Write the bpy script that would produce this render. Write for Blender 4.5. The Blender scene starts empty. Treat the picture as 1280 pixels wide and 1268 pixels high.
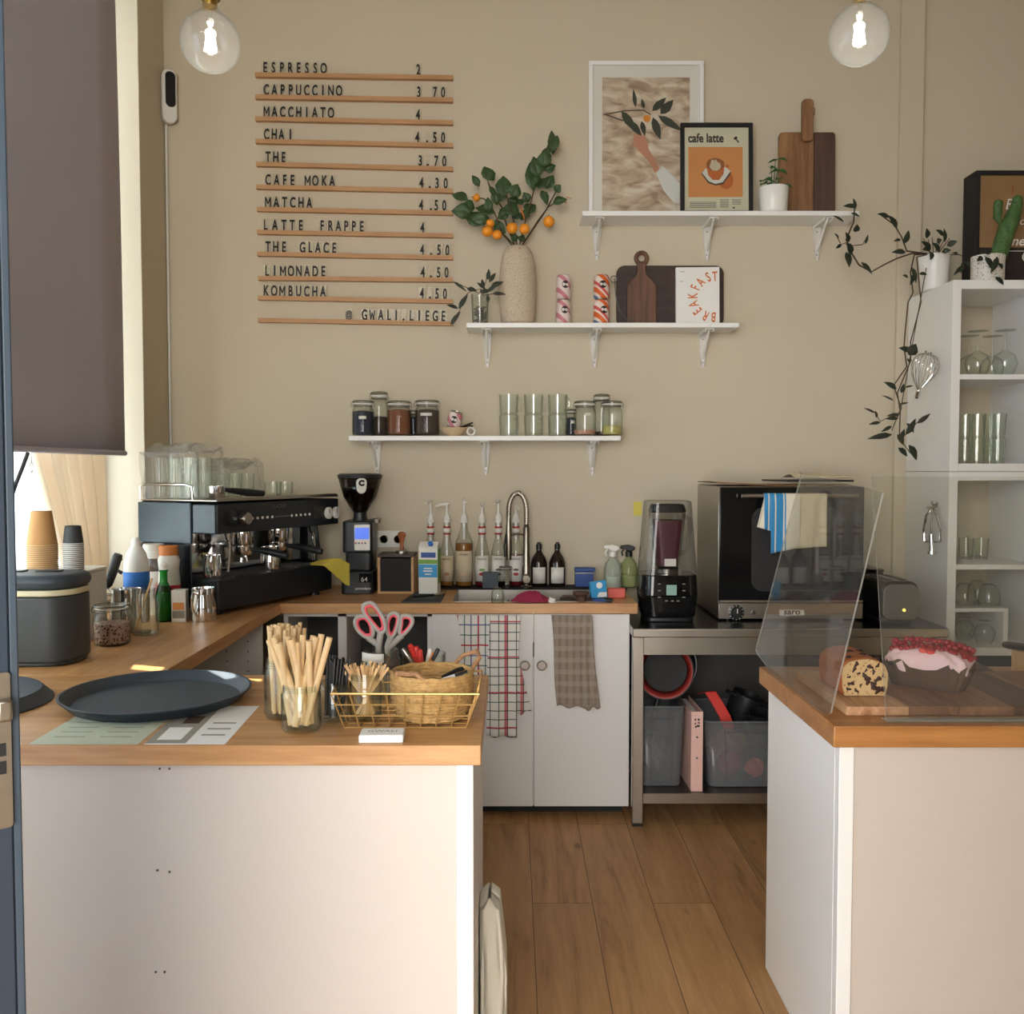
import bpy, math, random
from mathutils import Matrix, Vector
random.seed(7)
PI = math.pi
S = bpy.context.scene
COL = S.collection
# ------------------------------------------------------------------ camera, light, exposure
F, H = 1150.0, 1.49                       # focal length in pixels of the 1280 wide frame, eye height
TH = math.atan(48 / F)                    # the camera looks down a little
cd = bpy.data.cameras.new('camera'); cam = bpy.data.objects.new('camera', cd); COL.objects.link(cam)
cd.sensor_width = 36; cd.sensor_fit = 'HORIZONTAL'; cd.lens = F / 1280 * 36
cd.clip_start = 0.02; cd.clip_end = 100
cam.location = (0, 0, H); cam.rotation_euler = (PI / 2 - TH, 0, 0)
S.camera = cam
w = bpy.data.worlds.new('daylight'); S.world = w; w.use_nodes = True
w.node_tree.nodes['Background'].inputs['Color'].default_value = (0.86, 0.93, 1.0, 1)
w.node_tree.nodes['Background'].inputs['Strength'].default_value = 1.3
def area(name, loc, rot, sx, sy, power, col):
    l = bpy.data.lights.new(name, 'AREA'); l.shape = 'RECTANGLE'; l.size = sx; l.size_y = sy
    l.energy = power; l.color = col
    o = bpy.data.objects.new(name, l); COL.objects.link(o); o.location = loc; o.rotation_euler = rot
    return o
area('shopfront_daylight', (-1.6, -5.4, 2.1), (PI / 2, 0, -0.14), 6.5, 4.2, 960, (1.0, 0.96, 0.905))
area('window_daylight', (-2.45, 2.5, 1.2), (0, -PI / 2, 0), 1.3, 2.6, 150, (0.9, 0.96, 1.0))
area('side_fill_light', (-2.6, 0.4, 1.5), (0, -PI / 2, 0), 2.4, 1.6, 210, (0.86, 0.94, 1.0))  # added fill outside the unseen side window, for the island's left face
sl = bpy.data.lights.new('sun', 'SUN'); sl.energy = 34.0; sl.angle = 0.004; sl.color = (1.0, 0.93, 0.8)
sun = bpy.data.objects.new('sun', sl); COL.objects.link(sun)
SUNV = Vector((1, 0.5, -1.118 * math.tan(math.radians(24)))).normalized()
sun.rotation_euler = SUNV.to_track_quat('-Z', 'Y').to_euler(); sun.location = (-4, 0, 4)
S.view_settings.view_transform = 'Standard'; S.view_settings.look = 'None'
S.view_settings.exposure = -0.02; S.view_settings.gamma = 1.0; S.view_settings.use_curve_mapping = False
S.cycles.transparent_max_bounces = 32; S.cycles.max_bounces = 10
S.cycles.caustics_reflective = False; S.cycles.caustics_refractive = False
S.cycles.sample_clamp_indirect = 6.0

# ------------------------------------------------------------------ pixel -> place
def ray(u, v):
    a = (u - 640) / F; b = -(v - 634) / F
    return a, math.cos(TH) + math.sin(TH) * b, -math.sin(TH) + math.cos(TH) * b
def at(u, v, Y):
    a, y, z = ray(u, v); t = Y / y
    return Vector((a * t, Y, H + z * t))
def onz(u, v, zz):
    a, y, z = ray(u, v); t = (zz - H) / z
    return Vector((a * t, y * t, zz))
def atx(u, v, X):
    a, y, z = ray(u, v); t = X / a
    return Vector((X, y * t, H + z * t))

# ------------------------------------------------------------------ materials
def lin(c):
    return tuple((x / 12.92 if x <= 0.04045 else ((x + 0.055) / 1.055) ** 2.4) for x in [v / 255 for v in c[:3]]) + (1,)
MATS = {}
def newmat(name):
    m = bpy.data.materials.new(name); m.use_nodes = True
    nt = m.node_tree; b = nt.nodes['Principled BSDF']
    MATS[name] = m
    return m, nt, b
def N(nt, typ, **kw):
    n = nt.nodes.new(typ)
    for k, v in kw.items():
        if k.startswith('i_'):
            n.inputs[k[2:].replace('_', ' ')].default_value = v
        else:
            setattr(n, k, v)
    return n
def mat(name, col, rough=0.5, metal=0.0, var=0.06, scale=6.0, bump=0.0, bscale=60.0, spec=0.5, emit=None, es=1.0, coat=0.0, stretch=(1, 1, 1), sss=0.0):
    m, nt, b = newmat(name)
    b.inputs['Roughness'].default_value = rough; b.inputs['Metallic'].default_value = metal
    b.inputs['Specular IOR Level'].default_value = spec
    b.inputs['Coat Weight'].default_value = coat
    tc = N(nt, 'ShaderNodeTexCoord'); mp = N(nt, 'ShaderNodeMapping'); mp.inputs['Scale'].default_value = stretch
    nt.links.new(tc.outputs['Object'], mp.inputs['Vector'])
    nz = N(nt, 'ShaderNodeTexNoise'); nz.inputs['Scale'].default_value = scale; nz.inputs['Detail'].default_value = 4
    nt.links.new(mp.outputs['Vector'], nz.inputs['Vector'])
    c = lin(col)
    mx = N(nt, 'ShaderNodeMix', data_type='RGBA')
    mx.inputs[6].default_value = tuple(max(0, x * (1 - var * 2)) for x in c[:3]) + (1,)
    mx.inputs[7].default_value = tuple(min(1, x * (1 + var * 2)) for x in c[:3]) + (1,)
    nt.links.new(nz.outputs['Fac'], mx.inputs[0]); nt.links.new(mx.outputs[2], b.inputs['Base Color'])
    if bump:
        n2 = N(nt, 'ShaderNodeTexNoise'); n2.inputs['Scale'].default_value = bscale; n2.inputs['Detail'].default_value = 5
        nt.links.new(mp.outputs['Vector'], n2.inputs['Vector'])
        bp = N(nt, 'ShaderNodeBump'); bp.inputs['Strength'].default_value = bump; bp.inputs['Distance'].default_value = 0.01
        nt.links.new(n2.outputs['Fac'], bp.inputs['Height']); nt.links.new(bp.outputs['Normal'], b.inputs['Normal'])
    if emit:
        b.inputs['Emission Color'].default_value = lin(emit); b.inputs['Emission Strength'].default_value = es
    if sss:
        b.inputs['Subsurface Weight'].default_value = sss
    return m
def wood(name, dark, light, axis='x', rough=0.4, fine=1.0, bands=0.0, coat=0.0, knots=0.0):
    m, nt, b = newmat(name)
    b.inputs['Roughness'].default_value = rough; b.inputs['Coat Weight'].default_value = coat; b.inputs['Coat Roughness'].default_value = 0.25
    tc = N(nt, 'ShaderNodeTexCoord'); mp = N(nt, 'ShaderNodeMapping')
    st = {'x': (1.2, 14, 14), 'y': (14, 1.2, 14), 'z': (14, 14, 1.2)}[axis]
    mp.inputs['Scale'].default_value = tuple(s * fine for s in st)
    nt.links.new(tc.outputs['Object'], mp.inputs['Vector'])
    a = N(nt, 'ShaderNodeTexNoise'); a.inputs['Scale'].default_value = 1.0; a.inputs['Detail'].default_value = 6; a.inputs['Distortion'].default_value = 1.2
    f = N(nt, 'ShaderNodeTexNoise'); f.inputs['Scale'].default_value = 7.0; f.inputs['Detail'].default_value = 5
    nt.links.new(mp.outputs['Vector'], a.inputs['Vector']); nt.links.new(mp.outputs['Vector'], f.inputs['Vector'])
    ad = N(nt, 'ShaderNodeMath', operation='MULTIPLY_ADD'); ad.inputs[1].default_value = 0.45
    nt.links.new(f.outputs['Fac'], ad.inputs[0]); nt.links.new(a.outputs['Fac'], ad.inputs[2])
    rp = N(nt, 'ShaderNodeValToRGB')
    rp.color_ramp.elements[0].position = 0.5; rp.color_ramp.elements[0].color = lin(dark)
    rp.color_ramp.elements[1].position = 0.92; rp.color_ramp.elements[1].color = lin(light)
    nt.links.new(ad.outputs[0], rp.inputs['Fac'])
    out = rp.outputs['Color']
    if bands:
        # staves glued side by side
        mp2 = N(nt, 'ShaderNodeMapping'); s2 = 1 / bands
        mp2.inputs['Scale'].default_value = {'x': (0.01, s2, 0.01), 'y': (s2, 0.01, 0.01), 'z': (s2, 0.01, 0.01)}[axis]
        nt.links.new(tc.outputs['Object'], mp2.inputs['Vector'])
        fl = N(nt, 'ShaderNodeVectorMath', operation='FLOOR'); nt.links.new(mp2.outputs['Vector'], fl.inputs[0])
        wn = N(nt, 'ShaderNodeTexWhiteNoise'); nt.links.new(fl.outputs[0], wn.inputs['Vector'])
        mr = N(nt, 'ShaderNodeMapRange'); mr.inputs['To Min'].default_value = 0.55; mr.inputs['To Max'].default_value = 1.25
        nt.links.new(wn.outputs['Value'], mr.inputs['Value'])
        mm = N(nt, 'ShaderNodeMix', data_type='RGBA', blend_type='MULTIPLY'); mm.inputs[0].default_value = 1
        nt.links.new(out, mm.inputs[6]); nt.links.new(mr.outputs['Result'], mm.inputs[7]); out = mm.outputs[2]
    nt.links.new(out, b.inputs['Base Color'])
    bp = N(nt, 'ShaderNodeBump'); bp.inputs['Strength'].default_value = 0.06; bp.inputs['Distance'].default_value = 0.005
    nt.links.new(f.outputs['Fac'], bp.inputs['Height']); nt.links.new(bp.outputs['Normal'], b.inputs['Normal'])
    return m
def glass(name, tint=(252, 253, 252), edge=(196, 204, 200), refl=0.9, rough=0.03, veil=0.0, veilcol=(220, 220, 215)):
    """thin-walled clear glass: what lies behind shows through, edges darken, fresnel reflections"""
    m, nt, b = newmat(name); nt.nodes.remove(b)
    out = nt.nodes['Material Output']
    lw = N(nt, 'ShaderNodeLayerWeight'); lw.inputs['Blend'].default_value = 0.5
    pw = N(nt, 'ShaderNodeMath', operation='POWER'); pw.inputs[1].default_value = 3.0
    nt.links.new(lw.outputs['Facing'], pw.inputs[0])
    mc = N(nt, 'ShaderNodeMix', data_type='RGBA'); mc.inputs[6].default_value = lin(tint); mc.inputs[7].default_value = lin(edge)
    nt.links.new(pw.outputs[0], mc.inputs[0])
    tr = N(nt, 'ShaderNodeBsdfTransparent'); nt.links.new(mc.outputs[2], tr.inputs['Color'])
    gl = N(nt, 'ShaderNodeBsdfGlossy'); gl.inputs['Roughness'].default_value = rough
    fp = N(nt, 'ShaderNodeMath', operation='POWER'); fp.inputs[1].default_value = 4.0; nt.links.new(lw.outputs['Facing'], fp.inputs[0])
    ml = N(nt, 'ShaderNodeMath', operation='MULTIPLY_ADD', use_clamp=True); ml.inputs[1].default_value = 0.6 * refl; ml.inputs[2].default_value = 0.045 * refl; nt.links.new(fp.outputs[0], ml.inputs[0])
    ms = N(nt, 'ShaderNodeMixShader'); nt.links.new(ml.outputs[0], ms.inputs[0]); nt.links.new(tr.outputs[0], ms.inputs[1]); nt.links.new(gl.outputs[0], ms.inputs[2])
    last = ms
    if veil:
        df = N(nt, 'ShaderNodeBsdfDiffuse'); df.inputs['Color'].default_value = lin(veilcol)
        m2 = N(nt, 'ShaderNodeMixShader'); m2.inputs[0].default_value = veil
        nt.links.new(ms.outputs[0], m2.inputs[1]); nt.links.new(df.outputs[0], m2.inputs[2]); last = m2
    nt.links.new(last.outputs[0], out.inputs['Surface'])
    return m
def translucent(name, col, mix=0.5, alpha=0.0):
    m, nt, b = newmat(name); nt.nodes.remove(b); out = nt.nodes['Material Output']
    tc = N(nt, 'ShaderNodeTexCoord'); nz = N(nt, 'ShaderNodeTexNoise'); nz.inputs['Scale'].default_value = 9
    nt.links.new(tc.outputs['Object'], nz.inputs['Vector'])
    mx = N(nt, 'ShaderNodeMix', data_type='RGBA'); c = lin(col)
    mx.inputs[6].default_value = tuple(x * 0.92 for x in c[:3]) + (1,); mx.inputs[7].default_value = c
    nt.links.new(nz.outputs['Fac'], mx.inputs[0])
    d = N(nt, 'ShaderNodeBsdfDiffuse'); t = N(nt, 'ShaderNodeBsdfTranslucent')
    nt.links.new(mx.outputs[2], d.inputs['Color']); nt.links.new(mx.outputs[2], t.inputs['Color'])
    ms = N(nt, 'ShaderNodeMixShader'); ms.inputs[0].default_value = mix
    nt.links.new(d.outputs[0], ms.inputs[1]); nt.links.new(t.outputs[0], ms.inputs[2])
    nt.links.new(ms.outputs[0], out.inputs['Surface'])
    return m
def stripes(name, base, lines, axis_vec, rough=0.8, grid=False):
    """woven or printed stripes: lines = [(period, offset, width, colour, axis)] in object space"""
    m, nt, b = newmat(name); b.inputs['Roughness'].default_value = rough; b.inputs['Specular IOR Level'].default_value = 0.2
    tc = N(nt, 'ShaderNodeTexCoord'); sp = N(nt, 'ShaderNodeSeparateXYZ'); nt.links.new(tc.outputs[axis_vec], sp.inputs[0])
    cur = N(nt, 'ShaderNodeRGB'); cur.outputs[0].default_value = lin(base); out = cur.outputs[0]
    for (per, off, wid, col, ax, amt) in lines:
        a = N(nt, 'ShaderNodeMath', operation='ADD'); a.inputs[1].default_value = off + per * 100
        if isinstance(ax, str):
            nt.links.new(sp.outputs[ax], a.inputs[0])
        else:                                        # slanted stripe: dot product with a vector
            dp = N(nt, 'ShaderNodeVectorMath', operation='DOT_PRODUCT'); dp.inputs[1].default_value = ax
            nt.links.new(tc.outputs[axis_vec], dp.inputs[0]); nt.links.new(dp.outputs['Value'], a.inputs[0])
        md = N(nt, 'ShaderNodeMath', operation='MODULO'); md.inputs[1].default_value = per; nt.links.new(a.outputs[0], md.inputs[0])
        lt = N(nt, 'ShaderNodeMath', operation='LESS_THAN'); lt.inputs[1].default_value = wid; nt.links.new(md.outputs[0], lt.inputs[0])
        am = N(nt, 'ShaderNodeMath', operation='MULTIPLY'); am.inputs[1].default_value = amt; nt.links.new(lt.outputs[0], am.inputs[0])
        mx = N(nt, 'ShaderNodeMix', data_type='RGBA'); mx.inputs[7].default_value = lin(col)
        nt.links.new(am.outputs[0], mx.inputs[0]); nt.links.new(out, mx.inputs[6]); out = mx.outputs[2]
    nt.links.new(out, b.inputs['Base Color'])
    nz = N(nt, 'ShaderNodeTexNoise'); nz.inputs['Scale'].default_value = 350
    nt.links.new(tc.outputs['Object'], nz.inputs['Vector'])
    bp = N(nt, 'ShaderNodeBump'); bp.inputs['Strength'].default_value = 0.15; bp.inputs['Distance'].default_value = 0.003
    nt.links.new(nz.outputs['Fac'], bp.inputs['Height']); nt.links.new(bp.outputs['Normal'], b.inputs['Normal'])
    return m
def speckle(name, base, spots, scale=60, thr=0.42, rough=0.6, bump=0.3):
    m, nt, b = newmat(name); b.inputs['Roughness'].default_value = rough
    tc = N(nt, 'ShaderNodeTexCoord'); vo = N(nt, 'ShaderNodeTexVoronoi'); vo.inputs['Scale'].default_value = scale
    nt.links.new(tc.outputs['Object'], vo.inputs['Vector'])
    rp = N(nt, 'ShaderNodeValToRGB'); rp.color_ramp.elements[0].position = thr - 0.08; rp.color_ramp.elements[0].color = lin(spots)
    rp.color_ramp.elements[1].position = thr + 0.08; rp.color_ramp.elements[1].color = lin(base)
    nt.links.new(vo.outputs['Distance'], rp.inputs['Fac']); nt.links.new(rp.outputs['Color'], b.inputs['Base Color'])
    bp = N(nt, 'ShaderNodeBump'); bp.inputs['Strength'].default_value = bump; bp.inputs['Distance'].default_value = 0.004
    nt.links.new(vo.outputs['Distance'], bp.inputs['Height']); nt.links.new(bp.outputs['Normal'], b.inputs['Normal'])
    return m
def floor_mat():
    m, nt, b = newmat('oak_floor'); b.inputs['Roughness'].default_value = 0.5
    tc = N(nt, 'ShaderNodeTexCoord'); sp = N(nt, 'ShaderNodeSeparateXYZ'); nt.links.new(tc.outputs['Object'], sp.inputs[0])
    sx = N(nt, 'ShaderNodeMath', operation='ADD'); sx.inputs[1].default_value = 20 * 0.206 - 0.07; nt.links.new(sp.outputs['X'], sx.inputs[0])
    cb = N(nt, 'ShaderNodeCombineXYZ'); nt.links.new(sp.outputs['Y'], cb.inputs['X']); nt.links.new(sx.outputs[0], cb.inputs['Y'])
    br = N(nt, 'ShaderNodeTexBrick'); br.offset = 0.37; br.inputs['Scale'].default_value = 1
    br.inputs['Brick Width'].default_value = 1.9; br.inputs['Row Height'].default_value = 0.206
    br.inputs['Mortar Size'].default_value = 0.0016; br.inputs['Mortar Smooth'].default_value = 0.3; br.inputs['Bias'].default_value = 0
    br.inputs['Color1'].default_value = (0.25, 0.25, 0.25, 1); br.inputs['Color2'].default_value = (0.75, 0.75, 0.75, 1); br.inputs['Mortar'].default_value = (0, 0, 0, 1)
    nt.links.new(cb.outputs[0], br.inputs['Vector'])
    # shift the grain per board
    mu = N(nt, 'ShaderNodeVectorMath', operation='MULTIPLY_ADD'); mu.inputs[1].default_value = (9, 9, 9)
    mp = N(nt, 'ShaderNodeMapping'); mp.inputs['Scale'].default_value = (13, 1.1, 1)
    nt.links.new(tc.outputs['Object'], mp.inputs['Vector'])
    nt.links.new(br.outputs['Color'], mu.inputs[0]); nt.links.new(mp.outputs['Vector'], mu.inputs[2])
    a = N(nt, 'ShaderNodeTexNoise'); a.inputs['Scale'].default_value = 0.9; a.inputs['Detail'].default_value = 7; a.inputs['Distortion'].default_value = 1.5
    nt.links.new(mu.outputs[0], a.inputs['Vector'])
    f = N(nt, 'ShaderNodeTexNoise'); f.inputs['Scale'].default_value = 8; f.inputs['Detail'].default_value = 4
    nt.links.new(mu.outputs[0], f.inputs['Vector'])
    ad = N(nt, 'ShaderNodeMath', operation='MULTIPLY_ADD'); ad.inputs[1].default_value = 0.4
    nt.links.new(f.outputs['Fac'], ad.inputs[0]); nt.links.new(a.outputs['Fac'], ad.inputs[2])
    rp = N(nt, 'ShaderNodeValToRGB'); e = rp.color_ramp.elements
    e[0].position = 0.42; e[0].color = lin((140, 102, 66)); e[1].position = 0.95; e[1].color = lin((198, 154, 106))
    x = e.new(0.62); x.color = lin((176, 132, 86))
    nt.links.new(ad.outputs[0], rp.inputs['Fac'])
    # per board tone
    mm = N(nt, 'ShaderNodeMix', data_type='RGBA', blend_type='MULTIPLY'); mm.inputs[0].default_value = 1
    mr = N(nt, 'ShaderNodeMapRange'); mr.inputs['To Min'].default_value = 0.82; mr.inputs['To Max'].default_value = 1.1
    bw = N(nt, 'ShaderNodeSeparateColor'); nt.links.new(br.outputs['Color'], bw.inputs[0]); nt.links.new(bw.outputs[0], mr.inputs['Value'])
    nt.links.new(rp.outputs['Color'], mm.inputs[6]); nt.links.new(mr.outputs['Result'], mm.inputs[7])
    # knots
    mk = N(nt, 'ShaderNodeMapping'); mk.inputs['Scale'].default_value = (5.2, 2.6, 1); nt.links.new(tc.outputs['Object'], mk.inputs['Vector'])
    vo = N(nt, 'ShaderNodeTexVoronoi'); vo.inputs['Scale'].default_value = 1; nt.links.new(mk.outputs[0], vo.inputs['Vector'])
    kr = N(nt, 'ShaderNodeMapRange'); kr.inputs['From Min'].default_value = 0.03; kr.inputs['From Max'].default_value = 0.10; kr.inputs['To Min'].default_value = 0.5
    nt.links.new(vo.outputs['Distance'], kr.inputs['Value'])
    m3 = N(nt, 'ShaderNodeMix', data_type='RGBA', blend_type='MULTIPLY'); m3.inputs[0].default_value = 1
    nt.links.new(mm.outputs[2], m3.inputs[6]); nt.links.new(kr.outputs['Result'], m3.inputs[7])
    m2 = N(nt, 'ShaderNodeMix', data_type='RGBA'); m2.inputs[7].default_value = lin((92, 66, 43))
    nt.links.new(br.outputs['Fac'], m2.inputs[0]); nt.links.new(m3.outputs[2], m2.inputs[6])
    nt.links.new(m2.outputs[2], b.inputs['Base Color'])
    bp = N(nt, 'ShaderNodeBump'); bp.inputs['Strength'].default_value = 0.08; bp.inputs['Distance'].default_value = 0.004
    nt.links.new(ad.outputs[0], bp.inputs['Height']); nt.links.new(bp.outputs['Normal'], b.inputs['Normal'])
    return m

# ------------------------------------------------------------------ mesh builder
class MB:
    def __init__(s):
        s.v = []; s.f = []; s.mi = []; s.cur = 0
    def add(s, vs, fs):
        b = len(s.v); s.v += [tuple(x) for x in vs]
        for f in fs:
            s.f.append(tuple(i + b for i in f)); s.mi.append(s.cur)
        return s
    def bx(s, x0, x1, y0, y1, z0, z1, M=None):
        vs = [Vector((x, y, z)) for z in (z0, z1) for y in (y0, y1) for x in (x0, x1)]
        if M is not None: vs = [M @ v for v in vs]
        return s.add(vs, [(0, 2, 3, 1), (4, 5, 7, 6), (0, 1, 5, 4), (2, 6, 7, 3), (0, 4, 6, 2), (1, 3, 7, 5)])
    def cyl(s, p0, p1, r0, r1=None, n=16, cap=True):
        return s.tube([p0, p1], [r0, r0 if r1 is None else r1], n, cap=cap)
    def tube(s, pts, r, n=8, closed=False, cap=True):
        pts = [Vector(p) for p in pts]; k = len(pts)
        rs = r if isinstance(r, (list, tuple)) else [r] * k
        vs = []; prev = None
        for i in range(k):
            if closed: d = pts[(i + 1) % k] - pts[i - 1]
            else: d = pts[min(i + 1, k - 1)] - pts[max(i - 1, 0)]
            if d.length < 1e-9: d = Vector((0, 0, 1))
            d.normalize()
            if prev is None:
                a = d.orthogonal().normalized()
            else:
                a = prev - d * prev.dot(d)
                a = a.normalized() if a.length > 1e-6 else d.orthogonal().normalized()
            prev = a; b2 = d.cross(a)
            for j in range(n):
                t = 2 * PI * j / n
                vs.append(pts[i] + (a * math.cos(t) + b2 * math.sin(t)) * rs[i])
        fs = []
        for i in range(k if closed else k - 1):
            i2 = (i + 1) % k
            for j in range(n):
                fs.append((i * n + j, i * n + (j + 1) % n, i2 * n + (j + 1) % n, i2 * n + j))
        if cap and not closed:
            fs.append(tuple(reversed(range(n)))); fs.append(tuple(range((k - 1) * n, k * n)))
        return s.add(vs, fs)
    def lathe(s, prof, n=28, o=(0, 0, 0), wav=None):
        ox, oy, oz = o; vs = []; fs = []; rings = []
        for (r, z) in prof:
            if r <= 1e-6:
                rings.append([len(vs)]); vs.append((ox, oy, oz + z))
            else:
                ring = []
                for j in range(n):
                    t = 2 * PI * j / n
                    rr = r * (1 + (wav(t, z) if wav else 0))
                    ring.append(len(vs)); vs.append((ox + rr * math.cos(t), oy + rr * math.sin(t), oz + z))
                rings.append(ring)
        for a, b in zip(rings, rings[1:]):
            for j in range(n):
                k = (j + 1) % n
                if len(a) == 1 and len(b) == 1: continue
                if len(a) == 1: fs.append((a[0], b[k], b[j]))
                elif len(b) == 1: fs.append((a[j], a[k], b[0]))
                else: fs.append((a[j], a[k], b[k], b[j]))
        return s.add(vs, fs)
    def sph(s, c, r, sc=(1, 1, 1), n=14, m=8):
        prof = [(0 if i in (0, m) else r * math.sin(PI * i / m), -r * math.cos(PI * i / m)) for i in range(m + 1)]
        t = MB().lathe(prof, n)
        return s.add([(c[0] + x * sc[0], c[1] + y * sc[1], c[2] + z * sc[2]) for x, y, z in t.v], t.f)
    def ext(s, poly, h, M=None):
        """polygon in local xy extruded 0..h along local z"""
        n = len(poly); M = M or Matrix.Identity(4)
        vs = [M @ Vector((x, y, 0)) for x, y in poly] + [M @ Vector((x, y, h)) for x, y in poly]
        fs = [tuple(reversed(range(n))), tuple(range(n, 2 * n))] + [(i, (i + 1) % n, n + (i + 1) % n, n + i) for i in range(n)]
        return s.add(vs, fs)
    def grid(s, fn, nu, nv):
        vs = [fn(i / nu, j / nv) for j in range(nv + 1) for i in range(nu + 1)]
        fs = [(j * (nu + 1) + i, j * (nu + 1) + i + 1, (j + 1) * (nu + 1) + i + 1, (j + 1) * (nu + 1) + i) for j in range(nv) for i in range(nu)]
        return s.add(vs, fs)
    def leaf(s, base, tip, width, up=(0, 0, 1), curl=0.15, n=4):
        b, t = Vector(base), Vector(tip); d = t - b; L = d.length
        if L < 1e-6: return s
        dn = d / L; u = Vector(up); side = dn.cross(u)
        side = side.normalized() if side.length > 1e-4 else dn.orthogonal().normalized()
        nn = side.cross(dn).normalized()
        vs = []
        for i in range(n + 1):
            q = i / n; wd = width * 0.5 * (math.sin(PI * min(1, q ** 0.8 * 0.97 + 0.03)) + 0.02)
            c = b + dn * (L * q) - nn * (curl * L * q * q) + nn * (curl * L * 0.5 * q)
            vs += [c - side * wd + nn * (wd * 0.35), c, c + side * wd + nn * (wd * 0.35)]
        fs = []
        for i in range(n):
            a = i * 3
            fs += [(a, a + 1, a + 4, a + 3), (a + 1, a + 2, a + 5, a + 4)]
        return s.add(vs, fs)
    def xf(s, M):
        s.v = [tuple(M @ Vector(x)) for x in s.v]; return s
    def obj(s, name, mats, parent=None, loc=None, rot=None, bevel=0, seg=2, solid=0, sub=0, smooth=True, ang=35):
        me = bpy.data.meshes.new(name); me.from_pydata(s.v, [], s.f)
        if not isinstance(mats, (list, tuple)): mats = [mats]
        for m in mats: me.materials.append(MATS[m] if isinstance(m, str) else m)
        if len(mats) > 1: me.polygons.foreach_set('material_index', s.mi)
        if smooth:
            me.polygons.foreach_set('use_smooth', [True] * len(me.polygons)); me.set_sharp_from_angle(angle=math.radians(ang))
        me.update()
        o = bpy.data.objects.new(name, me); COL.objects.link(o)
        if parent is not None: o.parent = parent
        if loc is not None: o.location = loc
        if rot is not None: o.rotation_euler = rot
        if bevel:
            b = o.modifiers.new('b', 'BEVEL'); b.width = bevel; b.segments = seg; b.limit_method = 'ANGLE'; b.angle_limit = math.radians(40)
        if solid:
            b = o.modifiers.new('s', 'SOLIDIFY'); b.thickness = solid; b.offset = 0
        if sub:
            b = o.modifiers.new('d', 'SUBSURF'); b.levels = sub; b.render_levels = sub
        return o
def thing(name, label, cat, loc=(0, 0, 0), rz=0, group=None):
    o = bpy.data.objects.new(name, None); COL.objects.link(o); o.location = loc
    o.rotation_euler = rz if isinstance(rz, (tuple, list)) else (0, 0, rz)
    o.empty_display_size = 0.02
    return tag(o, label, cat, group)
def tag(o, label, cat, group=None, kind=None):
    o['label'] = label; o['category'] = cat
    if group: o['group'] = group
    if kind: o['kind'] = kind
    return o
def struct(o):
    o['kind'] = 'structure'; return o
def dup(root, loc, rz=None, label=None, group=None):
    kids = {}
    for x in bpy.data.objects:
        if x.parent is not None: kids.setdefault(x.parent.name, []).append(x)
    def cp(o, p):
        c = o.copy(); COL.objects.link(c)
        if p is not None: c.parent = p
        for k in kids.get(o.name, []): cp(k, c)
        return c
    r = cp(root, None); r.location = loc
    if rz is not None: r.rotation_euler = rz if isinstance(rz, (tuple, list)) else (0, 0, rz)
    if label: r['label'] = label
    if group: r['group'] = group
    return r
_gl = {}
def stroke_mesh(c):
    # plain condensed M and W drawn from straight strokes, 0.0469 tall like the other letters
    key = ('stroke', c)
    if key not in _gl:
        h, wd, st = 0.0466, 0.0285, 0.0056
        b = MB()
        def quad(x0, z0, x1, z1, k):
            b.ext([(x0 - k / 2, z0), (x0 + k / 2, z0), (x1 + k / 2, z1), (x1 - k / 2, z1)], 0.0006)
        L, R = -wd / 2 + st / 2, wd / 2 - st / 2
        if c == 'M':
            quad(L, 0, L, h, st); quad(R, 0, R, h, st); quad(0, h * 0.32, L, h, st); quad(0, h * 0.32, R, h, st)
        else:
            quad(L * 0.6, 0, L, h, st * 0.9); quad(R * 0.6, 0, R, h, st * 0.9); quad(L * 0.6, 0, 0, h * 0.75, st * 0.8); quad(R * 0.6, 0, 0, h * 0.75, st * 0.8)
        me = bpy.data.meshes.new('stroke_letter'); me.from_pydata(b.v, [], b.f); _gl[key] = me
    return _gl[key]
def text_mesh(s, size, sx=1.0, bold=0.0, ext=0.0008, align='CENTER', shear=0.0):
    key = (s, size, sx, bold, ext, align, shear)
    if key not in _gl:
        cu = bpy.data.curves.new('lettering', 'FONT'); cu.body = s; cu.size = size; cu.extrude = ext; cu.offset = bold; cu.shear = shear
        cu.align_x = align; cu.resolution_u = 3
        o = bpy.data.objects.new('tmp', cu); COL.objects.link(o)
        bpy.context.view_layer.update()
        me = bpy.data.meshes.new_from_object(o.evaluated_get(bpy.context.evaluated_depsgraph_get()))
        bpy.data.objects.remove(o)
        for v in me.vertices: v.co.x *= sx
        _gl[key] = me
    return _gl[key]
def text(name, s, size, m, parent, loc, rot=(PI / 2, 0, 0), **kw):
    me = text_mesh(s, size, **kw).copy(); me.materials.clear(); me.materials.append(MATS[m])
    o = bpy.data.objects.new(name, me); COL.objects.link(o); o.parent = parent; o.location = loc; o.rotation_euler = rot
    return o
def rrect(w_, h_, r, n=5, cx=0, cy=0):
    p = []
    for (sx, sy, a0) in ((1, 1, 0), (-1, 1, 90), (-1, -1, 180), (1, -1, 270)):
        for i in range(n + 1):
            a = math.radians(a0 + 90 * i / n)
            p.append((cx + sx * (w_ / 2 - r) + r * math.cos(a), cy + sy * (h_ / 2 - r) + r * math.sin(a)))
    return p
RX = Matrix.Rotation(PI / 2, 4, 'X')      # local xy -> world xz, extrusion towards -y
T = Matrix.Translation
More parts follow.
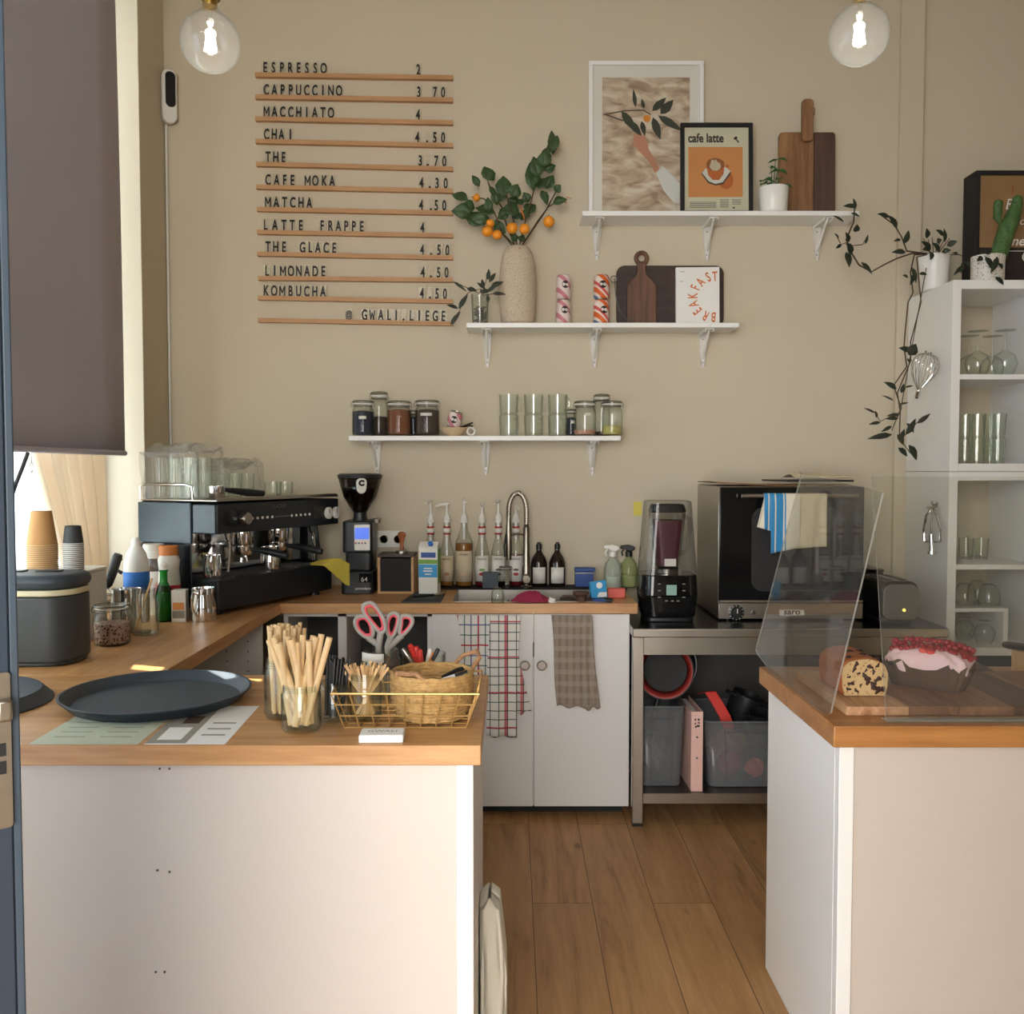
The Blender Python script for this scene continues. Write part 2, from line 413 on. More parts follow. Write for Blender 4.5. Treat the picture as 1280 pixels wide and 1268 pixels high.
# ------------------------------------------------------------------ palette
mat('wall_paint', (207, 195, 171), 0.85, var=0.02, scale=1.5, bump=0.05, bscale=90)
mat('ceiling_paint', (225, 220, 208), 0.9, var=0.01)
mat('reveal_paint', (235, 226, 210), 0.8, var=0.01)
floor_mat()
wood('oak_worktop_x', (176, 124, 74), (212, 162, 108), 'x', 0.38, coat=0.15)
wood('oak_worktop_y', (176, 124, 74), (212, 162, 108), 'y', 0.38, coat=0.15)
wood('oak_island', (152, 98, 48), (190, 132, 76), 'x', 0.36, bands=0.0, coat=0.2)
wood('rail_oak', (172, 126, 84), (204, 160, 114), 'x', 0.6)
wood('walnut', (74, 48, 34), (124, 86, 62), 'z', 0.55, fine=1.6)
wood('walnut_dark', (48, 33, 28), (86, 58, 46), 'x', 0.5, fine=1.6, bands=0.09)
wood('acacia_light', (112, 76, 46), (158, 116, 76), 'z', 0.6, fine=1.5)
wood('acacia_dark', (62, 44, 36), (92, 68, 56), 'z', 0.6, fine=1.5)
wood('acacia_serving', (156, 108, 74), (214, 168, 126), 'y', 0.5, fine=1.2)
wood('acacia_stave', (64, 42, 32), (112, 78, 58), 'y', 0.5, fine=1.2)
wood('acacia_middle', (104, 70, 50), (160, 114, 82), 'y', 0.5, fine=1.2)
wood('tamper_wood', (140, 76, 40), (180, 110, 66), 'z', 0.35)
wood('box_wood', (176, 136, 92), (208, 170, 122), 'x', 0.6)
mat('white_laminate', (226, 223, 219), 0.45, var=0.01, scale=2)
mat('white_panel', (205, 194, 182), 0.5, var=0.01, scale=1.2)
mat('white_gloss', (242, 241, 237), 0.35, var=0.005)
mat('white_metal', (232, 228, 220), 0.4, var=0.005)
mat('white_plastic', (235, 232, 224), 0.4, var=0.01)
mat('cream_plastic', (214, 206, 172), 0.45, var=0.01)
mat('white_ceramic', (240, 238, 232), 0.3, var=0.005)
mat('black_plastic', (24, 26, 28), 0.38, var=0.05)
mat('black_gloss', (14, 16, 18), 0.12, var=0.02)
mat('black_matte', (22, 22, 23), 0.7, var=0.05)
mat('dark_grey', (52, 55, 58), 0.6, var=0.04)
mat('tray_slate', (54, 64, 74), 0.5, var=0.05, bump=0.05, bscale=200)
mat('bucket_grey', (56, 60, 62), 0.42, var=0.04)
mat('door_edge', (62, 76, 90), 0.45, var=0.04)
mat('door_slate', (44, 57, 72), 0.45, var=0.04)
mat('blind_fabric', (196, 191, 204), 0.9, var=0.03, scale=3, bump=0.08, bscale=400, spec=0.1)
mat('panel_blue', (62, 78, 88), 0.3, var=0.05)
mat('body_black', (26, 30, 34), 0.35, var=0.05)
mat('steel', (178, 172, 162), 0.32, 1.0, var=0.05, scale=40, stretch=(1, 8, 8))
mat('steel_dark', (120, 118, 114), 0.38, 1.0, var=0.06, scale=30)
mat('gunmetal', (124, 124, 124), 0.38, 0.7, var=0.03)
mat('chrome', (225, 225, 225), 0.08, 1.0, var=0.01)
mat('faucet_metal', (140, 132, 120), 0.25, 1.0, var=0.03)
mat('brass', (176, 140, 70), 0.3, 1.0, var=0.05)
mat('gold_wire', (200, 160, 98), 0.4, 0.7, var=0.05)
mat('kraft', (190, 142, 90), 0.75, var=0.04, scale=30)
mat('kraft_pale', (214, 190, 152), 0.75, var=0.03)
mat('straw_bamboo', (226, 192, 142), 0.65, var=0.08, scale=40)
mat('stir_wood', (222, 184, 132), 0.7, var=0.1, scale=40)
mat('straw_inside', (120, 84, 50), 0.9)
mat('rattan', (190, 150, 92), 0.75, var=0.25, scale=90, bump=0.5, bscale=180)
mat('jute', (160, 118, 80), 0.85, var=0.2, scale=120, bump=0.5, bscale=200)
mat('paper_white', (236, 234, 228), 0.8, var=0.01)
mat('paper_cream', (226, 218, 190), 0.8, var=0.03, scale=12)
mat('paper_green', (186, 190, 168), 0.7, var=0.04, scale=10)
mat('ink', (26, 25, 24), 0.7, var=0.02)
mat('ink_grey', (150, 145, 132), 0.8, var=0.05)
mat('orange_print', (226, 150, 84), 0.75, var=0.02)
mat('orange_ink', (206, 110, 48), 0.75, var=0.03)
mat('kumquat', (242, 150, 32), 0.42, var=0.08, scale=20, bump=0.1, bscale=300)
mat('leaf_green', (58, 84, 46), 0.5, var=0.25, scale=25)
mat('leaf_dark', (44, 52, 38), 0.5, var=0.25, scale=25)
mat('leaf_bright', (60, 104, 50), 0.45, var=0.25, scale=25)
mat('stem_brown', (78, 62, 44), 0.8, var=0.2)
speckle('vase_stone', (206, 190, 166), (176, 156, 132), 140, 0.3, 0.85, 0.5)
mat('red_plastic', (200, 44, 34), 0.45, var=0.04)
mat('red_dull', (140, 40, 34), 0.45, var=0.1)
mat('pink_grip', (206, 72, 84), 0.55, var=0.05)
mat('grey_grip', (150, 144, 136), 0.6, var=0.03)
mat('pink_binder', (226, 184, 172), 0.6, var=0.03)
mat('red_cloth', (142, 34, 64), 0.9, var=0.15, bump=0.3, bscale=250)
mat('yellow_cloth', (182, 164, 62), 0.9, var=0.1, bump=0.3, bscale=250)
mat('cream_cloth', (222, 208, 176), 0.9, var=0.03, bump=0.2, bscale=300)
mat('yellow_note', (222, 206, 96), 0.8, var=0.02)
mat('blue_pack', (44, 78, 148), 0.5, var=0.05)
mat('cyan_pack', (60, 156, 210), 0.5, var=0.04)
mat('coral', (214, 100, 88), 0.7, var=0.08)
mat('label_white', (230, 226, 216), 0.7, var=0.02)
mat('label_cream', (214, 200, 170), 0.7, var=0.06, scale=40)
mat('label_blue', (40, 110, 190), 0.6, var=0.05)
mat('label_green', (120, 166, 70), 0.6, var=0.1)
mat('label_black', (28, 28, 28), 0.6)
mat('label_red', (178, 40, 40), 0.6)
mat('orange_cap', (216, 130, 62), 0.5)
mat('syrup_amber', (150, 98, 44), 0.2, var=0.05)
mat('syrup_red', (104, 22, 26), 0.2, var=0.05)
mat('syrup_dark', (34, 24, 20), 0.2)
mat('coffee_beans', (44, 28, 20), 0.5, var=0.4, scale=120, bump=0.8, bscale=150)
speckle('spice_brown', (136, 84, 54), (84, 50, 34), 220, 0.35, 0.9)
speckle('tea_dark', (86, 70, 58), (46, 38, 34), 200, 0.4, 0.9)
mat('tea_blue', (40, 44, 60), 0.8, var=0.3, scale=120)
speckle('dried_flowers', (176, 146, 132), (84, 46, 40), 120, 0.4, 0.9, 0.8)
mat('powder_pink', (190, 142, 120), 0.9, var=0.1, scale=50)
mat('matcha_mix', (188, 178, 106), 0.9, var=0.15, scale=60)
mat('amber_glass', (34, 22, 14), 0.12, var=0.05)
mat('sponge_red', (170, 52, 40), 0.8)
speckle('loaf_crumb', (198, 166, 118), (150, 104, 62), 95, 0.22, 0.85, 0.5)
mat('loaf_crust', (158, 88, 42), 0.6, var=0.25, scale=30, bump=0.4, bscale=60)
mat('cake_paper', (84, 60, 48), 0.75, var=0.15, scale=20)
mat('frosting', (246, 206, 214), 0.5, var=0.06, scale=25, bump=0.25, bscale=40, sss=0.1)
mat('berry_red', (150, 16, 34), 0.22, var=0.15, scale=30)
mat('strawberry', (216, 62, 60), 0.4, var=0.1, scale=40, bump=0.3, bscale=300)
mat('raisin', (58, 32, 24), 0.6, var=0.2)
mat('purple_blend', (96, 44, 56), 0.5, var=0.2, scale=25)
mat('lcd', (120, 150, 140), 0.4, emit=(120, 150, 140), es=0.25)
mat('blue_screen', (70, 110, 220), 0.3, emit=(70, 110, 225), es=0.7)
mat('bag_paper', (214, 208, 192), 0.85, var=0.05, bump=0.4, bscale=12)
mat('led_amber', (240, 200, 80), 0.4, emit=(240, 200, 80), es=3)
mat('filament', (255, 250, 240), 0.4, emit=(255, 250, 240), es=14)
mat('cactus_green', (72, 106, 56), 0.6, var=0.3, scale=40, bump=0.8, bscale=70)
speckle('pot_dots', (228, 224, 214), (40, 40, 38), 120, 0.25, 0.5, 0.1)
mat('frame_print_tan', (150, 116, 76), 0.7, var=0.08)
mat('frame_print_dark', (44, 34, 32), 0.7, var=0.1)
mat('skin_print', (206, 140, 110), 0.7, var=0.06)
mat('gravel_grey', (120, 118, 112), 0.8, var=0.4, scale=100)
mat('cardboard', (150, 112, 76), 0.85, var=0.08)
mat('taupe_dark', (96, 86, 76), 0.9, var=0.06)
mat('clear_green', (40, 150, 70), 0.15)
mat('green_liquid', (212, 217, 176), 0.3, var=0.05)
mat('milky_liquid', (226, 231, 218), 0.3, var=0.05)
mat('oven_cavity', (30, 30, 32), 0.5)
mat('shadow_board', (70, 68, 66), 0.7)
mat('foil', (120, 116, 112), 0.35, 0.6, var=0.5, scale=40, bump=0.8, bscale=40)
glass('clear_glass')
glass('jar_glass', (250, 252, 250), (176, 184, 178))
glass('tumbler_glass', (252, 254, 252), (186, 194, 188), 1.2)
glass('oven_glass', (40, 42, 44), (20, 20, 22), 1.0)
glass('hopper_glass', (188, 182, 174), (96, 92, 88))
glass('jug_plastic', (240, 240, 240), (150, 150, 152), 0.8, 0.08)
glass('bin_plastic', (232, 234, 236), (170, 174, 178), 0.7, 0.2, veil=0.15, veilcol=(196, 198, 200))
glass('acrylic', (246, 246, 243), (232, 234, 232), 0.6, 0.02, veil=0.022, veilcol=(225, 222, 214))
glass('acrylic_edge', (225, 228, 226), (200, 205, 203), 0.8, 0.2, veil=0.28, veilcol=(232, 230, 224))
glass('film', (250, 250, 249), (200, 200, 198), 1.0, 0.12, veil=0.10, veilcol=(225, 222, 216))
glass('green_glass', (70, 190, 100), (16, 90, 40), 0.9)
glass('soap_plastic', (240, 244, 238), (190, 196, 186), 0.6, 0.15, veil=0.3, veilcol=(214, 220, 208))
glass('olive_plastic', (230, 234, 210), (170, 178, 140), 0.6, 0.15, veil=0.3, veilcol=(190, 200, 150))
glass('tile_clear', (255, 255, 254), (250, 250, 248), 0.3, 0.15, veil=0.03)
glass('tile_pale', (255, 254, 250), (250, 250, 246), 0.3, 0.15, veil=0.30, veilcol=(232, 224, 206))
glass('bulb_glass', (254, 254, 254), (214, 220, 218), 1.2, 0.02, veil=0.035, veilcol=(240, 243, 240))
translucent('curtain_cloth', (240, 227, 210), 0.55)
translucent('pale_blue_film', (178, 190, 204), 0.7)
translucent('frosted_film', (206, 211, 213), 0.7)
stripes('check_towel', (226, 222, 214), [(0.088, 0.0, 0.006, (178, 44, 66), 'X', 1), (0.088, 0.03, 0.005, (60, 70, 120), 'X', 0.9), (0.088, 0.058, 0.005, (50, 96, 84), 'X', 0.85),
        (0.13, 0.0, 0.006, (178, 44, 66), 'Z', 1), (0.13, 0.043, 0.005, (60, 80, 140), 'Z', 0.9), (0.13, 0.086, 0.005, (46, 90, 80), 'Z', 0.85)], 'Object')
stripes('taupe_towel', (150, 136, 122), [(0.03, 0.0, 0.012, (134, 120, 106), 'X', 1), (0.05, 0.0, 0.02, (168, 156, 142), 'Z', 0.5)], 'Object')
stripes('blue_towel', (226, 218, 198), [(0.2, 0.0, 0.016, (62, 144, 200), 'X', 1), (0.2, -0.022, 0.03, (62, 144, 200), 'X', 1), (0.2, -0.058, 0.006, (62, 144, 200), 'X', 1)], 'Object')
stripes('can_pink', (232, 214, 206), [(0.052, 0.0, 0.017, (206, 132, 142), (0.7, 0.0, 0.71), 1)], 'Object', 0.35)
stripes('can_orange', (232, 214, 200), [(0.062, 0.0, 0.018, (222, 106, 54), (0.7, 0.0, 0.71), 1), (0.062, 0.036, 0.012, (210, 60, 60), (0.7, 0, 0.71), 0.9), (0.124, 0.02, 0.01, (70, 116, 170), (0.7, 0, 0.71), 0.9)], 'Object', 0.35)
stripes('cup_ridges', (58, 56, 56), [(0.0046, 0, 0.0026, (214, 210, 206), 'Z', 1)], 'Object', 0.7)
def art_print():
    m, nt, b = newmat('dappled_print'); b.inputs['Roughness'].default_value = 0.7
    tc = N(nt, 'ShaderNodeTexCoord'); mp = N(nt, 'ShaderNodeMapping'); mp.inputs['Rotation'].default_value = (0, 0.6, 0); mp.inputs['Scale'].default_value = (9, 1, 22)
    nt.links.new(tc.outputs['Object'], mp.inputs['Vector'])
    a = N(nt, 'ShaderNodeTexNoise'); a.inputs['Scale'].default_value = 1; a.inputs['Detail'].default_value = 5; a.inputs['Distortion'].default_value = 0.8
    nt.links.new(mp.outputs[0], a.inputs['Vector'])
    rp = N(nt, 'ShaderNodeValToRGB'); e = rp.color_ramp.elements
    e[0].position = 0.34; e[0].color = lin((168, 138, 112)); e[1].position = 0.68; e[1].color = lin((240, 226, 206)); x = e.new(0.5); x.color = lin((214, 188, 162))
    nt.links.new(a.outputs['Fac'], rp.inputs['Fac']); nt.links.new(rp.outputs['Color'], b.inputs['Base Color'])
art_print()
mat('dark_steel_top', (56, 57, 60), 0.22, 0.8, var=0.06, scale=20)
mat('mat_board', (246, 238, 230), 0.8, var=0.01)
mat('knob_metal', (168, 158, 148), 0.45, 0.6, var=0.04)
stripes('check_border', (228, 224, 216), [(0.037, 0.0, 0.0035, (46, 60, 56), 'X', 0.95), (0.09, 0.028, 0.012, (186, 50, 66), 'X', 0.8), (0.037, 0.0, 0.004, (46, 70, 66), 'Z', 0.9), (0.15, 0.03, 0.006, (186, 50, 66), 'Z', 0.9)], 'Object')
# ------------------------------------------------------------------ the room
W = 0.922                                  # worktop height
WY = 4.47                                  # face of the back wall
XL = -1.66                                 # face of the left wall
XG = -1.84                                 # window glass
CE = 4.0
def S_(name, mb, m, **kw): return struct(mb.obj(name, m, **kw))
S_('floor', MB().bx(-2.2, 3.2, -1.2, WY, -0.05, 0), 'oak_floor')
S_('ceiling', MB().bx(-2.2, 3.2, -1.2, WY + 0.1, CE, CE + 0.1), 'ceiling_paint')
S_('wall_back', MB().bx(-2.2, 3.2, WY, WY + 0.1, 0, CE), 'wall_paint')
S_('wall_right', MB().bx(3.1, 3.2, -1.2, WY, 0, CE), 'wall_paint')
S_('wall_front', MB().bx(0.35, 3.2, -0.45, -0.3, 0, CE).bx(-2.2, 0.35, -0.45, -0.3, 3.1, CE), 'wall_paint')
# pilaster that boxes in a pipe, right of the shelves
pil = atx(1142, 252, 1.0); 
S_('trim_1', MB().bx(1.845, 1.958, WY - 0.025, WY, 0, CE), 'wall_paint', bevel=0.004)
# left wall with the window opening (wall below the sill, above the head, piers at both ends)
WY0, WY1, WZ0, WZ1 = 1.3, 4.17, 0.95, 3.7
lw_ = MB().bx(-2.0, XL, -1.2, -0.4, 0, CE).bx(-2.0, XL, 1.15, WY0, 0, CE).bx(-2.0, XL, -0.4, 1.15, 2.75, CE).bx(-2.0, XL, -0.4, 1.15, 0, 0.12).bx(-2.0, XL, WY1, WY, 0, CE).bx(-2.0, XL, WY0, WY1, 0, WZ0).bx(-2.0, XL, WY0, WY1, WZ1, CE)
S_('wall_left', lw_, 'wall_paint')
S_('trim_3', MB().bx(XG, XL - 0.001, WY1 - 0.006, WY1, WZ0, WZ1), 'reveal_paint')
wf = MB()
for (y0, y1, z0, z1) in ((WY0, WY1, WZ0, WZ0 + 0.05), (WY0, WY1, WZ1 - 0.06, WZ1), (WY0, WY0 + 0.05, WZ0, WZ1), (WY1 - 0.05, WY1, WZ0, WZ1), (2.47, 2.51, WZ0, WZ1)):
    wf.bx(XG - 0.06, XG, y0, y1, z0, z1)
win = S_('window_1', wf, 'white_gloss', bevel=0.004)
# frosted film on the panes; two unseen holes are cut in it to shape the sun marks on the worktop
from mathutils.geometry import tessellate_polygon
def pane(name, outer, holes=()):
    loops = [[Vector((0, y, z)) for y, z in lp_] for lp_ in [outer] + list(holes)]
    vs = [(XG - 0.028, v.y, v.z) for lp_ in loops for v in lp_]
    return MB().add(vs, tessellate_polygon(loops)).obj(name, 'frosted_film', win, solid=0.003, smooth=False)
def sunhole(px):
    o = []
    for u, v in px:
        p = onz(u, v, 0.922); q = p - SUNV * ((p.x - XG + 0.028) / SUNV.x); o.append((q.y, q.z))
    return o
pane('pane', [(WY0, WZ0), (2.49, WZ0), (2.49, WZ1), (WY0, WZ1)], [sunhole([(167, 831), (206, 834.4), (201, 840.4), (163, 836.5)]), sunhole([(290, 848), (328, 849), (324, 855.5), (298, 855)])])
pane('pane', [(2.49, WZ0), (WY1, WZ0), (WY1, WZ1), (2.49, WZ1)])
w2_ = MB()
for (y0, y1, z0, z1) in ((-0.4, 1.15, 0.12, 0.18), (-0.4, 1.15, 2.69, 2.75), (-0.4, -0.34, 0.12, 2.75), (1.09, 1.15, 0.12, 2.75)): w2_.bx(XG - 0.06, XG, y0, y1, z0, z1)
win2 = S_('added_window', w2_, 'white_gloss')  # unseen window added to brighten the island's left side
MB().bx(XG - 0.03, XG - 0.027, -0.34, 1.09, 0.18, 2.69).obj('pane', 'pale_blue_film', win2)
# curtain, gathered at the far side of the window and swept back towards it
def cur(u, v):
    z = 0.965 + v * 2.6
    lo = 3.36 + 0.32 * max(0, 1 - (z - 0.96) / 0.62) if z < 1.58 else 3.36
    y = lo + (3.99 - lo) * u
    x = -1.775 + 0.02 * math.sin(u * 27 + 0.5 * math.sin(v * 7)) + 0.012 * math.sin(u * 61 + v * 4)
    return (x, y, z)
tag(MB().grid(cur, 90, 40).obj('curtain', 'curtain_cloth', solid=0.003), 'cream gathered curtain hanging in the window recess behind the cup stacks', 'curtain')
# roller blind
bl = thing('roller_blind', 'dark mauve grey roller blind pulled halfway down over the left window', 'blind', (XL + 0.03, 2.8, 1.545))
def bf(u, v): return (0.004 * math.sin(v * 3), -1.25 + u * 2.33 - 0.025 * v * (u > 0.9), 0.02 + v * 2.0)
MB().grid(bf, 12, 12).obj('blind_fabric', 'blind_fabric', bl, solid=0.002)
MB().tube([(0, -1.25, 0.01), (0, 1.08, 0.01)], 0.011, 10).obj('bottom_bar', 'blind_fabric', bl)
MB().tube([(0.0, -1.27, 2.06), (0.0, 1.08, 2.06)], 0.04, 16).obj('roller_tube', 'white_metal', bl)
MB().bx(-0.03, 0.045, 1.08, 1.10, 2.0, 2.12).obj('bracket', 'steel_dark', bl, bevel=0.004)
MB().tube([(0.012, 0.3, 0.0), (0.012, 0.3, -0.03), (0.012, 0.315, -0.05), (0.012, 0.30, -0.07), (0.012, 0.285, -0.05), (0.012, 0.3, -0.03)], 0.003, 6).obj('pull_ring', 'white_plastic', bl)
c0 = at(35, 566, 2.2)
tag(MB().tube([c0, at(28, 585, 2.2), at(20, 605, 2.2), at(8, 640, 2.2), at(2, 720, 2.2)], 0.005, 6).obj('blind_cord', 'dark_grey'), 'dark cord hanging slack below the blind beside the door', 'cord')
# open door leaf at the left edge of the frame
dx1 = (19 - 640) / F * 1.0
door = S_('door_1', MB().bx(-0.72, -0.0095, 0.0, 0.045, 0.01, 2.62), 'door_slate', bevel=0.002, loc=(dx1, 1.0, 0), rot=(0, 0, math.radians(38)))
struct(MB().bx(-0.0093, 0, 0.002, 0.043, 0.01, 2.62).obj('edge_strip', 'door_edge', door, bevel=0.002))
zt = at(6, 838, 1.0).z; zb = at(6, 1030, 1.0).z
MB().ext([(x - 0.018, z + (zt + zb) / 2) for x, z in rrect(0.017, zt - zb, 0.004)], 0.0025, T((0, 0, 0)) @ RX).obj('lock_plate', 'steel', door)
zz = at(6, 884, 1.0).z
MB().bx(-0.024, -0.009, -0.012, -0.0026, zz - 0.012, zz + 0.012).obj('latch', 'steel', door, bevel=0.003)
for y_ in (933, 955):
    zz = at(6, y_, 1.0).z; MB().bx(-0.022, -0.015, -0.0034, -0.0024, zz - 0.007, zz + 0.007).obj('bolt_slot', 'black_matte', door)

# ------------------------------------------------------------------ front counter, left run, back run
t = thing('counter_cabinet', 'white panelled counter cabinet under the oak top in the left foreground', 'cabinet', (-0.82, 2.18, 0))
X0, X1 = -0.82, -0.08
MB().bx(-0.81, X1 - 0.035 - X0, -0.297, -0.279, 0.0, 0.88).obj('front_panel', 'white_panel', t, bevel=0.0015)
MB().bx(X1 - 0.035 - X0, X1 - X0, -0.3, 0.3, 0.0, 0.88).obj('side_panel', 'white_laminate', t, bevel=0.0015)
MB().bx(-0.81, X1 - 0.035 - X0, 0.27, 0.288, 0.0, 0.88).obj('back_panel', 'white_laminate', t)
MB().bx(-0.81, -0.792, -0.279, 0.27, 0.0, 0.88).obj('side_panel', 'white_laminate', t)
for (px, py) in ((200, 961), (212, 961), (197, 1088), (212, 1090), (195, 1215), (206, 1215), (580, 963)):
    p = at(px, py, 1.883); MB().cyl((p.x - X0, -0.2975, p.z), (p.x - X0, -0.2995, p.z), 0.0022, n=8).obj('screw_cap', 'dark_grey', t)
YF0, YF1, XR = 1.867, 2.512, -0.064
XI, YB = -0.975, 3.85
t1 = MB().bx(XL + 0.0, XR, YF0, YF1, W - 0.042, W).obj('worktop', 'oak_worktop_x', bevel=0.002)
tag(t1, 'light oak worktop of the front counter holding the round tray and straws', 'worktop')
t2 = MB().bx(XL + 0.0, XI, YF1 + 0.001, YB - 0.001, W - 0.042, W).obj('worktop', 'oak_worktop_y', bevel=0.0015)
tag(t2, 'light oak worktop running along the window wall under the bucket and cups', 'worktop')
# back run with the cut-out for the sink
xe = onz(798, 756, W).x
SX0, SX1, SY0, SY1 = -0.255, 0.44, 3.905, 4.29
b3 = MB().bx(XL, SX0, YB, WY, W - 0.042, W).bx(SX1, xe, YB, WY, W - 0.042, W).bx(SX0, SX1, YB, SY0, W - 0.042, W).bx(SX0, SX1, SY1, WY, W - 0.042, W)
tag(b3.obj('worktop', 'oak_worktop_x'), 'light oak worktop along the back wall with the sink let into it', 'worktop')
sk = thing('sink', 'stainless steel sink basin with a black rear ledge in the back worktop', 'sink', ((SX0 + SX1) / 2, 4.1, W))
hx, hy0, hy1 = (SX1 - SX0) / 2, SY0 - 4.1, SY1 - 4.1
bs = MB(); g = 0.001
bs.bx(-hx + g, -hx + 0.004, hy0 + g, hy1 - g, -0.17, 0.001).bx(hx - 0.004, hx - g, hy0 + g, hy1 - g, -0.17, 0.001).bx(-hx + g, hx - g, hy0 + g, hy0 + 0.004, -0.17, 0.001).bx(-hx + g, hx - g, hy1 - 0.004, hy1 - g, -0.17, 0.001).bx(-hx + g, hx - g, hy0 + g, hy1 - g, -0.174, -0.17)
bs.bx(0.02, 0.024, hy0 + 0.004, hy1 - 0.004, -0.17, -0.002)
bs.obj('basin', 'steel', sk)
MB().bx(-hx - 0.1, hx + 0.1, hy1 + 0.001, 4.455 - 4.1, 0.0005, 0.005).obj('rear_ledge', 'black_matte', sk, bevel=0.0015)
for dz in (0, -0.012): MB().cyl((-0.11, hy1 - 0.005, -0.05 + dz), (-0.11, hy1 - 0.009, -0.05 + dz), 0.004, n=10).obj('overflow_hole', 'black_matte', sk)
# sink cabinet
t = thing('sink_cabinet', 'white two door cabinet under the sink with towels over its doors', 'cabinet', (0.08, 4.15, 0))
Xa, Xb, Xm = -0.338, 0.497, 0.091
DY = 3.862
MB().bx(Xa - 0.08, Xb - 0.08, DY + 0.02 - 4.15, 0.29, 0.05, 0.69).bx(Xa - .08, Xa - .06, DY + .02 - 4.15, .29, .69, .88).bx(Xb - .1, Xb - .08, DY + .02 - 4.15, .29, .69, .88).obj('body', 'white_laminate', t)
MB().bx(Xa - 0.06, Xb - 0.1, DY + 0.08 - 4.15, DY + 0.1 - 4.15, 0.0, 0.05).obj('plinth', 'black_matte', t)
for (a, b_, kx) in ((Xa, Xm - 0.0025, 656), (Xm + 0.0025, Xb, 677)):
    d = MB().bx(a - 0.08, b_ - 0.08, DY - 4.15, DY + 0.018 - 4.15, 0.052, 0.876).obj('door', 'white_laminate', t, bevel=0.002)
    p = at(kx, 831, DY)
    MB().lathe([(0.0, 0.0), (0.008, 0.0), (0.008, 0.012), (0.020, 0.016), (0.0215, 0.023), (0.016, 0.029), (0.0, 0.03)], 20).xf(T((p.x - 0.08, DY - 4.15, p.z)) @ RX).obj('knob', 'knob_metal', d)
# open base unit in the corner, seen below the left end of the back worktop
t = thing('base_unit', 'open white base unit with dark compartments under the back left worktop', 'cabinet', (-0.68, 4.15, 0))
pst = at(425, 800, 3.88).x
fr = MB()
for xx in (-0.97, pst - 0.009, -0.36): fr.bx(xx + 0.68, xx + 0.68 + (0.02 if xx != pst - 0.009 else 0.036), -0.265, 0.29, 0.06, 0.879)
fr.bx(-0.27, 0.34, -0.265, 0.29, 0.06, 0.08).bx(-0.27, 0.34, -0.265, 0.29, 0.862, 0.879)
fr.obj('carcass', 'white_laminate', t)
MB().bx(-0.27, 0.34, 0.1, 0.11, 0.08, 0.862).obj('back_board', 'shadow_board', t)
MB().bx(-0.26, 0.33, -0.2, -0.18, 0, 0.06).obj('plinth', 'black_matte', t)
e = MB().bx(-0.13, 0.13, -0.17, 0.1, 0, 0.3)
tb = thing('storage_box', 'black box standing in the open compartment behind the scissors', 'box', (-0.505, 4.1, 0.081))
MB().ext(rrect(0.2, 0.24, 0.02), 0.52).obj('body', 'black_plastic', tb, bevel=0.004)
MB().ext(rrect(0.207, 0.247, 0.02), 0.03, T((0, 0, 0.521))).obj('lid', 'black_gloss', tb, bevel=0.003)
# left run cabinets, inner side panel with shelf-pin holes
t = thing('side_cabinet', 'white base cabinet with rows of shelf holes below the window worktop', 'cabinet', (-1.3, 3.2, 0))
MB().bx(-0.3, 0.30, 0.45, 0.468, 0.0, 0.879).bx(-0.3, 0.28, -0.6, -0.582, 0.0, 0.879).bx(-0.3, -0.28, -0.582, 0.45, 0, 0.879).obj('carcass', 'white_laminate', t)
MB().bx(-0.28, 0.28, -0.582, 0.45, 0.06, 0.08).bx(-0.28, 0.28, -0.582, 0.45, 0.46, 0.478).obj('shelf', 'white_laminate', t)
for ix in (0.16, 0.245):
    for k in range(8): MB().cyl((ix, 0.4505, 0.52 + k * 0.04), (ix, 0.4485, 0.52 + k * 0.04), 0.003, n=8).obj('shelf_hole', 'dark_grey', t)

# ------------------------------------------------------------------ island on the right
IX, IY0, IY1, IT = 0.757, 2.1, 2.69, 0.902
t = thing('island_cabinet', 'white panelled island cabinet under the oak top in the right foreground', 'cabinet', (1.4, 2.4, 0))
MB().bx(IX - 1.4, IX - 1.4 + 0.018, IY0 - 2.4 + 0.031, IY1 - 2.4, 0, 0.851).bx(IX - 1.4, IX - 1.4 + 0.034, IY0 - 2.4, IY0 + 0.03 - 2.4, 0, 0.851).obj('side_panel', 'white_gloss', t, bevel=0.0015)
MB().bx(IX - 1.4 + 0.036, 0.75, IY0 - 2.4 + 0.006, IY0 - 2.4 + 0.024, 0, 0.851).obj('front_panel', 'white_panel', t, bevel=0.0015)
MB().bx(IX - 1.4 + 0.018, 0.75, IY1 - 2.4 - 0.018, IY1 - 2.4, 0, 0.851).obj('back_panel', 'white_laminate', t)
tag(MB().bx(0.735, 2.2, 2.078, 2.715, 0.852, IT).obj('worktop', 'oak_island', bevel=0.003), 'warm oak worktop of the island carrying the cakes', 'worktop')

# ------------------------------------------------------------------ stainless table
TZ = at(797, 786, 3.76).z
TX0, TX1 = 0.497, 1.80
t = thing('prep_table', 'stainless steel prep table with undershelf carrying blender and oven', 'table', (1.15, 4.1, 0))
ox = 1.15; fy = 3.76 - 4.1
MB().bx(TX0 - ox, TX1 - ox, fy, 0.36, TZ - 0.038, TZ - 0.0015).obj('table_top', 'steel', t, bevel=0.004)
MB().bx(TX0 + 0.003 - ox, TX1 - 0.003 - ox, fy + 0.004, 0.357, TZ - 0.0015, TZ).obj('top_sheet', 'dark_steel_top', t)
MB().bx(TX0 + 0.05 - ox, TX1 - 0.05 - ox, fy + 0.03, fy + 0.05, TZ - 0.115, TZ - 0.038).obj('apron', 'steel', t)
MB().bx(TX0 + 0.05 - ox, TX1 - 0.05 - ox, 0.32, 0.34, TZ - 0.115, TZ - 0.038).obj('apron', 'steel', t)
LZ = at(797, 992, 3.78).z
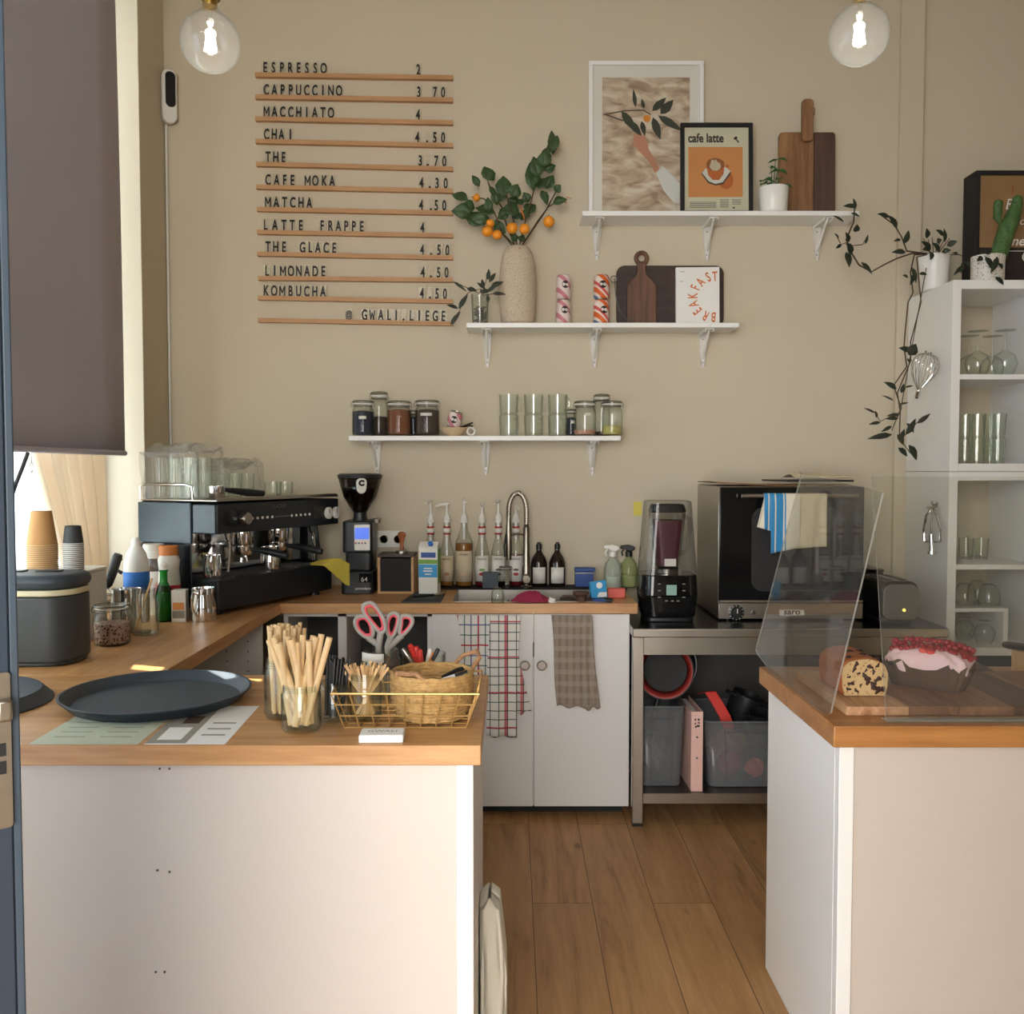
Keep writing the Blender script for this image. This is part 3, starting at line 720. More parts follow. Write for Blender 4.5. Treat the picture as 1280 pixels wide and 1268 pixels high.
for lx in (TX0 + 0.003, TX1 - 0.048):
    for ly in (fy + 0.012, 0.31):
        l = MB().bx(lx - ox, lx - ox + 0.045, ly, ly + 0.045, 0.012, TZ - 0.039).obj('leg', 'steel', t, bevel=0.003)
        MB().bx(lx - ox + 0.002, lx - ox + 0.043, ly + 0.002, ly + 0.043, 0, 0.012).obj('foot', 'black_plastic', l)
MB().bx(TX0 + 0.049 - ox, TX1 - 0.049 - ox, fy + 0.02, 0.35, LZ - 0.042, LZ).obj('undershelf', 'steel_dark', t, bevel=0.003)
MB().bx(TX0 + 0.049 - ox, TX1 - 0.049 - ox, fy + 0.016, fy + 0.02, LZ - 0.042, LZ).obj('shelf_lip', 'steel', t)

# ------------------------------------------------------------------ wall shelves
SHF, SHT = 4.29, 0.022
def shelf(x0, x1, ytop, label):
    zt_ = ytop
    cx_ = (x0 + x1) / 2
    return tag(MB().bx(x0 - cx_, x1 - cx_, SHF - WY, -0.001, -SHT, 0).obj('wall_shelf', 'white_gloss', loc=(cx_, WY, zt_), bevel=0.0015), label, 'shelf', 'white wall shelves')
Z1 = at(740, 263.5, SHF).z; Z2 = at(700, 403.5, SHF).z; Z3 = at(600, 545, SHF).z
shelf(0.324, 1.60, Z1, 'highest white wall shelf, with the framed prints and potted plant')
shelf(at(583, 404, SHF).x, at(924, 404, SHF).x, Z2, 'middle white wall shelf, with the stone vase and striped cans')
shelf(at(436, 545, SHF).x, at(776, 545, SHF).x, Z3, 'lowest white wall shelf, with the clip jars and glass mugs')
def bracket_proto():
    t = thing('shelf_bracket', 'x', 'bracket', (0, 0, 0), 0, 'white shelf brackets')
    MB().ext([(-0.024, -0.001), (0.024, -0.001), (0.008, -0.163), (-0.008, -0.163)], 0.003, RX).obj('wall_plate', 'white_metal', t, bevel=0.001)
    for s in (-1, 1): MB().add([(s * 0.022, -0.003, -0.002), (s * 0.007, -0.003, -0.16), (s * 0.007, -0.012, -0.16), (s * 0.022, -0.02, -0.002)], [(0, 1, 2, 3)]).obj('flange', 'white_metal', t, solid=0.003)
    MB().bx(-0.02, 0.02, -0.16, -0.004, -0.005, -0.001).bx(-0.02, -0.017, -0.16, -0.004, -0.016, -0.005).bx(0.017, 0.02, -0.16, -0.004, -0.016, -0.005).obj('shelf_arm', 'white_metal', t)
    MB().tube([(0, -0.145, -0.008), (0, -0.012, -0.12)], 0.006, 8).obj('brace', 'white_metal', t)
    for z in (-0.03, -0.14): MB().sph((0, -0.004, z), 0.004, (1, 0.5, 1), 8, 6).obj('screw', 'steel', t)
    return t
bp_ = bracket_proto(); first = True
for (zs, pxs, yv, nm) in ((Z1, (746, 884, 1022), 283, 'the highest shelf'), (Z2, (609, 743, 879), 418, 'the middle shelf'), (Z3, (471, 607, 740), 552, 'the lowest shelf')):
    for px, pos in zip(pxs, ('left', 'middle', 'right')):
        loc = (at(px, yv, WY - 0.01).x, WY - 0.0005, zs - SHT)
        lab = 'white metal bracket holding up %s, %s' % (nm, {'left': 'nearest its left end', 'middle': 'halfway along it', 'right': 'nearest its right end'}[pos])
        if first: bp_.location = loc; bp_['label'] = lab; first = False
        else: dup(bp_, loc, 0, lab)

# ------------------------------------------------------------------ tall cube cabinet on the right
CX, CYF, CYB = 1.90, 4.0, 4.442
ztop = at(1197, 350, CYF).z; zj = at(1186, 589.5, CYF).z; zb = at(1190, 820, CYF).z; zj2 = zj
CW = 0.82; ti = 0.038
def cube_unit(z0, z1, shelves, label):
    t = thing('shelf_unit', label, 'shelf unit', (CX + CW / 2, (CYF + CYB) / 2, z0))
    hw, hd, hh = CW / 2, (CYB - CYF) / 2, z1 - z0
    MB().bx(-hw, -hw + ti, -hd, hd, 0, hh).obj('side_panel', 'white_gloss', t, bevel=0.001)
    MB().bx(hw - ti, hw, -hd, hd, 0, hh).obj('side_panel', 'white_gloss', t, bevel=0.001)
    MB().bx(-hw + ti, hw - ti, -hd, hd, hh - ti, hh).obj('top_panel', 'white_gloss', t, bevel=0.001)
    MB().bx(-hw + ti, hw - ti, -hd, hd, 0, ti * 0.9).obj('bottom_panel', 'white_gloss', t, bevel=0.001)
    MB().bx(-0.008, 0.008, -hd + 0.002, hd, ti * 0.9, hh - ti).obj('divider', 'white_gloss', t)
    for z in shelves:
        for x0_, x1_ in ((-hw + ti, -0.0085), (0.0085, hw - ti)): MB().bx(x0_, x1_, -hd + 0.002, hd, z - z0 - 0.022, z - z0).obj('shelf', 'white_gloss', t)
    return t
zs1 = at(1210, 468, CYF).z; zs2 = at(1210, 706, CYF).z
cube_unit(zj, ztop, [zs1], 'white open shelf unit, upper one of the stacked pair, holding wine glasses')
cube_unit(zb, zj - 0.002, [zs2], 'white open shelf unit, lower one of the stacked pair, behind the cake')
tag(MB().bx(-0.46, 0.46, -0.2, 0.2, 0, zb - 0.001).obj('base_cabinet', 'dark_grey', loc=(CX + 0.46 + 0.0, 4.22, 0), bevel=0.003), 'dark grey low cabinet carrying the white shelf units', 'cabinet')
# small riser inside the lower unit
pr = at(1262, 763, CYF); pz0 = zb + ti * 0.9 + 0.0015
t = thing('shelf_riser', 'small white riser shelf inside the lowest compartment of the shelf unit', 'riser', (CX + ti + 0.002, CYF + 0.05, pz0))
rw = pr.x - CX - ti + 0.02
MB().bx(0, rw, 0, 0.3, pr.z - pz0 - 0.016, pr.z - pz0).obj('riser_top', 'white_gloss', t, bevel=0.001)
MB().bx(rw - 0.022, rw, 0, 0.3, 0, pr.z - pz0 - 0.016).obj('leg', 'white_gloss', t)
MB().bx(0, 0.012, 0.2, 0.3, 0, pr.z - pz0 - 0.016).obj('leg', 'white_gloss', t)
RZ = pr.z
# ------------------------------------------------------------------ menu rails and letters
ORD = ['first', 'second', 'third', 'fourth', 'fifth', 'sixth', 'seventh', 'eighth', 'ninth', 'tenth', 'eleventh', 'twelfth']
K = 3.3375
RL = [148, 240, 331, 425, 520, 615, 708, 803, 894, 995, 1077, 1170]
RR = [160, 253, 348, 442, 540, 632, 724, 818, 910, 1003, 1092, 1185]
XLz = [65, 66, 66, 67, 70, 70, 73, 74, 74, 77, 77, 77]
def lsp(s, a, b): return [(c, a + (b - a) * i / (len(s) - 1)) for i, c in enumerate(s)]
ROWS = [
 ('ESPRESSO', lsp('ESPRESSO', 106, 350), [('2', 744)]),
 ('CAPPUCCINO', lsp('CAPPUCCINO', 111, 414), [('3', 746), ('7', 813), ('0', 847)]),
 ('MACCHIATO', lsp('MACCHIATO', 112, 380), [('4', 743)]),
 ('CHAI', [('C', 112), ('H', 144), ('A', 174), ('I', 211)], [('4', 740), ('.', 781), ('5', 813), ('0', 847)]),
 ('THE', lsp('THE', 118, 182), [('3', 752), ('.', 783), ('7', 818), ('0', 852)]),
 ('CAFE MOKA', [('C', 118), ('A', 154), ('F', 187), ('E', 219), ('M', 283), ('O', 315), ('K', 352), ('A', 385)], [('4', 757), ('.', 792), ('3', 822), ('0', 858)]),
 ('MATCHA', lsp('MATCHA', 118, 290), [('4', 756), ('.', 797), ('5', 819), ('0', 852)]),
 ('LATTE FRAPPE', [('L', 108), ('A', 147), ('T', 184), ('T', 219), ('E', 254), ('F', 343), ('R', 378), ('A', 411), ('P', 443), ('P', 475), ('E', 508)], [('4', 761)]),
 ('THE GLACE', [('T', 118), ('H', 150), ('E', 184), ('G', 262), ('L', 294), ('A', 326), ('C', 360), ('E', 393)], [('4', 760), ('.', 797), ('5', 830), ('0', 865)]),
 ('LIMONADE', [('L', 114), ('I', 146), ('M', 181), ('O', 214), ('N', 247), ('A', 281), ('D', 315), ('E', 348)], [('4', 763), ('.', 797), ('5', 829), ('0', 862)]),
 ('KOMBUCHA', lsp('KOMBUCHA', 110, 347), [('4', 759), ('.', 793), ('5', 822), ('0', 855)]),
 ('', [('@', 455), ('G', 520), ('W', 552), ('A', 588), ('L', 622), ('I', 652), ('.', 683), ('L', 715), ('I', 748), ('E', 781), ('G', 815), ('E', 848)], []),
]
YR = WY - 0.014
for i, (word, chars, price) in enumerate(ROWS):
    a = at(300 + XLz[i] / K, 50 + RL[i] / K, YR); b = at(300 + 889 / K, 50 + RR[i] / K, YR)
    L = (b - a).length; ang = math.atan2(b.z - a.z, b.x - a.x)
    lab = 'slim oak menu rail on the wall carrying the word %s' % word if word else 'lowest slim oak menu rail on the wall, carrying the handle'
    r = MB()
    r.bx(-L / 2, L / 2, -0.003, 0.0135, -0.010, 0.003).bx(-L / 2, L / 2, -0.014, -0.008, -0.010, 0.010).bx(-L / 2, L / 2, -0.010, -0.003, -0.010, -0.002)
    rail = tag(r.obj('menu_rail', 'rail_oak', loc=(a + b) / 2, rot=(0, -ang, 0)), lab, 'menu rail', 'oak menu rails')
    seen = {}
    for grp, lst in (('w', chars), ('p', price)):
        for k, (c, zx) in enumerate(lst):
            u = 300 + zx / K
            q = (u - (300 + XLz[i] / K)) / ((889 - XLz[i]) / K)
            base = a.lerp(b, q)
            pale = i >= 9 or (i == 8 and (k >= 3 or grp == 'p')) or (i == 7 and k >= 5)
            if grp == 'w' and word: lab = 'black letter %s, %s letter of %s on the menu' % (c, ORD[k], word)
            elif grp == 'w' and c == '@': lab = 'black at sign opening the handle on the lowest menu rail'
            elif grp == 'w' and c == '.': lab = 'black full stop in the middle of the handle on the lowest menu rail'
            elif grp == 'w': lab = 'black letter %s, %s character of the handle on the lowest menu rail' % (c, ORD[k])
            elif c == '.': lab = 'black decimal point in the price beside %s on the menu' % word
            else: lab = 'black figure %s, %s sign of the price beside %s on the menu' % (c, ORD[k], word)
            nar = c in '.I'
            wt = 0.022 if c == '.' else 0.034
            # the card stands in the groove of its rail
            tl = tag(MB().bx(-wt / 2, wt / 2, -0.0008, 0.0002, 0, 0.066).obj('letter_card', 'tile_pale' if pale else 'tile_clear',
                     loc=(base.x, YR - 0.0062, base.z - 0.0015), rot=(0, -ang, 0)), lab, 'letter', 'menu letters')
            sz = 0.070
            if c == '.': text('glyph', '.', 0.06, 'ink', tl, (0, -0.0012, 0.0135), sx=0.8, bold=0.003, ext=0.0003)
            elif c == '@': text('glyph', '@', 0.044, 'ink', tl, (0, -0.0012, 0.022), sx=0.75, bold=0.0012, ext=0.0003)
            elif c in 'MW':
                o_ = bpy.data.objects.new('glyph', stroke_mesh(c).copy()); o_.data.materials.append(MATS['ink']); COL.objects.link(o_)
                o_.parent = tl; o_.location = (0, -0.0010, 0.0125); o_.rotation_euler = (PI / 2, 0, 0)
            else: text('glyph', c, sz, 'ink', tl, (0, -0.0012, 0.0125), sx={'M': 0.56, 'W': 0.5, 'I': 0.7}.get(c, 0.56), bold={'M': 0.0002, 'W': 0.0004}.get(c, 0.0018), ext=0.0003)

# ------------------------------------------------------------------ camera sensor and cable on the left pier
p = at(214, 123, WY - 0.02)
t = thing('wall_sensor', 'white oval security sensor with a dark lens mounted high on the wall corner', 'sensor', (XL + 0.035, WY - 0.035, p.z), math.radians(32))
MB().ext(rrect(0.068, 0.25, 0.033, 8), 0.035, T((0, 0.015, 0)) @ RX).obj('body', 'white_plastic', t, bevel=0.006)
MB().ext(rrect(0.046, 0.165, 0.022, 8, 0.003, 0.030), 0.005, T((0, -0.019, 0)) @ RX).obj('lens_window', 'black_gloss', t, bevel=0.003)
cb = [Vector((XL + 0.012, WY - 0.012, p.z - 0.12)), Vector((XL + 0.010, WY - 0.010, p.z - 0.2))] + [Vector((XL + 0.008, WY - 0.008, z)) for z in (2.6, 2.0, 1.4, 0.96)]
tag(MB().tube(cb, 0.006, 8).obj('sensor_cable', 'white_plastic'), 'white cable running down the wall corner from the sensor', 'cable')

# ------------------------------------------------------------------ pendant bulbs
def bulb(px, py, label):
    p = at(px, py, 2.0)
    t = thing('pendant_lamp', label, 'lamp', (p.x, p.y, p.z), 0, 'bare globe pendant lamps')
    pr = [(0.0, -0.0625)] + [(0.0625 * math.sin(a), -0.0625 * math.cos(a)) for a in [math.radians(x) for x in range(10, 160, 10)]] + [(0.017, 0.068), (0.0145, 0.08)]
    MB().lathe(pr, 32).obj('glass_globe', 'bulb_glass', t)
    f = MB()
    for k in range(6):
        a = 2 * PI * k / 6
        f.tube([(0.004 * math.cos(a), 0.004 * math.sin(a), 0.025), (0.011 * math.cos(a), 0.011 * math.sin(a), -0.018)], 0.0034, 8)
    f.obj('filament', 'filament', t)
    MB().tube([(0, 0, 0.075), (0, 0, 0.03)], 0.004, 8).obj('stem', 'tumbler_glass', t)
    MB().lathe([(0.0, 0.074), (0.0148, 0.074), (0.0155, 0.09), (0.022, 0.091), (0.023, 0.135), (0.012, 0.145), (0.0, 0.145)], 24).obj('socket', 'brass', t)
    MB().tube([(0, 0, 0.144), (0, 0, CE - p.z)], 0.0035, 8).obj('cord', 'black_matte', t)
    MB().lathe([(0.0, CE - p.z - 0.03), (0.05, CE - p.z - 0.025), (0.055, CE - p.z), (0, CE - p.z)], 24).obj('ceiling_cup', 'brass', t)
    l = bpy.data.lights.new('filament_light', 'POINT'); l.energy = 1.3; l.color = (1.0, 0.93, 0.82); l.shadow_soft_size = 0.02
    o = bpy.data.objects.new('filament_light', l); COL.objects.link(o); o.parent = t; o.location = (0, 0, -0.03)
bulb(263, 53, 'lit bare globe bulb pendant hanging in front of the menu')
bulb(1074, 44, 'lit bare globe bulb pendant hanging above the right cabinet side')

# ------------------------------------------------------------------ top shelf: prints, plant, boards
YS = 4.41
def leaning(name, label, cat, u0, u1, v0, v1, Yb, depth=0.018):
    """frame standing on a shelf: local x right, z up, back at y = depth"""
    a = at(u0, v1, Yb); b = at(u1, v0, Yb)
    return a, b
p0, p1 = at(736, 262, 4.42), at(880, 76, 4.44)
wdt, hgt = p1.x - p0.x, p1.z - Z1
tilt = -math.radians(1.7)
t = thing('framed_print', 'large white framed print of an orange on a twig, on the highest shelf', 'picture', ((p0.x + p1.x) / 2, 4.438, Z1 + 0.001), (tilt, 0, 0))
def frame(t, w_, h_, fw, d, m, print_m, mat_m=None, mat_in=None):
    f = MB()
    f.bx(-w_ / 2, w_ / 2, -d, 0, 0, fw).bx(-w_ / 2, w_ / 2, -d, 0, h_ - fw, h_).bx(-w_ / 2, -w_ / 2 + fw, -d, 0, fw, h_ - fw).bx(w_ / 2 - fw, w_ / 2, -d, 0, fw, h_ - fw)
    f.obj('frame', m, t, bevel=0.0015)
    MB().bx(-w_ / 2 + fw, w_ / 2 - fw, -0.006, -0.001, fw, h_ - fw).obj('mount' if mat_m else 'print', mat_m or print_m, t)
frame(t, wdt, hgt, 0.019, 0.02, 'white_gloss', None, 'mat_board')
sx_, sz_ = wdt / 144.0, hgt / 187.0
def lp(u, v): return ((u - 808) * sx_, (262.5 - v) * sz_)
(ax, az), (bx_, bz) = lp(753, 255), lp(863, 94)
pr = MB().bx(ax, bx_, -0.0068, -0.006, az, bz).obj('print', 'dappled_print', t)
def flat(name, polys, m, parent, y=-0.0072, th=0.0004):
    b = MB()
    for k, pl in enumerate(polys): b.ext(pl, th, T((0, y - 0.00003 * k, 0)) @ RX)
    return b.obj(name, m, parent, smooth=False)
# twig, leaves, fruit, hand and sleeve of the print, in zoomed pixels (3.368 per px, origin 550,60)
def zp(x, y): return lp(550 + x / 3.368, 60 + y / 3.368)
def lf(x0, y0, x1, y1, wd):
    a, b = Vector(zp(x0, y0)), Vector(zp(x1, y1)); d = b - a; n_ = Vector((-d.y, d.x)).normalized() * wd * sx_ / 3.368
    o = []
    for q, k in ((0, 0), (0.2, 0.75), (0.45, 1), (0.75, 0.6), (1, 0)): o.append(tuple(a + d * q + n_ * k))
    for q, k in ((0.75, 0.6), (0.45, 1), (0.2, 0.75)): o.append(tuple(a + d * q - n_ * k))
    return list(reversed(o))
flat('sleeve', [[zp(*q) for q in ((912, 500), (940, 470), (1012, 540), (1012, 620), (985, 615), (945, 570))]], 'paper_white', pr)
flat('hand', [[zp(*q) for q in ((815, 352), (828, 342), (850, 352), (872, 390), (905, 440), (925, 480), (908, 498), (880, 450), (838, 410), (818, 385))],
              lf(815, 335, 850, 412, 6), lf(828, 328, 862, 415, 6), lf(842, 326, 872, 420, 6), lf(858, 338, 882, 425, 6), lf(806, 372, 845, 405, 5)], 'skin_print', pr, -0.0074)
tw = [[zp(690, 262), zp(780, 246), zp(860, 244), zp(890, 262), zp(888, 266), zp(858, 249), zp(780, 251), zp(690, 267)], [zp(700, 262), zp(770, 285), zp(815, 290), zp(815, 294), zp(768, 290), zp(700, 267)]]
flat('twig', tw, 'stem_brown', pr, -0.0076)
flat('leaves', [lf(895, 250, 955, 195, 16), lf(930, 262, 985, 205, 20), lf(920, 268, 1025, 330, 17), lf(898, 275, 930, 365, 18), lf(825, 235, 815, 160, 9), lf(765, 250, 830, 335, 18), lf(800, 290, 850, 350, 16), lf(860, 240, 850, 200, 8), lf(850, 290, 865, 350, 12)], 'leaf_dark', pr, -0.0078)
cx_, cz_ = zp(873, 280)
flat('orange', [[(cx_ + 0.0175 * math.cos(a), cz_ + 0.0175 * math.sin(a)) for a in [2 * PI * k / 20 for k in range(20)]]], 'kumquat', pr, -0.0083)
MB().bx(-wdt / 2 + 0.019, wdt / 2 - 0.019, -0.0125, -0.012, 0.019, hgt - 0.019).obj('glazing', 'clear_glass', t)
# poster in black frame
p0, p1 = at(851, 262, 4.36), at(941, 154, 4.38)
w2, h2 = p1.x - p0.x, p1.z - Z1
t = thing('framed_poster', 'small black framed cafe latte poster standing before the larger print', 'picture', ((p0.x + p1.x) / 2, 4.375, Z1 + 0.001), (-math.radians(3), 0, 0))
frame(t, w2, h2, 0.0175, 0.022, 'black_matte', 'paper_cream')
def q2(x, y): return ((840 + x / 5.82 - 896) * w2 / 90, (262 - (145 + y / 5.82)) * h2 / 108)   # zoomed pixel -> poster
def poly2(pts): return [q2(*p) for p in pts]
flat('orange_field', [poly2([(122, 558), (518, 556), (518, 212), (122, 212)])], 'orange_print', t, -0.0064)
text('title', 'cafe latte', 0.058, 'ink', t, (q2(250, 178)[0], -0.0066, q2(250, 178)[1]), sx=0.79, bold=0.0017, ext=0.0003)
def ell(cx, cy, rx, ry, n=28): return list(reversed([(cx + rx * math.cos(2 * PI * k / n), cy + ry * math.sin(2 * PI * k / n)) for k in range(n)]))
flat('cup_shade', [poly2(ell(395, 440, 55, 62))], 'orange_ink', t, -0.0068)
flat('saucer', [poly2([(215, 395), (240, 365), (395, 355), (432, 385), (425, 410), (375, 468), (320, 478), (265, 460)][::-1])], 'taupe_dark', t, -0.0070)
flat('saucer_top', [poly2([(222, 390), (245, 362), (395, 350), (428, 380), (372, 455), (320, 466), (272, 450)][::-1])], 'label_white', t, -0.0072)
flat('cup', [poly2([(252, 340), (385, 335), (378, 400), (345, 440), (300, 440), (266, 405)][::-1]), poly2(ell(405, 345, 13, 13))], 'orange_ink', t, -0.0074)
flat('cup_rim', [poly2(ell(318, 333, 66, 45))], 'tamper_wood', t, -0.0076)
flat('foam', [poly2(ell(318, 345, 40, 32)), poly2(ell(298, 318, 12, 18)), poly2(ell(320, 315, 10, 16))], 'label_cream', t, -0.0079)
ln = [poly2([(x0, y + 3), (x1, y + 3), (x1, y - 2), (x0, y - 2)]) for (x0, x1, ys) in ((132, 325, range(592, 635, 9)), (352, 415, range(575, 635, 10)), (440, 505, range(575, 612, 10))) for y in ys]
ln += [poly2([(132, 654), (505, 654), (505, 650), (132, 650)])]
flat('small_print', ln, 'ink_grey', t, -0.0066)
flat('boot_mark', [poly2([(452, 150), (470, 138), (482, 146), (474, 156), (494, 178), (486, 183), (466, 160), (456, 162)][::-1]), poly2(ell(452, 630, 8, 6))], 'ink', t, -0.0066)
MB().bx(-w2 / 2 + 0.0175, w2 / 2 - 0.0175, -0.0135, -0.013, 0.0175, h2 - 0.0175).obj('glazing', 'clear_glass', t)

def pot_plant_leaf(b, base, tip, wd): b.leaf(base, tip, wd)
# little plant
pc = at(966, 262, 4.35)
t = thing('potted_plant', 'small leafy plant in a white pot before the wooden boards', 'plant', (pc.x, 4.342, Z1))
MB().lathe([(0, 0.0), (0.056, 0.0), (0.062, 0.01), (0.07, 0.115), (0.069, 0.118), (0.064, 0.115), (0.058, 0.09), (0, 0.09)], 32).obj('pot', 'white_ceramic', t)
MB().lathe([(0, 0.093), (0.057, 0.0905)], 20).obj('soil', 'coffee_beans', t)
st = MB(); lv = MB(); rnd = random.Random(3)
for (x, z, r) in ((0.0, 0.235, 0.045), (0.035, 0.25, 0.04), (-0.03, 0.2, 0.045), (0.015, 0.19, 0.05), (-0.012, 0.165, 0.045), (-0.055, 0.145, 0.055), (0.03, 0.16, 0.04), (-0.05, 0.13, 0.05), (0.055, 0.125, 0.04), (0.0, 0.13, 0.05)):
    y = rnd.uniform(-0.04, 0.02)
    st.tube([(0, 0, 0.09), (x * 0.4, y * 0.4, z * 0.7), (x * 0.8, y, z)], 0.0016, 5)
    for k in range(2):
        a = rnd.uniform(0, 2 * PI); d = Vector((math.cos(a), -abs(math.sin(a)) * 0.7, -0.25)) * r * 0.9
        lv.leaf((x * 0.8, y, z), Vector((x * 0.8, y, z)) + d, r * 0.8, curl=0.25)
st.obj('stems', 'leaf_green', t); lv.obj('leaves', 'leaf_bright', t, solid=0.0008)
# two tone board
p0, p1 = at(973, 262, 4.42), at(1043, 167, 4.44)
bw_, bh = p1.x - p0.x, p1.z - Z1; bhn = at(1007, 128, 4.45).z - Z1
t = thing('cutting_board', 'tall two tone wooden cutting board with a handle on the highest shelf', 'cutting board', ((p0.x + p1.x) / 2, 4.433, Z1 + 0.001), (-math.radians(1.6), 0, 0))
xs = (1016.5 - 1008) * bw_ / 70
MB().ext([(-bw_ / 2, 0), (xs - 0.001, 0), (xs - 0.001, bh), (-bw_ / 2 + 0.02, bh), (-bw_ / 2 + 0.005, bh - 0.005), (-bw_ / 2, bh - 0.02)], 0.02, RX).obj('light_plank', 'acacia_light', t, bevel=0.003)
MB().ext([(xs, 0), (bw_ / 2, 0), (bw_ / 2, bh - 0.01), (bw_ / 2 - 0.01, bh), (xs, bh)], 0.02, RX).obj('dark_plank', 'acacia_dark', t, bevel=0.003)
hx0, hx1 = (1000 - 1008) * bw_ / 70, (1014 - 1008) * bw_ / 70
MB().ext(rrect(hx1 - hx0, bhn - bh + 0.05, 0.02, 5, (hx0 + hx1) / 2, (bhn + bh) / 2 - 0.0251), 0.02, T((0, -0.0205, 0)) @ RX).obj('handle', 'acacia_light', t, bevel=0.003)
p = at(1013, 141, 4.43)
MB().tube([(hx1 - 0.012, -0.04, bhn - 0.04), (hx1 + 0.004, -0.044, bhn - 0.05), (hx1 + 0.006, -0.03, bhn - 0.075), (hx1 - 0.006, -0.043, bhn - 0.06)], 0.0025, 6, closed=True).obj('hanging_cord', 'jute', t)

# ------------------------------------------------------------------ middle shelf
p = at(647, 402, 4.37)
t = thing('vase', 'tall textured beige stone vase on the middle shelf holding orange branches', 'vase', (p.x, 4.375, Z2))
k = 0.0038
vp = [(0, 0), (0.062, 0), (0.075, 0.01), (0.083, 0.06), (0.088, 0.14), (0.0885, 0.2), (0.082, 0.28), (0.07, 0.335), (0.055, 0.362), (0.05, 0.365), (0.044, 0.36), (0.05, 0.33), (0.05, 0.2), (0, 0.15)]
MB().lathe(vp, 40, wav=lambda a, z: 0.015 * math.sin(3 * a + z * 30)).obj('body', 'vase_stone', t)
MB().cyl((0.01, -0.058, 0.343), (0.011, -0.063, 0.342), 0.008, n=12).obj('cork_dot', 'tamper_wood', t)
# branches: pixels in the 4.878x zoom, origin (550,150)
br = thing('fruit_branches', 'green leafy branches with small orange fruits standing in the beige vase', 'branches', (p.x, 4.375, Z2 + 0.2))
O = Vector(br.location)
def bp(x, y, dy=0.0): return at(550 + x / 4.878, 150 + y / 4.878, 4.375 + dy) - O
st = MB()
neck = [bp(440, 765, -.02), bp(455, 765, 0), bp(470, 765, .02), bp(485, 765, -.02), bp(500, 765, 0.01)]
for n_, pts in ((0, [(385, 700), (330, 560), (270, 480), (190, 470)]), (1, [(405, 640), (380, 540), (300, 400), (290, 370)]), (2, [(450, 620), (420, 500), (390, 420)]),
              (3, [(525, 600), (560, 480), (600, 300), (690, 90)]), (4, [(560, 680), (650, 545), (700, 450), (715, 410)]), (1, [(380, 690), (250, 590), (120, 540)]), (4, [(600, 610), (660, 530), (750, 480)])):
    dy = 0.03 * math.sin(n_ * 2.1) - 0.01
    pl = [neck[n_] - Vector((0, 0, 0.1)), neck[n_]] + [bp(x, y, dy * (i + 1)) for i, (x, y) in enumerate(pts)]
    st.tube(pl, [0.0032] * (len(pl) - 1) + [0.0014], 6)
st.obj('stems', 'stem_brown', br)
lv = MB(); rnd = random.Random(11)
LV = [(300, 370, 270, 280, 60), (330, 370, 262, 290, 52), (240, 405, 195, 335, 34), (170, 490, 70, 450, 52), (190, 560, 70, 555, 70), (210, 540, 130, 520, 62), (260, 640, 150, 570, 74), (330, 570, 215, 530, 66), (300, 600, 190, 610, 60),
      (390, 470, 385, 335, 74), (440, 470, 475, 390, 62), (350, 520, 320, 420, 44), (330, 460, 300, 400, 30), (480, 560, 380, 540, 76), (470, 520, 410, 480, 60), (540, 500, 510, 440, 44), (520, 570, 585, 515, 62), (570, 430, 550, 250, 66), (600, 350, 570, 220, 66),
      (630, 290, 640, 185, 66), (640, 310, 705, 275, 46), (650, 420, 690, 335, 62), (620, 430, 655, 520, 40), (690, 210, 680, 60, 46), (690, 190, 715, 90, 44), (670, 210, 620, 190, 50), (600, 390, 560, 350, 56), (610, 330, 590, 240, 60), (705, 440, 735, 395, 44), (690, 510, 775, 480, 46),
      (330, 650, 400, 690, 66), (380, 630, 330, 660, 60), (440, 600, 500, 570, 56), (420, 560, 350, 600, 58), (600, 420, 640, 350, 50), (690, 150, 660, 200, 40), (390, 440, 370, 500, 44), (500, 520, 470, 480, 40), (550, 560, 490, 610, 50), (460, 740, 440, 690, 36), (490, 745, 510, 700, 34), (300, 560, 290, 470, 40), (640, 250, 660, 190, 50), (655, 300, 620, 260, 50)]
for (x0, y0, x1, y1, wd) in LV:
    dy = rnd.uniform(-0.06, 0.02)
    lv.leaf(bp(x0, y0, dy), bp(x1, y1, dy + rnd.uniform(-0.02, 0.02)), 1.35 * wd / 4.878 * 0.0038, up=(rnd.uniform(-.3, .3), -1, rnd.uniform(-.2, .5)), curl=rnd.uniform(0.05, 0.2))
lv.obj('leaves', 'leaf_green', br, solid=0.0008)
for (x, y, dy, r) in ((222, 475, -.03, 23), (288, 680, -.06, 33), (305, 632, -.03, 27), (348, 700, -.05, 29), (440, 660, -.06, 34), (515, 665, -.05, 32), (664, 620, -.03, 35)):
    c = bp(x, y, dy)
    f = MB().sph((0, 0, 0), r / 4.878 * 0.0038, (1, 1, 0.97), 18, 12).obj('fruit', 'kumquat', br, loc=c)
    MB().cyl((0, 0, r / 4.878 * 0.0036), (0.001, 0, r / 4.878 * 0.0044), 0.0018, n=6).obj('calyx', 'leaf_dark', f)
MB().tube([bp(770, 470, -.03), bp(800, 480, -.03)], 0.002, 5).tube([bp(755, 490, -.03), bp(770, 505, -.03)], 0.003, 5).tube([bp(488, 520, -.06), bp(515, 605, -.06)], 0.0035, 5).obj('dry_tips', 'orange_ink', br)
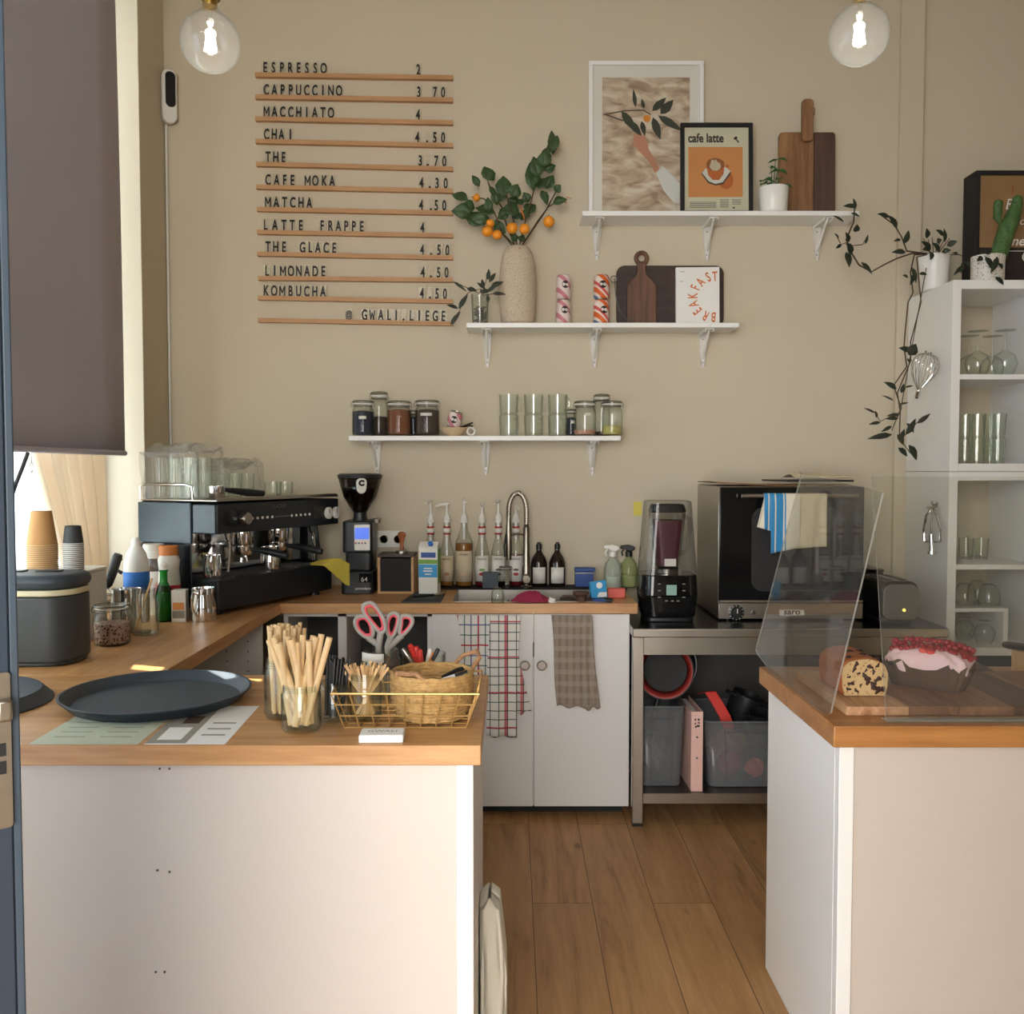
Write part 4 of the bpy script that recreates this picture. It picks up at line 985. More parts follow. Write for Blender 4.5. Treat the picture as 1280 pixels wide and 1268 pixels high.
# glass with dark sprigs
p = at(600, 402, 4.36)
t = thing('drinking_glass', 'small glass of grey pebbles on the left end of the middle shelf', 'glass', (p.x, 4.365, Z2))
MB().lathe([(0, 0.004), (0.032, 0.004), (0.033, 0.0), (0.036, 0.0), (0.042, 0.145), (0.0405, 0.145), (0.034, 0.008), (0, 0.008)], 28).obj('glass_body', 'jar_glass', t)
gv = MB(); rnd = random.Random(5)
for _ in range(90):
    a = rnd.uniform(0, 2 * PI); r = 0.028 * math.sqrt(rnd.random()); z = rnd.uniform(0.013, 0.085)
    gv.sph((r * math.cos(a), r * math.sin(a), z), rnd.uniform(0.004, 0.007), (1, 1, 0.8), 7, 5)
gv = gv.obj('pebbles', 'gravel_grey', t); gv['kind'] = 'stuff'
sp = thing('plant_cutting', 'dark leaved trailing cutting standing in the small pebble glass', 'plant', (p.x, 4.365, Z2 + 0.09)); O = Vector(sp.location)
st = MB(); lv = MB()
for pts in ([(240, 1060), (180, 1030), (80, 985)], [(200, 1040), (165, 1060), (120, 1160), (65, 1250)], [(260, 1050), (280, 980), (295, 910)], [(265, 1060), (320, 1010), (385, 985)], [(260, 1070), (330, 1060), (400, 1065)]):
    st.tube([(0, 0, 0.0), bp(250, 1030, -.03)] + [bp(x, y, -.075) for x, y in pts], 0.0018, 6)
for (x0, y0, x1, y1, wd) in ((80, 985, 165, 1045, 20), (165, 1030, 225, 1040, 30), (115, 1150, 170, 1060, 32), (110, 1150, 40, 1125, 24), (65, 1250, 125, 1165, 28), (290, 975, 300, 910, 26), (300, 990, 340, 930, 28), (275, 1030, 225, 990, 24), (310, 1020, 385, 985, 34), (320, 1060, 400, 1060, 24), (290, 1070, 295, 1115, 22), (265, 1020, 255, 970, 22), (290, 1050, 350, 1000, 26), (250, 1050, 310, 1040, 30)):
    lv.leaf(bp(x0, y0, -.075), bp(x1, y1, -.0755), wd / 4.878 * 0.0038, up=(0.1, -1, 0.3))
st.obj('stems', 'stem_brown', sp); lv.obj('leaves', 'leaf_dark', sp, solid=0.0008)
# striped cans, two stacks of two
def can(loc, m, rz, label, r=0.0335, h=0.115):
    t = thing('drink_can', label, 'can', loc, rz, 'striped drink cans')
    MB().lathe([(0.026, 0.003), (0.0335, 0.012), (0.0335, h - 0.014), (0.027, h - 0.002)], 32).xf(Matrix.Diagonal((r / 0.0335, r / 0.0335, 1, 1))).obj('printed_wall', m, t)
    MB().lathe([(0, 0.006), (0.022, 0.005), (0.025, 0.0), (0.0262, 0.003)], 24).obj('base_rim', 'steel', t)
    MB().lathe([(0.0272, h - 0.002), (0.027, h + 0.0005), (0.025, h + 0.0005), (0.024, h - 0.003), (0, h - 0.003)], 24).obj('lid', 'steel', t)
    d = MB()
    R1 = r * 1.012
    def pt(a, z): return (R1 * math.sin(a), -R1 * math.cos(a), z)
    n = 24; c = [(0.5 * math.cos(2 * PI * i / n), 0.55 + 0.0165 * math.sin(2 * PI * i / n)) for i in range(n)]
    vs = [pt(0.0, h * 0.58)] + [pt(0.5 * math.cos(2 * PI * i / n), h * 0.58 + 0.0175 * math.sin(2 * PI * i / n)) for i in range(n)]
    d.add(vs, [(0, 1 + i, 1 + (i + 1) % n) for i in range(n)])
    d.obj('round_badge', 'label_black', t)
    text('badge_lettering', 'GARL', 0.0125, 'label_white', t, (0, -r * 1.05, h * 0.58 - 0.004), ext=0.0004, bold=0.0006)
    return t
p = at(704, 402, 4.35); cz = 0.117
can((p.x, 4.36, Z2), 'can_pink', 0.2, 'pink and white striped drink can, lower one of the left pair')
can((p.x + 0.001, 4.36, Z2 + cz), 'can_pink', 0.25, 'pink and white striped drink can, upper one of the left pair')
p = at(752, 402, 4.35)
can((p.x - 0.001, 4.36, Z2), 'can_orange', 0.3, 'red blue and white striped drink can, lower one of the right pair', 0.0365)
can((p.x, 4.36, Z2 + cz), 'can_orange', 0.1, 'red blue and white striped drink can, upper one of the right pair', 0.0365)
# boards and book: pixels in the 5.333x zoom, origin (680,320)
def b5(x, y, Y): return at(680 + x / 5.333, 320 + y / 5.333, Y)
a, b = b5(484, 440, 4.43), b5(1200, 65, 4.445)
t = tag(MB().ext(rrect(b.x - a.x, b.z - Z2, 0.04, 6, 0, (b.z - Z2) / 2), 0.018, RX).obj('cutting_board', 'walnut_dark', loc=((a.x + b.x) / 2, 4.455, Z2 + 0.001), rot=(-math.radians(2), 0, 0), bevel=0.003), 'wide dark wooden cutting board with rounded corners leaning on the wall', 'cutting board')
xc = b5(652, 300, 4.405).x; hb = b5(650, 105, 4.41).z - Z2; hr = b5(650, 60, 4.41).z - Z2; hwid = (b5(750, 300, 4.405).x - b5(555, 300, 4.405).x) / 2
pad = [(-hwid, 0), (hwid, 0), (hwid, hb * 0.72), (hwid * 0.9, hb * 0.79), (0.03, hb * 0.92), (0.02, hb * 0.98), (0.019, hr + 0.012), (-0.019, hr + 0.012), (-0.02, hb * 0.98), (-0.03, hb * 0.92), (-hwid * 0.9, hb * 0.79), (-hwid, hb * 0.72)]
t = thing('paddle_board', 'narrow walnut paddle board with a ring handle before the dark board', 'cutting board', (xc, 4.420, Z2 + 0.001), (-math.radians(2.5), 0, 0))
MB().ext(pad, 0.016, RX).obj('blade', 'walnut', t, bevel=0.003)
hz = b5(650, 12, 4.41).z - Z2
MB().tube([(0.026 * math.cos(x), -0.009, hz + 0.026 * math.sin(x)) for x in [2 * PI * i / 24 for i in range(24)]], 0.0105, 10, closed=True).obj('ring_handle', 'walnut', t)
a, b = b5(880, 443, 4.37), b5(1168, 78, 4.38)
bw3, bh3 = b.x - a.x, b.z - Z2
t = thing('cookbook', 'white breakfast cookbook with orange lettering on the middle shelf', 'book', ((a.x + b.x) / 2, 4.385, Z2 + 0.001), (-math.radians(4), 0, math.radians(-3)))
MB().bx(-bw3 / 2, bw3 / 2, -0.026, -0.0225, 0, bh3).bx(-bw3 / 2, bw3 / 2, -0.0035, 0, 0, bh3).bx(-bw3 / 2, -bw3 / 2 + 0.004, -0.0225, -0.0035, 0, bh3).obj('cover', 'paper_white', t, bevel=0.001)
MB().bx(-bw3 / 2 + 0.004, bw3 / 2 - 0.003, -0.0225, -0.0035, 0.003, bh3 - 0.003).obj('pages', 'paper_cream', t)
for c, x, y, rot in (('B', 1128, 398, 5), ('R', 1075, 390, -18), ('E', 1022, 360, -45), ('A', 995, 315, -75), ('K', 990, 262, -95), ('F', 1008, 208, -118), ('A', 1042, 172, -140), ('S', 1093, 142, -160), ('T', 1138, 138, -176)):
    lx = (x - 880) / 288 * bw3 - bw3 / 2; lz = (443 - y) / 365 * bh3
    r_ = math.atan2(262 - y, x - 1145) - PI / 2
    o = text('cover_letter', c, 0.064, 'orange_ink', t, (0, 0, 0), sx=0.62, bold=0.001, ext=0.0003)
    # centre the letter, then turn it around the circle
    for v in o.data.vertices: v.co.y -= 0.022
    o.matrix_local = T((lx, -0.0264, lz)) @ RX @ Matrix.Rotation(r_, 4, 'Z')
flat('small_lines', [[(-bw3 / 2 + 0.02, bh3 - 0.02), (-bw3 / 2 + 0.02, bh3 - 0.023), (-bw3 / 2 + 0.04, bh3 - 0.023), (-bw3 / 2 + 0.04, bh3 - 0.02)], [(-bw3 / 2 + 0.02, bh3 - 0.066), (-bw3 / 2 + 0.02, bh3 - 0.069), (-bw3 / 2 + 0.033, bh3 - 0.069), (-bw3 / 2 + 0.033, bh3 - 0.066)]], 'ink_grey', t, -0.0264)
# wire whisk-like loop lying at the can stack
q = [b5(470, 150, 4.39), b5(478, 260, 4.38), b5(500, 360, 4.37), b5(545, 422, 4.35), b5(600, 428, 4.34)]
ring = [b5(465 + 22 * math.cos(x), 155 + 22 * math.sin(x), 4.395) for x in [2 * PI * i / 14 for i in range(14)]]
tl = tag(MB().tube(q, 0.0025, 6).tube(ring, 0.0025, 6, closed=True).obj('wire_loop', 'steel_dark'), 'thin metal wire loop leaning beside the right can pair', 'wire')

# ------------------------------------------------------------------ lowest shelf
def clip_jar(loc, r, h, label, cont=None, level=0.7, rz=0.0, tag_z=None, tag_w=0.04, crown=None, two=False, group='clip top jars on the lowest shelf'):
    t = thing('clip_jar', label, 'jar', loc, rz, group)
    nb = h * 0.8
    MB().lathe([(0, 0.003), (r * 0.9, 0.002), (r * 0.98, 0.008), (r, 0.02), (r, nb * 0.82), (r * 0.93, nb * 0.93), (r * 0.8, nb), (r * 0.8, nb + h * 0.04), (r * 0.88, nb + h * 0.045), (r * 0.88, nb + h * 0.07)], 28).obj('glass_body', 'jar_glass', t)
    MB().lathe([(r * 0.89, nb + h * 0.071), (r * 0.90, nb + h * 0.1)], 28).obj('gasket', 'white_plastic' if not two else 'orange_cap', t, solid=0.002)
    MB().lathe([(r * 0.9, nb + h * 0.102), (r * 0.91, nb + h * 0.15), (r * 0.82, nb + h * 0.18), (r * 0.6, nb + h * 0.185), (0, nb + h * 0.185)], 28).obj('lid', 'jar_glass', t)
    w_ = MB()
    zc = nb + h * 0.03
    w_.tube([(r * 0.86 * math.cos(a), r * 0.86 * math.sin(a), zc) for a in [2 * PI * i / 28 for i in range(28)]], 0.0016, 6, closed=True)
    w_.tube([(r * 0.95 * math.cos(a), r * 0.95 * math.sin(a), nb + h * 0.15) for a in [2 * PI * i / 28 for i in range(28)]], 0.0018, 6, closed=True)
    for s in (0, PI):
        c_, s_ = math.cos(s), math.sin(s)
        w_.tube([(r * 0.95 * c_, r * 0.95 * s_, nb + h * 0.15), (r * 1.06 * c_, 0, nb + h * 0.08), (r * 1.03 * c_, 0, zc - h * 0.04), (r * 0.88 * c_, 0, zc)], 0.0016, 6)
    w_.obj('wire_clip', 'steel_dark', t)
    if cont:
        top = nb * level
        MB().lathe([(0, 0.008), (r * 0.86, 0.008), (r * 0.93, 0.02), (r * 0.93, top * 0.97), (r * 0.6, top), (0, top * 1.03)], 24).obj('contents', cont, t)
    if tag_z:
        rr = r * 1.012; hw_ = tag_w / r / 2
        MB().grid(lambda u, v: (rr * math.sin((u - 0.5) * 2 * hw_), -rr * math.cos((u - 0.5) * 2 * hw_), tag_z + (v - 0.5) * 0.014), 8, 1).obj('paper_label', 'label_white', t, solid=0.0005)
    return t
def sx3(u, Y=4.345): return at(u, 543, Y).x
clip_jar((sx3(474, 4.422), 4.422, Z3), 0.043, 0.218, 'tallest clip jar with dark contents, at the back of the left group', 'tea_dark', 0.55, 0.4)
clip_jar((sx3(454, 4.336), 4.336, Z3), 0.052, 0.17, 'clip jar of dark blue tea with a white tag, at the left shelf end', 'tea_blue', 0.86, 0.1, 0.085, 0.035)
clip_jar((sx3(499), 4.345, Z3), 0.058, 0.168, 'clip jar of brown spice flakes beside the dark blue tea jar', 'spice_brown', 0.92, 0.0)
clip_jar((sx3(534), 4.345, Z3), 0.058, 0.172, 'clip jar of mixed tea with a white strip label, beside the pink can bowl', 'tea_dark', 0.9, 0.0, 0.1, 0.055)
clip_jar((sx3(517, 4.435), 4.43, Z3), 0.034, 0.13, 'narrow dark jar half hidden between the brown and mixed tea jars', 'tea_blue', 0.9, 0.0)
clip_jar((sx3(752, 4.427), 4.427, Z3), 0.039, 0.208, 'tallest clip jar at the back of the right group, nearly empty', 'tea_dark', 0.15, 0.3)
clip_jar((sx3(731), 4.345, Z3), 0.053, 0.168, 'clip jar with a little pink powder and two labels, right group', 'powder_pink', 0.22, 0.2, 0.1, 0.028)
clip_jar((sx3(765, 4.338), 4.338, Z3), 0.049, 0.168, 'clip jar of yellow green leaves at the right shelf end', 'matcha_mix', 0.36, -0.2)
clip_jar((sx3(714, 4.42), 4.425, Z3), 0.026, 0.135, 'slim dark jar with small white tags beside the pink powder jar', 'tea_blue', 0.85, 0.3, 0.07, 0.02)
# pink can in a small bowl
t = thing('small_bowl', 'small shallow wooden bowl holding a pink striped can', 'bowl', (sx3(567), 4.345, Z3))
MB().lathe([(0, 0.0), (0.032, 0.0), (0.055, 0.02), (0.064, 0.04), (0.061, 0.04), (0.05, 0.022), (0, 0.008)], 28).obj('bowl_body', 'kraft_pale', t)
c = can((sx3(567) - 0.005, 4.345, Z3 + 0.043), 'can_pink', 0.0, 'pink striped can lying tilted in the small bowl on the lowest shelf', 0.033, 0.075)
c.rotation_euler = (math.radians(14), math.radians(16), 0)
tag(MB().tube([(0.0, 0, 0.0), (0.03, 0.01, 0.012), (0.06, 0.02, 0.024)], 0.004, 6).tube([(0.01, 0, 0.0), (0.045, -0.01, 0.01), (0.06, 0.0, 0.006)], 0.004, 6).obj('vanilla_pod', 'coffee_beans', loc=(sx3(575), 4.33, Z3 + 0.04)), 'dark vanilla pods sticking out of the small bowl', 'spice')
tag(MB().tube([(0.017 * math.cos(a), 0, 0.022 + 0.017 * math.sin(a)) for a in [2 * PI * i / 20 for i in range(20)]], 0.005, 8, closed=True).obj('tape_ring', 'white_plastic', loc=(sx3(589), 4.33, Z3 + 0.0005)), 'small white ring standing beside the bowl on the lowest shelf', 'ring')
# glass mugs, stacked in twos
def mug_proto(r=0.046, h=0.098):
    t = thing('glass_mug', 'x', 'mug', (0, 0, 0), 0, 'glass mugs on the lowest shelf')
    MB().lathe([(0, 0.006), (r * 0.8, 0.006), (r * 0.84, 0.0), (r * 0.92, 0.004), (r, h * 0.9), (r, h), (r * 0.95, h), (r * 0.86, 0.012), (0, 0.012)], 28).obj('glass_body', 'tumbler_glass', t)
    MB().tube([(r * 0.93, 0, h * 0.82), (r * 1.35, 0, h * 0.78), (r * 1.48, 0, h * 0.5), (r * 1.3, 0, h * 0.22), (r * 0.88, 0, h * 0.2)], 0.006, 8).obj('handle', 'tumbler_glass', t)
    return t
mp_ = mug_proto(); i = 0
for u, rz, nm in ((636, -0.9, 'left'), (667, -1.0, 'middle'), (697, -1.2, 'right')):
    for k, lv_ in enumerate(('lower', 'upper')):
        loc = (sx3(u, 4.36), 4.365, Z3 + 0.0005 + k * 0.0985)
        lab = 'clear glass mug, %s one of the %s stacked pair on the lowest shelf' % (lv_, nm)
        if i == 0: mp_.location = loc; mp_.rotation_euler = (0, 0, rz); mp_['label'] = lab
        else: dup(mp_, loc, rz + k * 0.5, lab)
        i += 1
# ------------------------------------------------------------------ espresso machine
ang = math.atan2(0.902, 0.43)
em = thing('espresso_machine', 'black two group espresso machine standing on the corner worktop', 'espresso machine', (-1.130, 3.522, W), ang)
LM, DM = 0.775, 0.40
for (fx, fy_) in ((0.05, 0.05), (LM - 0.12, 0.05), (0.05, DM - 0.06), (LM - 0.06, DM - 0.06)):
    MB().lathe([(0, 0), (0.024, 0), (0.02, 0.04), (0, 0.04)], 16, (fx, fy_, 0)).obj('foot', 'black_plastic', em)
MB().ext(rrect(LM - 0.05, DM, 0.012, 4, (LM - 0.05) / 2, DM / 2), 0.118, T((0, 0, 0.02))).obj('base', 'body_black', em, bevel=0.004)
tr = MB().bx(0.02, LM - 0.09, 0.008, 0.2, 0.1385, 0.1405)
for i in range(22): tr.bx(0.03 + i * 0.029, 0.038 + i * 0.029, 0.015, 0.19, 0.1405, 0.144)
tr.obj('drip_grid', 'steel_dark', em)
MB().bx(0, LM, 0.21, DM, 0.138, 0.44).obj('rear_body', 'body_black', em, bevel=0.006)
MB().bx(0.03, LM - 0.03, 0.2, 0.21, 0.15, 0.31).obj('splash_back', 'chrome', em)
MB().bx(-0.012, -0.001, 0.125, DM + 0.005, 0.275, 0.435).obj('side_panel', 'panel_blue', em, bevel=0.003)
MB().bx(-0.006, -0.001, 0.13, DM, 0.045, 0.272).obj('lower_side_panel', 'body_black', em, bevel=0.003)
MB().bx(LM + 0.001, LM + 0.008, 0.13, DM, 0.05, 0.43).obj('side_panel', 'body_black', em, bevel=0.003)
hood = MB().bx(0, LM, 0.0, 0.209, 0.315, 0.432).obj('hood', 'body_black', em, bevel=0.005)
MB().bx(-0.008, -0.001, 0.004, 0.118, 0.318, 0.43).obj('hood_end_panel', 'panel_blue', em, bevel=0.003)
MB().bx(0.0, LM, 0.0, DM, 0.4405, 0.447).bx(0.01, LM - 0.01, 0.0, 0.003, 0.447, 0.455).obj('cup_tray', 'steel', em, bevel=0.002)
# controls on the hood front
MB().lathe([(0, 0), (0.034, 0), (0.034, 0.004), (0.03, 0.006), (0, 0.006)], 28).xf(T((0.075, 0, 0.372)) @ RX).obj('dial_plate', 'black_plastic', em)
MB().lathe([(0, 0.0), (0.024, 0), (0.026, 0.02), (0.022, 0.028), (0, 0.028)], 24).xf(T((0.144, 0, 0.370)) @ RX).obj('steam_knob', 'steel', em)
MB().cyl((0.118, -0.014, 0.371), (0.108, -0.014, 0.371), 0.006, n=10).obj('knob_pointer', 'chrome', em)
for i in range(5):
    for x0 in (0.195, 0.44): MB().cyl((x0 + i * 0.03, -0.0005, 0.368), (x0 + i * 0.03, -0.004, 0.368), 0.0055, n=12).obj('button', 'white_plastic', em)
MB().bx(0.335, 0.425, -0.003, 0, 0.367, 0.369).obj('trim_line', 'steel', em)
text('brand_lettering', 'PRACREM', 0.022, 'steel_dark', em, (0.36, -0.0015, 0.404), ext=0.0006, sx=0.9)
MB().bx(0.585, 0.65, -0.003, 0, 0.345, 0.40).obj('display', 'black_gloss', em)
for gx in (0.694, 0.75):
    g_ = MB().lathe([(0, 0), (0.026, 0), (0.027, 0.008), (0.023, 0.010), (0, 0.009)], 28).xf(T((gx, 0, 0.368)) @ RX).obj('pressure_gauge', 'white_plastic', em)
    MB().bx(gx - 0.001, gx + 0.001, -0.0115, -0.0095, 0.368, 0.385).obj('needle', 'ink', g_)
# groups, portafilters, wands
def group_head(x, withpf):
    g_ = MB().lathe([(0, 0.312), (0.045, 0.312), (0.045, 0.265), (0.04, 0.255), (0, 0.255)], 28, (x, 0.085, 0)).obj('group_head', 'chrome', em)
    if withpf:
        MB().lathe([(0, 0.254), (0.042, 0.254), (0.042, 0.232), (0.034, 0.215), (0, 0.212)], 28, (x, 0.085, 0)).obj('portafilter', 'chrome', em)
        MB().tube([(x + 0.01, 0.045, 0.235), (x + 0.02, 0.0, 0.232), (x + 0.03, -0.05, 0.225), (x + 0.042, -0.11, 0.212)], [0.009, 0.013, 0.016, 0.013], 12).obj('portafilter_handle', 'black_plastic', em)
        MB().tube([(x, 0.085, 0.213), (x - 0.012, 0.08, 0.2), (x - 0.014, 0.08, 0.185)], 0.007, 8).tube([(x, 0.085, 0.213), (x + 0.012, 0.08, 0.2), (x + 0.014, 0.08, 0.185)], 0.007, 8).obj('spout', 'chrome', em)
group_head(0.235, True); group_head(0.46, True)
for (x, y) in ((0.09, 0.05), (0.62, 0.05)):
    MB().tube([(x, y, 0.315), (x, y - 0.01, 0.29), (x - 0.005, y - 0.03, 0.27), (x - 0.02, y - 0.045, 0.23), (x - 0.045, y - 0.06, 0.165)], 0.0055, 8).obj('steam_wand', 'chrome', em)
MB().tube([(0.66, 0.04, 0.315), (0.66, 0.03, 0.25), (0.655, 0.02, 0.2)], 0.006, 8).obj('water_spout', 'black_plastic', em)
# chrome rail round the cup tray
rl = MB().tube([(-0.006, 0.395, 0.447), (-0.006, 0.395, 0.497), (-0.006, 0.37, 0.505), (-0.006, 0.15, 0.505), (-0.006, 0.12, 0.497), (-0.006, 0.115, 0.447)], 0.005, 8)
rl.obj('cup_rail', 'chrome', em)
EM = Matrix.Translation(em.location) @ Matrix.Rotation(ang, 4, 'Z')
def emw(x, y, z): return EM @ Vector((x, y, z))
# pitchers
def pitcher(loc, r, h, rz, label):
    t = thing('milk_pitcher', label, 'pitcher', loc, rz, 'steel milk pitchers')
    def wv(a, z): return 0.16 * max(0, math.cos(a)) ** 8 * max(0, (z / h - 0.7) / 0.3)
    MB().lathe([(0, 0), (r * 0.95, 0), (r, 0.006), (r, h * 0.45), (r * 0.86, h * 0.8), (r * 0.9, h), (r * 0.87, h), (r * 0.83, h * 0.8), (r * 0.95, h * 0.4), (r * 0.92, 0.006), (0, 0.004)], 32, wav=wv).obj('jug_body', 'chrome', t)
    MB().tube([(-r * 0.86, 0, h * 0.86), (-r * 1.3, 0, h * 0.9), (-r * 1.5, 0, h * 0.75), (-r * 1.4, 0, h * 0.4), (-r * 1.0, 0, h * 0.22)], 0.005, 8).obj('handle', 'chrome', t)
    return t
pitcher(emw(0.36, 0.05, 0.1455), 0.042, 0.095, ang - 2.2, 'small steel milk pitcher under the right group of the espresso machine')
pitcher(emw(0.045, 0.07, 0.1455), 0.036, 0.085, ang + 0.7, 'small steel pitcher on the left end of the drip grid')
pp = at(254, 750, 3.425); pitcher((pp.x, 3.425, W + 0.0005), 0.047, 0.122, 1.3, 'steel milk pitcher standing on the worktop before the espresso machine')
pp = onz(150, 793, W); pitcher((pp.x, pp.y + 0.05, W + 0.0005), 0.052, 0.15, 0.4, 'tall steel pitcher holding the milk frother by the window')
# yellow cloth hanging over the right end of the tray
def yc(u, v):
    q = emw(0.60 + 0.13 * u, -0.012 - 0.03 * v + 0.01 * math.sin(u * 7 + v * 3), 0.152 - 0.022 * v - 0.10 * max(0, v - 0.25 - 0.15 * u) * (0.3 + u) + 0.006 * math.sin(u * 9))
    return q
def yc2(u, v):
    a = at(388 + 18 * u, 706 - 4 * u, 4.02); 
    tlx = 388 + 49 * u; 
    top = 704 - 6 * math.sin(u * PI * 0.75) + 9 * max(0, u - 0.75) * 4 * 0.6
    bot = 706 + 4 * u + 26 * max(0, u - 0.35) / 0.65 * (1 - 0.35 * max(0, u - 0.9) * 10 * 0.4)
    return at(tlx, top + (bot - top) * v, 3.90 - 0.02 * v + 0.012 * math.sin(u * 8 + v * 2))
tag(MB().grid(yc2, 16, 10).obj('cleaning_cloth', 'yellow_cloth', solid=0.004), 'mustard yellow cleaning cloth draped off the right end of the espresso machine', 'cloth')
# tall tumblers on the machine, under plastic film
def tumbler(name, loc, r, h, label, group, m='tumbler_glass', ribs=0):
    wv = (lambda a, z: 0.03 * math.cos(ribs * a)) if ribs else None
    return tag(MB().lathe([(0, 0.006), (r * 0.78, 0.006), (r * 0.78, 0.0), (r * 0.82, 0.001), (r, h), (r * 0.94, h), (r * 0.8, 0.012), (0, 0.012)], 28 if not ribs else 48, wav=wv).obj(name, m, loc=loc), label, 'glass', group)
zt_ = 0.4475
k = 0
for j, y in enumerate((0.355, 0.275, 0.195)):
    for i, x in enumerate((0.062, 0.137)):
        nm = ('front', 'back')[i]; ps = ('leftmost', 'middle', 'rightmost')[j]
        tumbler('tumbler', emw(x, y, zt_), 0.034, 0.165, 'tall glass tumbler under plastic film on the coffee machine, %s of the %s three' % (ps, nm), 'tumblers on the coffee machine')
def film(cx, cy, hx, hy, h, seed):
    rnd = random.Random(seed)
    ph = [rnd.uniform(0, 6) for _ in range(6)]
    def fn(u, v):
        a = 2 * PI * u
        if v < 0.62:
            q = 1.0 + 0.05 * math.sin(a * 7 + ph[0] + v * 6) + 0.03 * math.sin(a * 13 + ph[1])
            z = h * v / 0.62
        else:
            s = 1 - (v - 0.62) / 0.38
            q = s * (1.0 + 0.08 * math.sin(a * 7 + ph[0] + v * 6)); z = h * (1 + 0.08 * (1 - s)) + 0.012 * math.sin(a * 5 + ph[2]) * s + 0.02 * math.sin(9 * s + ph[3] + 2 * math.cos(a))
        c, s_ = math.cos(a), math.sin(a)
        e = 0.35
        return emw(cx + hx * q * math.copysign(abs(c) ** e, c), cy + hy * q * math.copysign(abs(s_) ** e, s_), zt_ + 0.001 + z)
    return MB().grid(fn, 90, 30)
tag(film(0.1, 0.275, 0.093, 0.15, 0.192, 3).obj('plastic_film', 'film'), 'crinkled clear plastic film wrapped over the tall tumblers on the coffee machine', 'plastic film')
k = 0
for i, x in enumerate((0.27, 0.345, 0.42)):
    for j, y in enumerate((0.31, 0.225)):
        tumbler('short_glass', emw(x, y, zt_), 0.034, 0.10, 'short glass under the plastic bag on the coffee machine, %s of the %s row' % (('first', 'second', 'third')[i], ('rear', 'front')[j]), 'short glasses under the plastic bag')
tag(film(0.345, 0.268, 0.128, 0.106, 0.136, 9).obj('plastic_bag', 'film'), 'crumpled clear plastic bag over the short glasses on the coffee machine', 'plastic bag')
# spare portafilter on the machine
pf = thing('portafilter', 'spare portafilter with black handle lying on top of the coffee machine', 'portafilter', emw(0.085, 0.08, zt_), ang)
MB().lathe([(0, 0.0), (0.022, 0.0), (0.03, 0.012), (0.034, 0.03), (0.036, 0.052), (0.032, 0.052), (0.03, 0.02), (0, 0.015)], 28).obj('filter_basket', 'chrome', pf)
MB().tube([(0.034, -0.01, 0.036), (0.07, -0.025, 0.032), (0.12, -0.045, 0.024), (0.19, -0.07, 0.018)], [0.008, 0.012, 0.016, 0.013], 12).obj('handle', 'black_plastic', pf)
for i, (x, y) in enumerate(((0.56, 0.2), (0.64, 0.2))):
    t = thing('espresso_glass', 'small glass cup with a handle on the coffee machine, %s one' % ('left', 'right')[i], 'cup', emw(x, y, zt_), ang, 'glass cups on the coffee machine')
    MB().lathe([(0, 0.004), (0.03, 0.004), (0.033, 0.0), (0.037, 0.01), (0.038, 0.062), (0.036, 0.062), (0.034, 0.01), (0, 0.009)], 28).obj('glass_body', 'tumbler_glass', t)
    MB().tube([(0.028, -0.025, 0.052), (0.042, -0.045, 0.05), (0.045, -0.05, 0.03), (0.03, -0.03, 0.012)], 0.0035, 8).obj('handle', 'tumbler_glass', t)

# ------------------------------------------------------------------ window worktop: bucket, cups, bottles
b = thing('ice_bucket', 'large dark grey lidded bucket with a cream band on the left worktop', 'bucket', (-1.418, 2.70, W))
bx_, by_ = 0.31, 0.2
MB().ext(rrect(bx_ - 0.014, by_ - 0.014, 0.075, 8), 0.014).ext(rrect(bx_, by_, 0.08, 8), 0.19, T((0, 0, 0.012))).obj('body', 'bucket_grey', b, bevel=0.012, seg=3)
MB().ext(rrect(bx_ + 0.004, by_ + 0.004, 0.082, 8), 0.017, T((0, 0, 0.2035))).obj('band', 'cream_plastic', b, bevel=0.003)
MB().ext(rrect(bx_ + 0.012, by_ + 0.012, 0.085, 8), 0.042, T((0, 0, 0.221))).obj('lid', 'tray_slate', b, bevel=0.022, seg=4)
for x in (-0.06, 0.045): MB().ext(rrect(0.075, 0.035, 0.01, 4, x, 0.02), 0.006, T((0, 0, 0.2615))).obj('lid_button', 'black_plastic', b, bevel=0.002)
# white carton behind carrying the cups
cx0 = at(117, 740, 3.04).x
bt = at(60, 713, 3.0).z
t = thing('carton', 'white carton behind the grey bucket with paper cups stacked on it', 'box', (cx0 - 0.17, 3.06, W))
MB().ext(rrect(0.34, 0.18, 0.015, 4), bt - W - 0.012).obj('body', 'white_plastic', t, bevel=0.003)
MB().ext(rrect(0.344, 0.184, 0.016, 4), 0.011, T((0, 0, bt - W - 0.0115))).obj('lid', 'white_plastic', t, bevel=0.003)
def cup(name, loc, r0, r1, h, m, label, group, ridge=False):
    t = thing(name, label, 'cup', loc, 0, group)
    # mouth down
    MB().lathe([(r0, 0.0), (r1, h), (r1 * 0.9, h - 0.001), (r1 * 0.9, h - 0.006), (0, h - 0.006)], 28).obj('wall', m, t)
    MB().tube([((r0 + 0.0012) * math.cos(a), (r0 + 0.0012) * math.sin(a), 0.0012) for a in [2 * PI * i / 28 for i in range(28)]], 0.0011, 6, closed=True).obj('rim', 'kraft_pale' if not ridge else 'paper_white', t)
    return t
ku = at(51, 700, 2.99); n_k = 13
kc = None
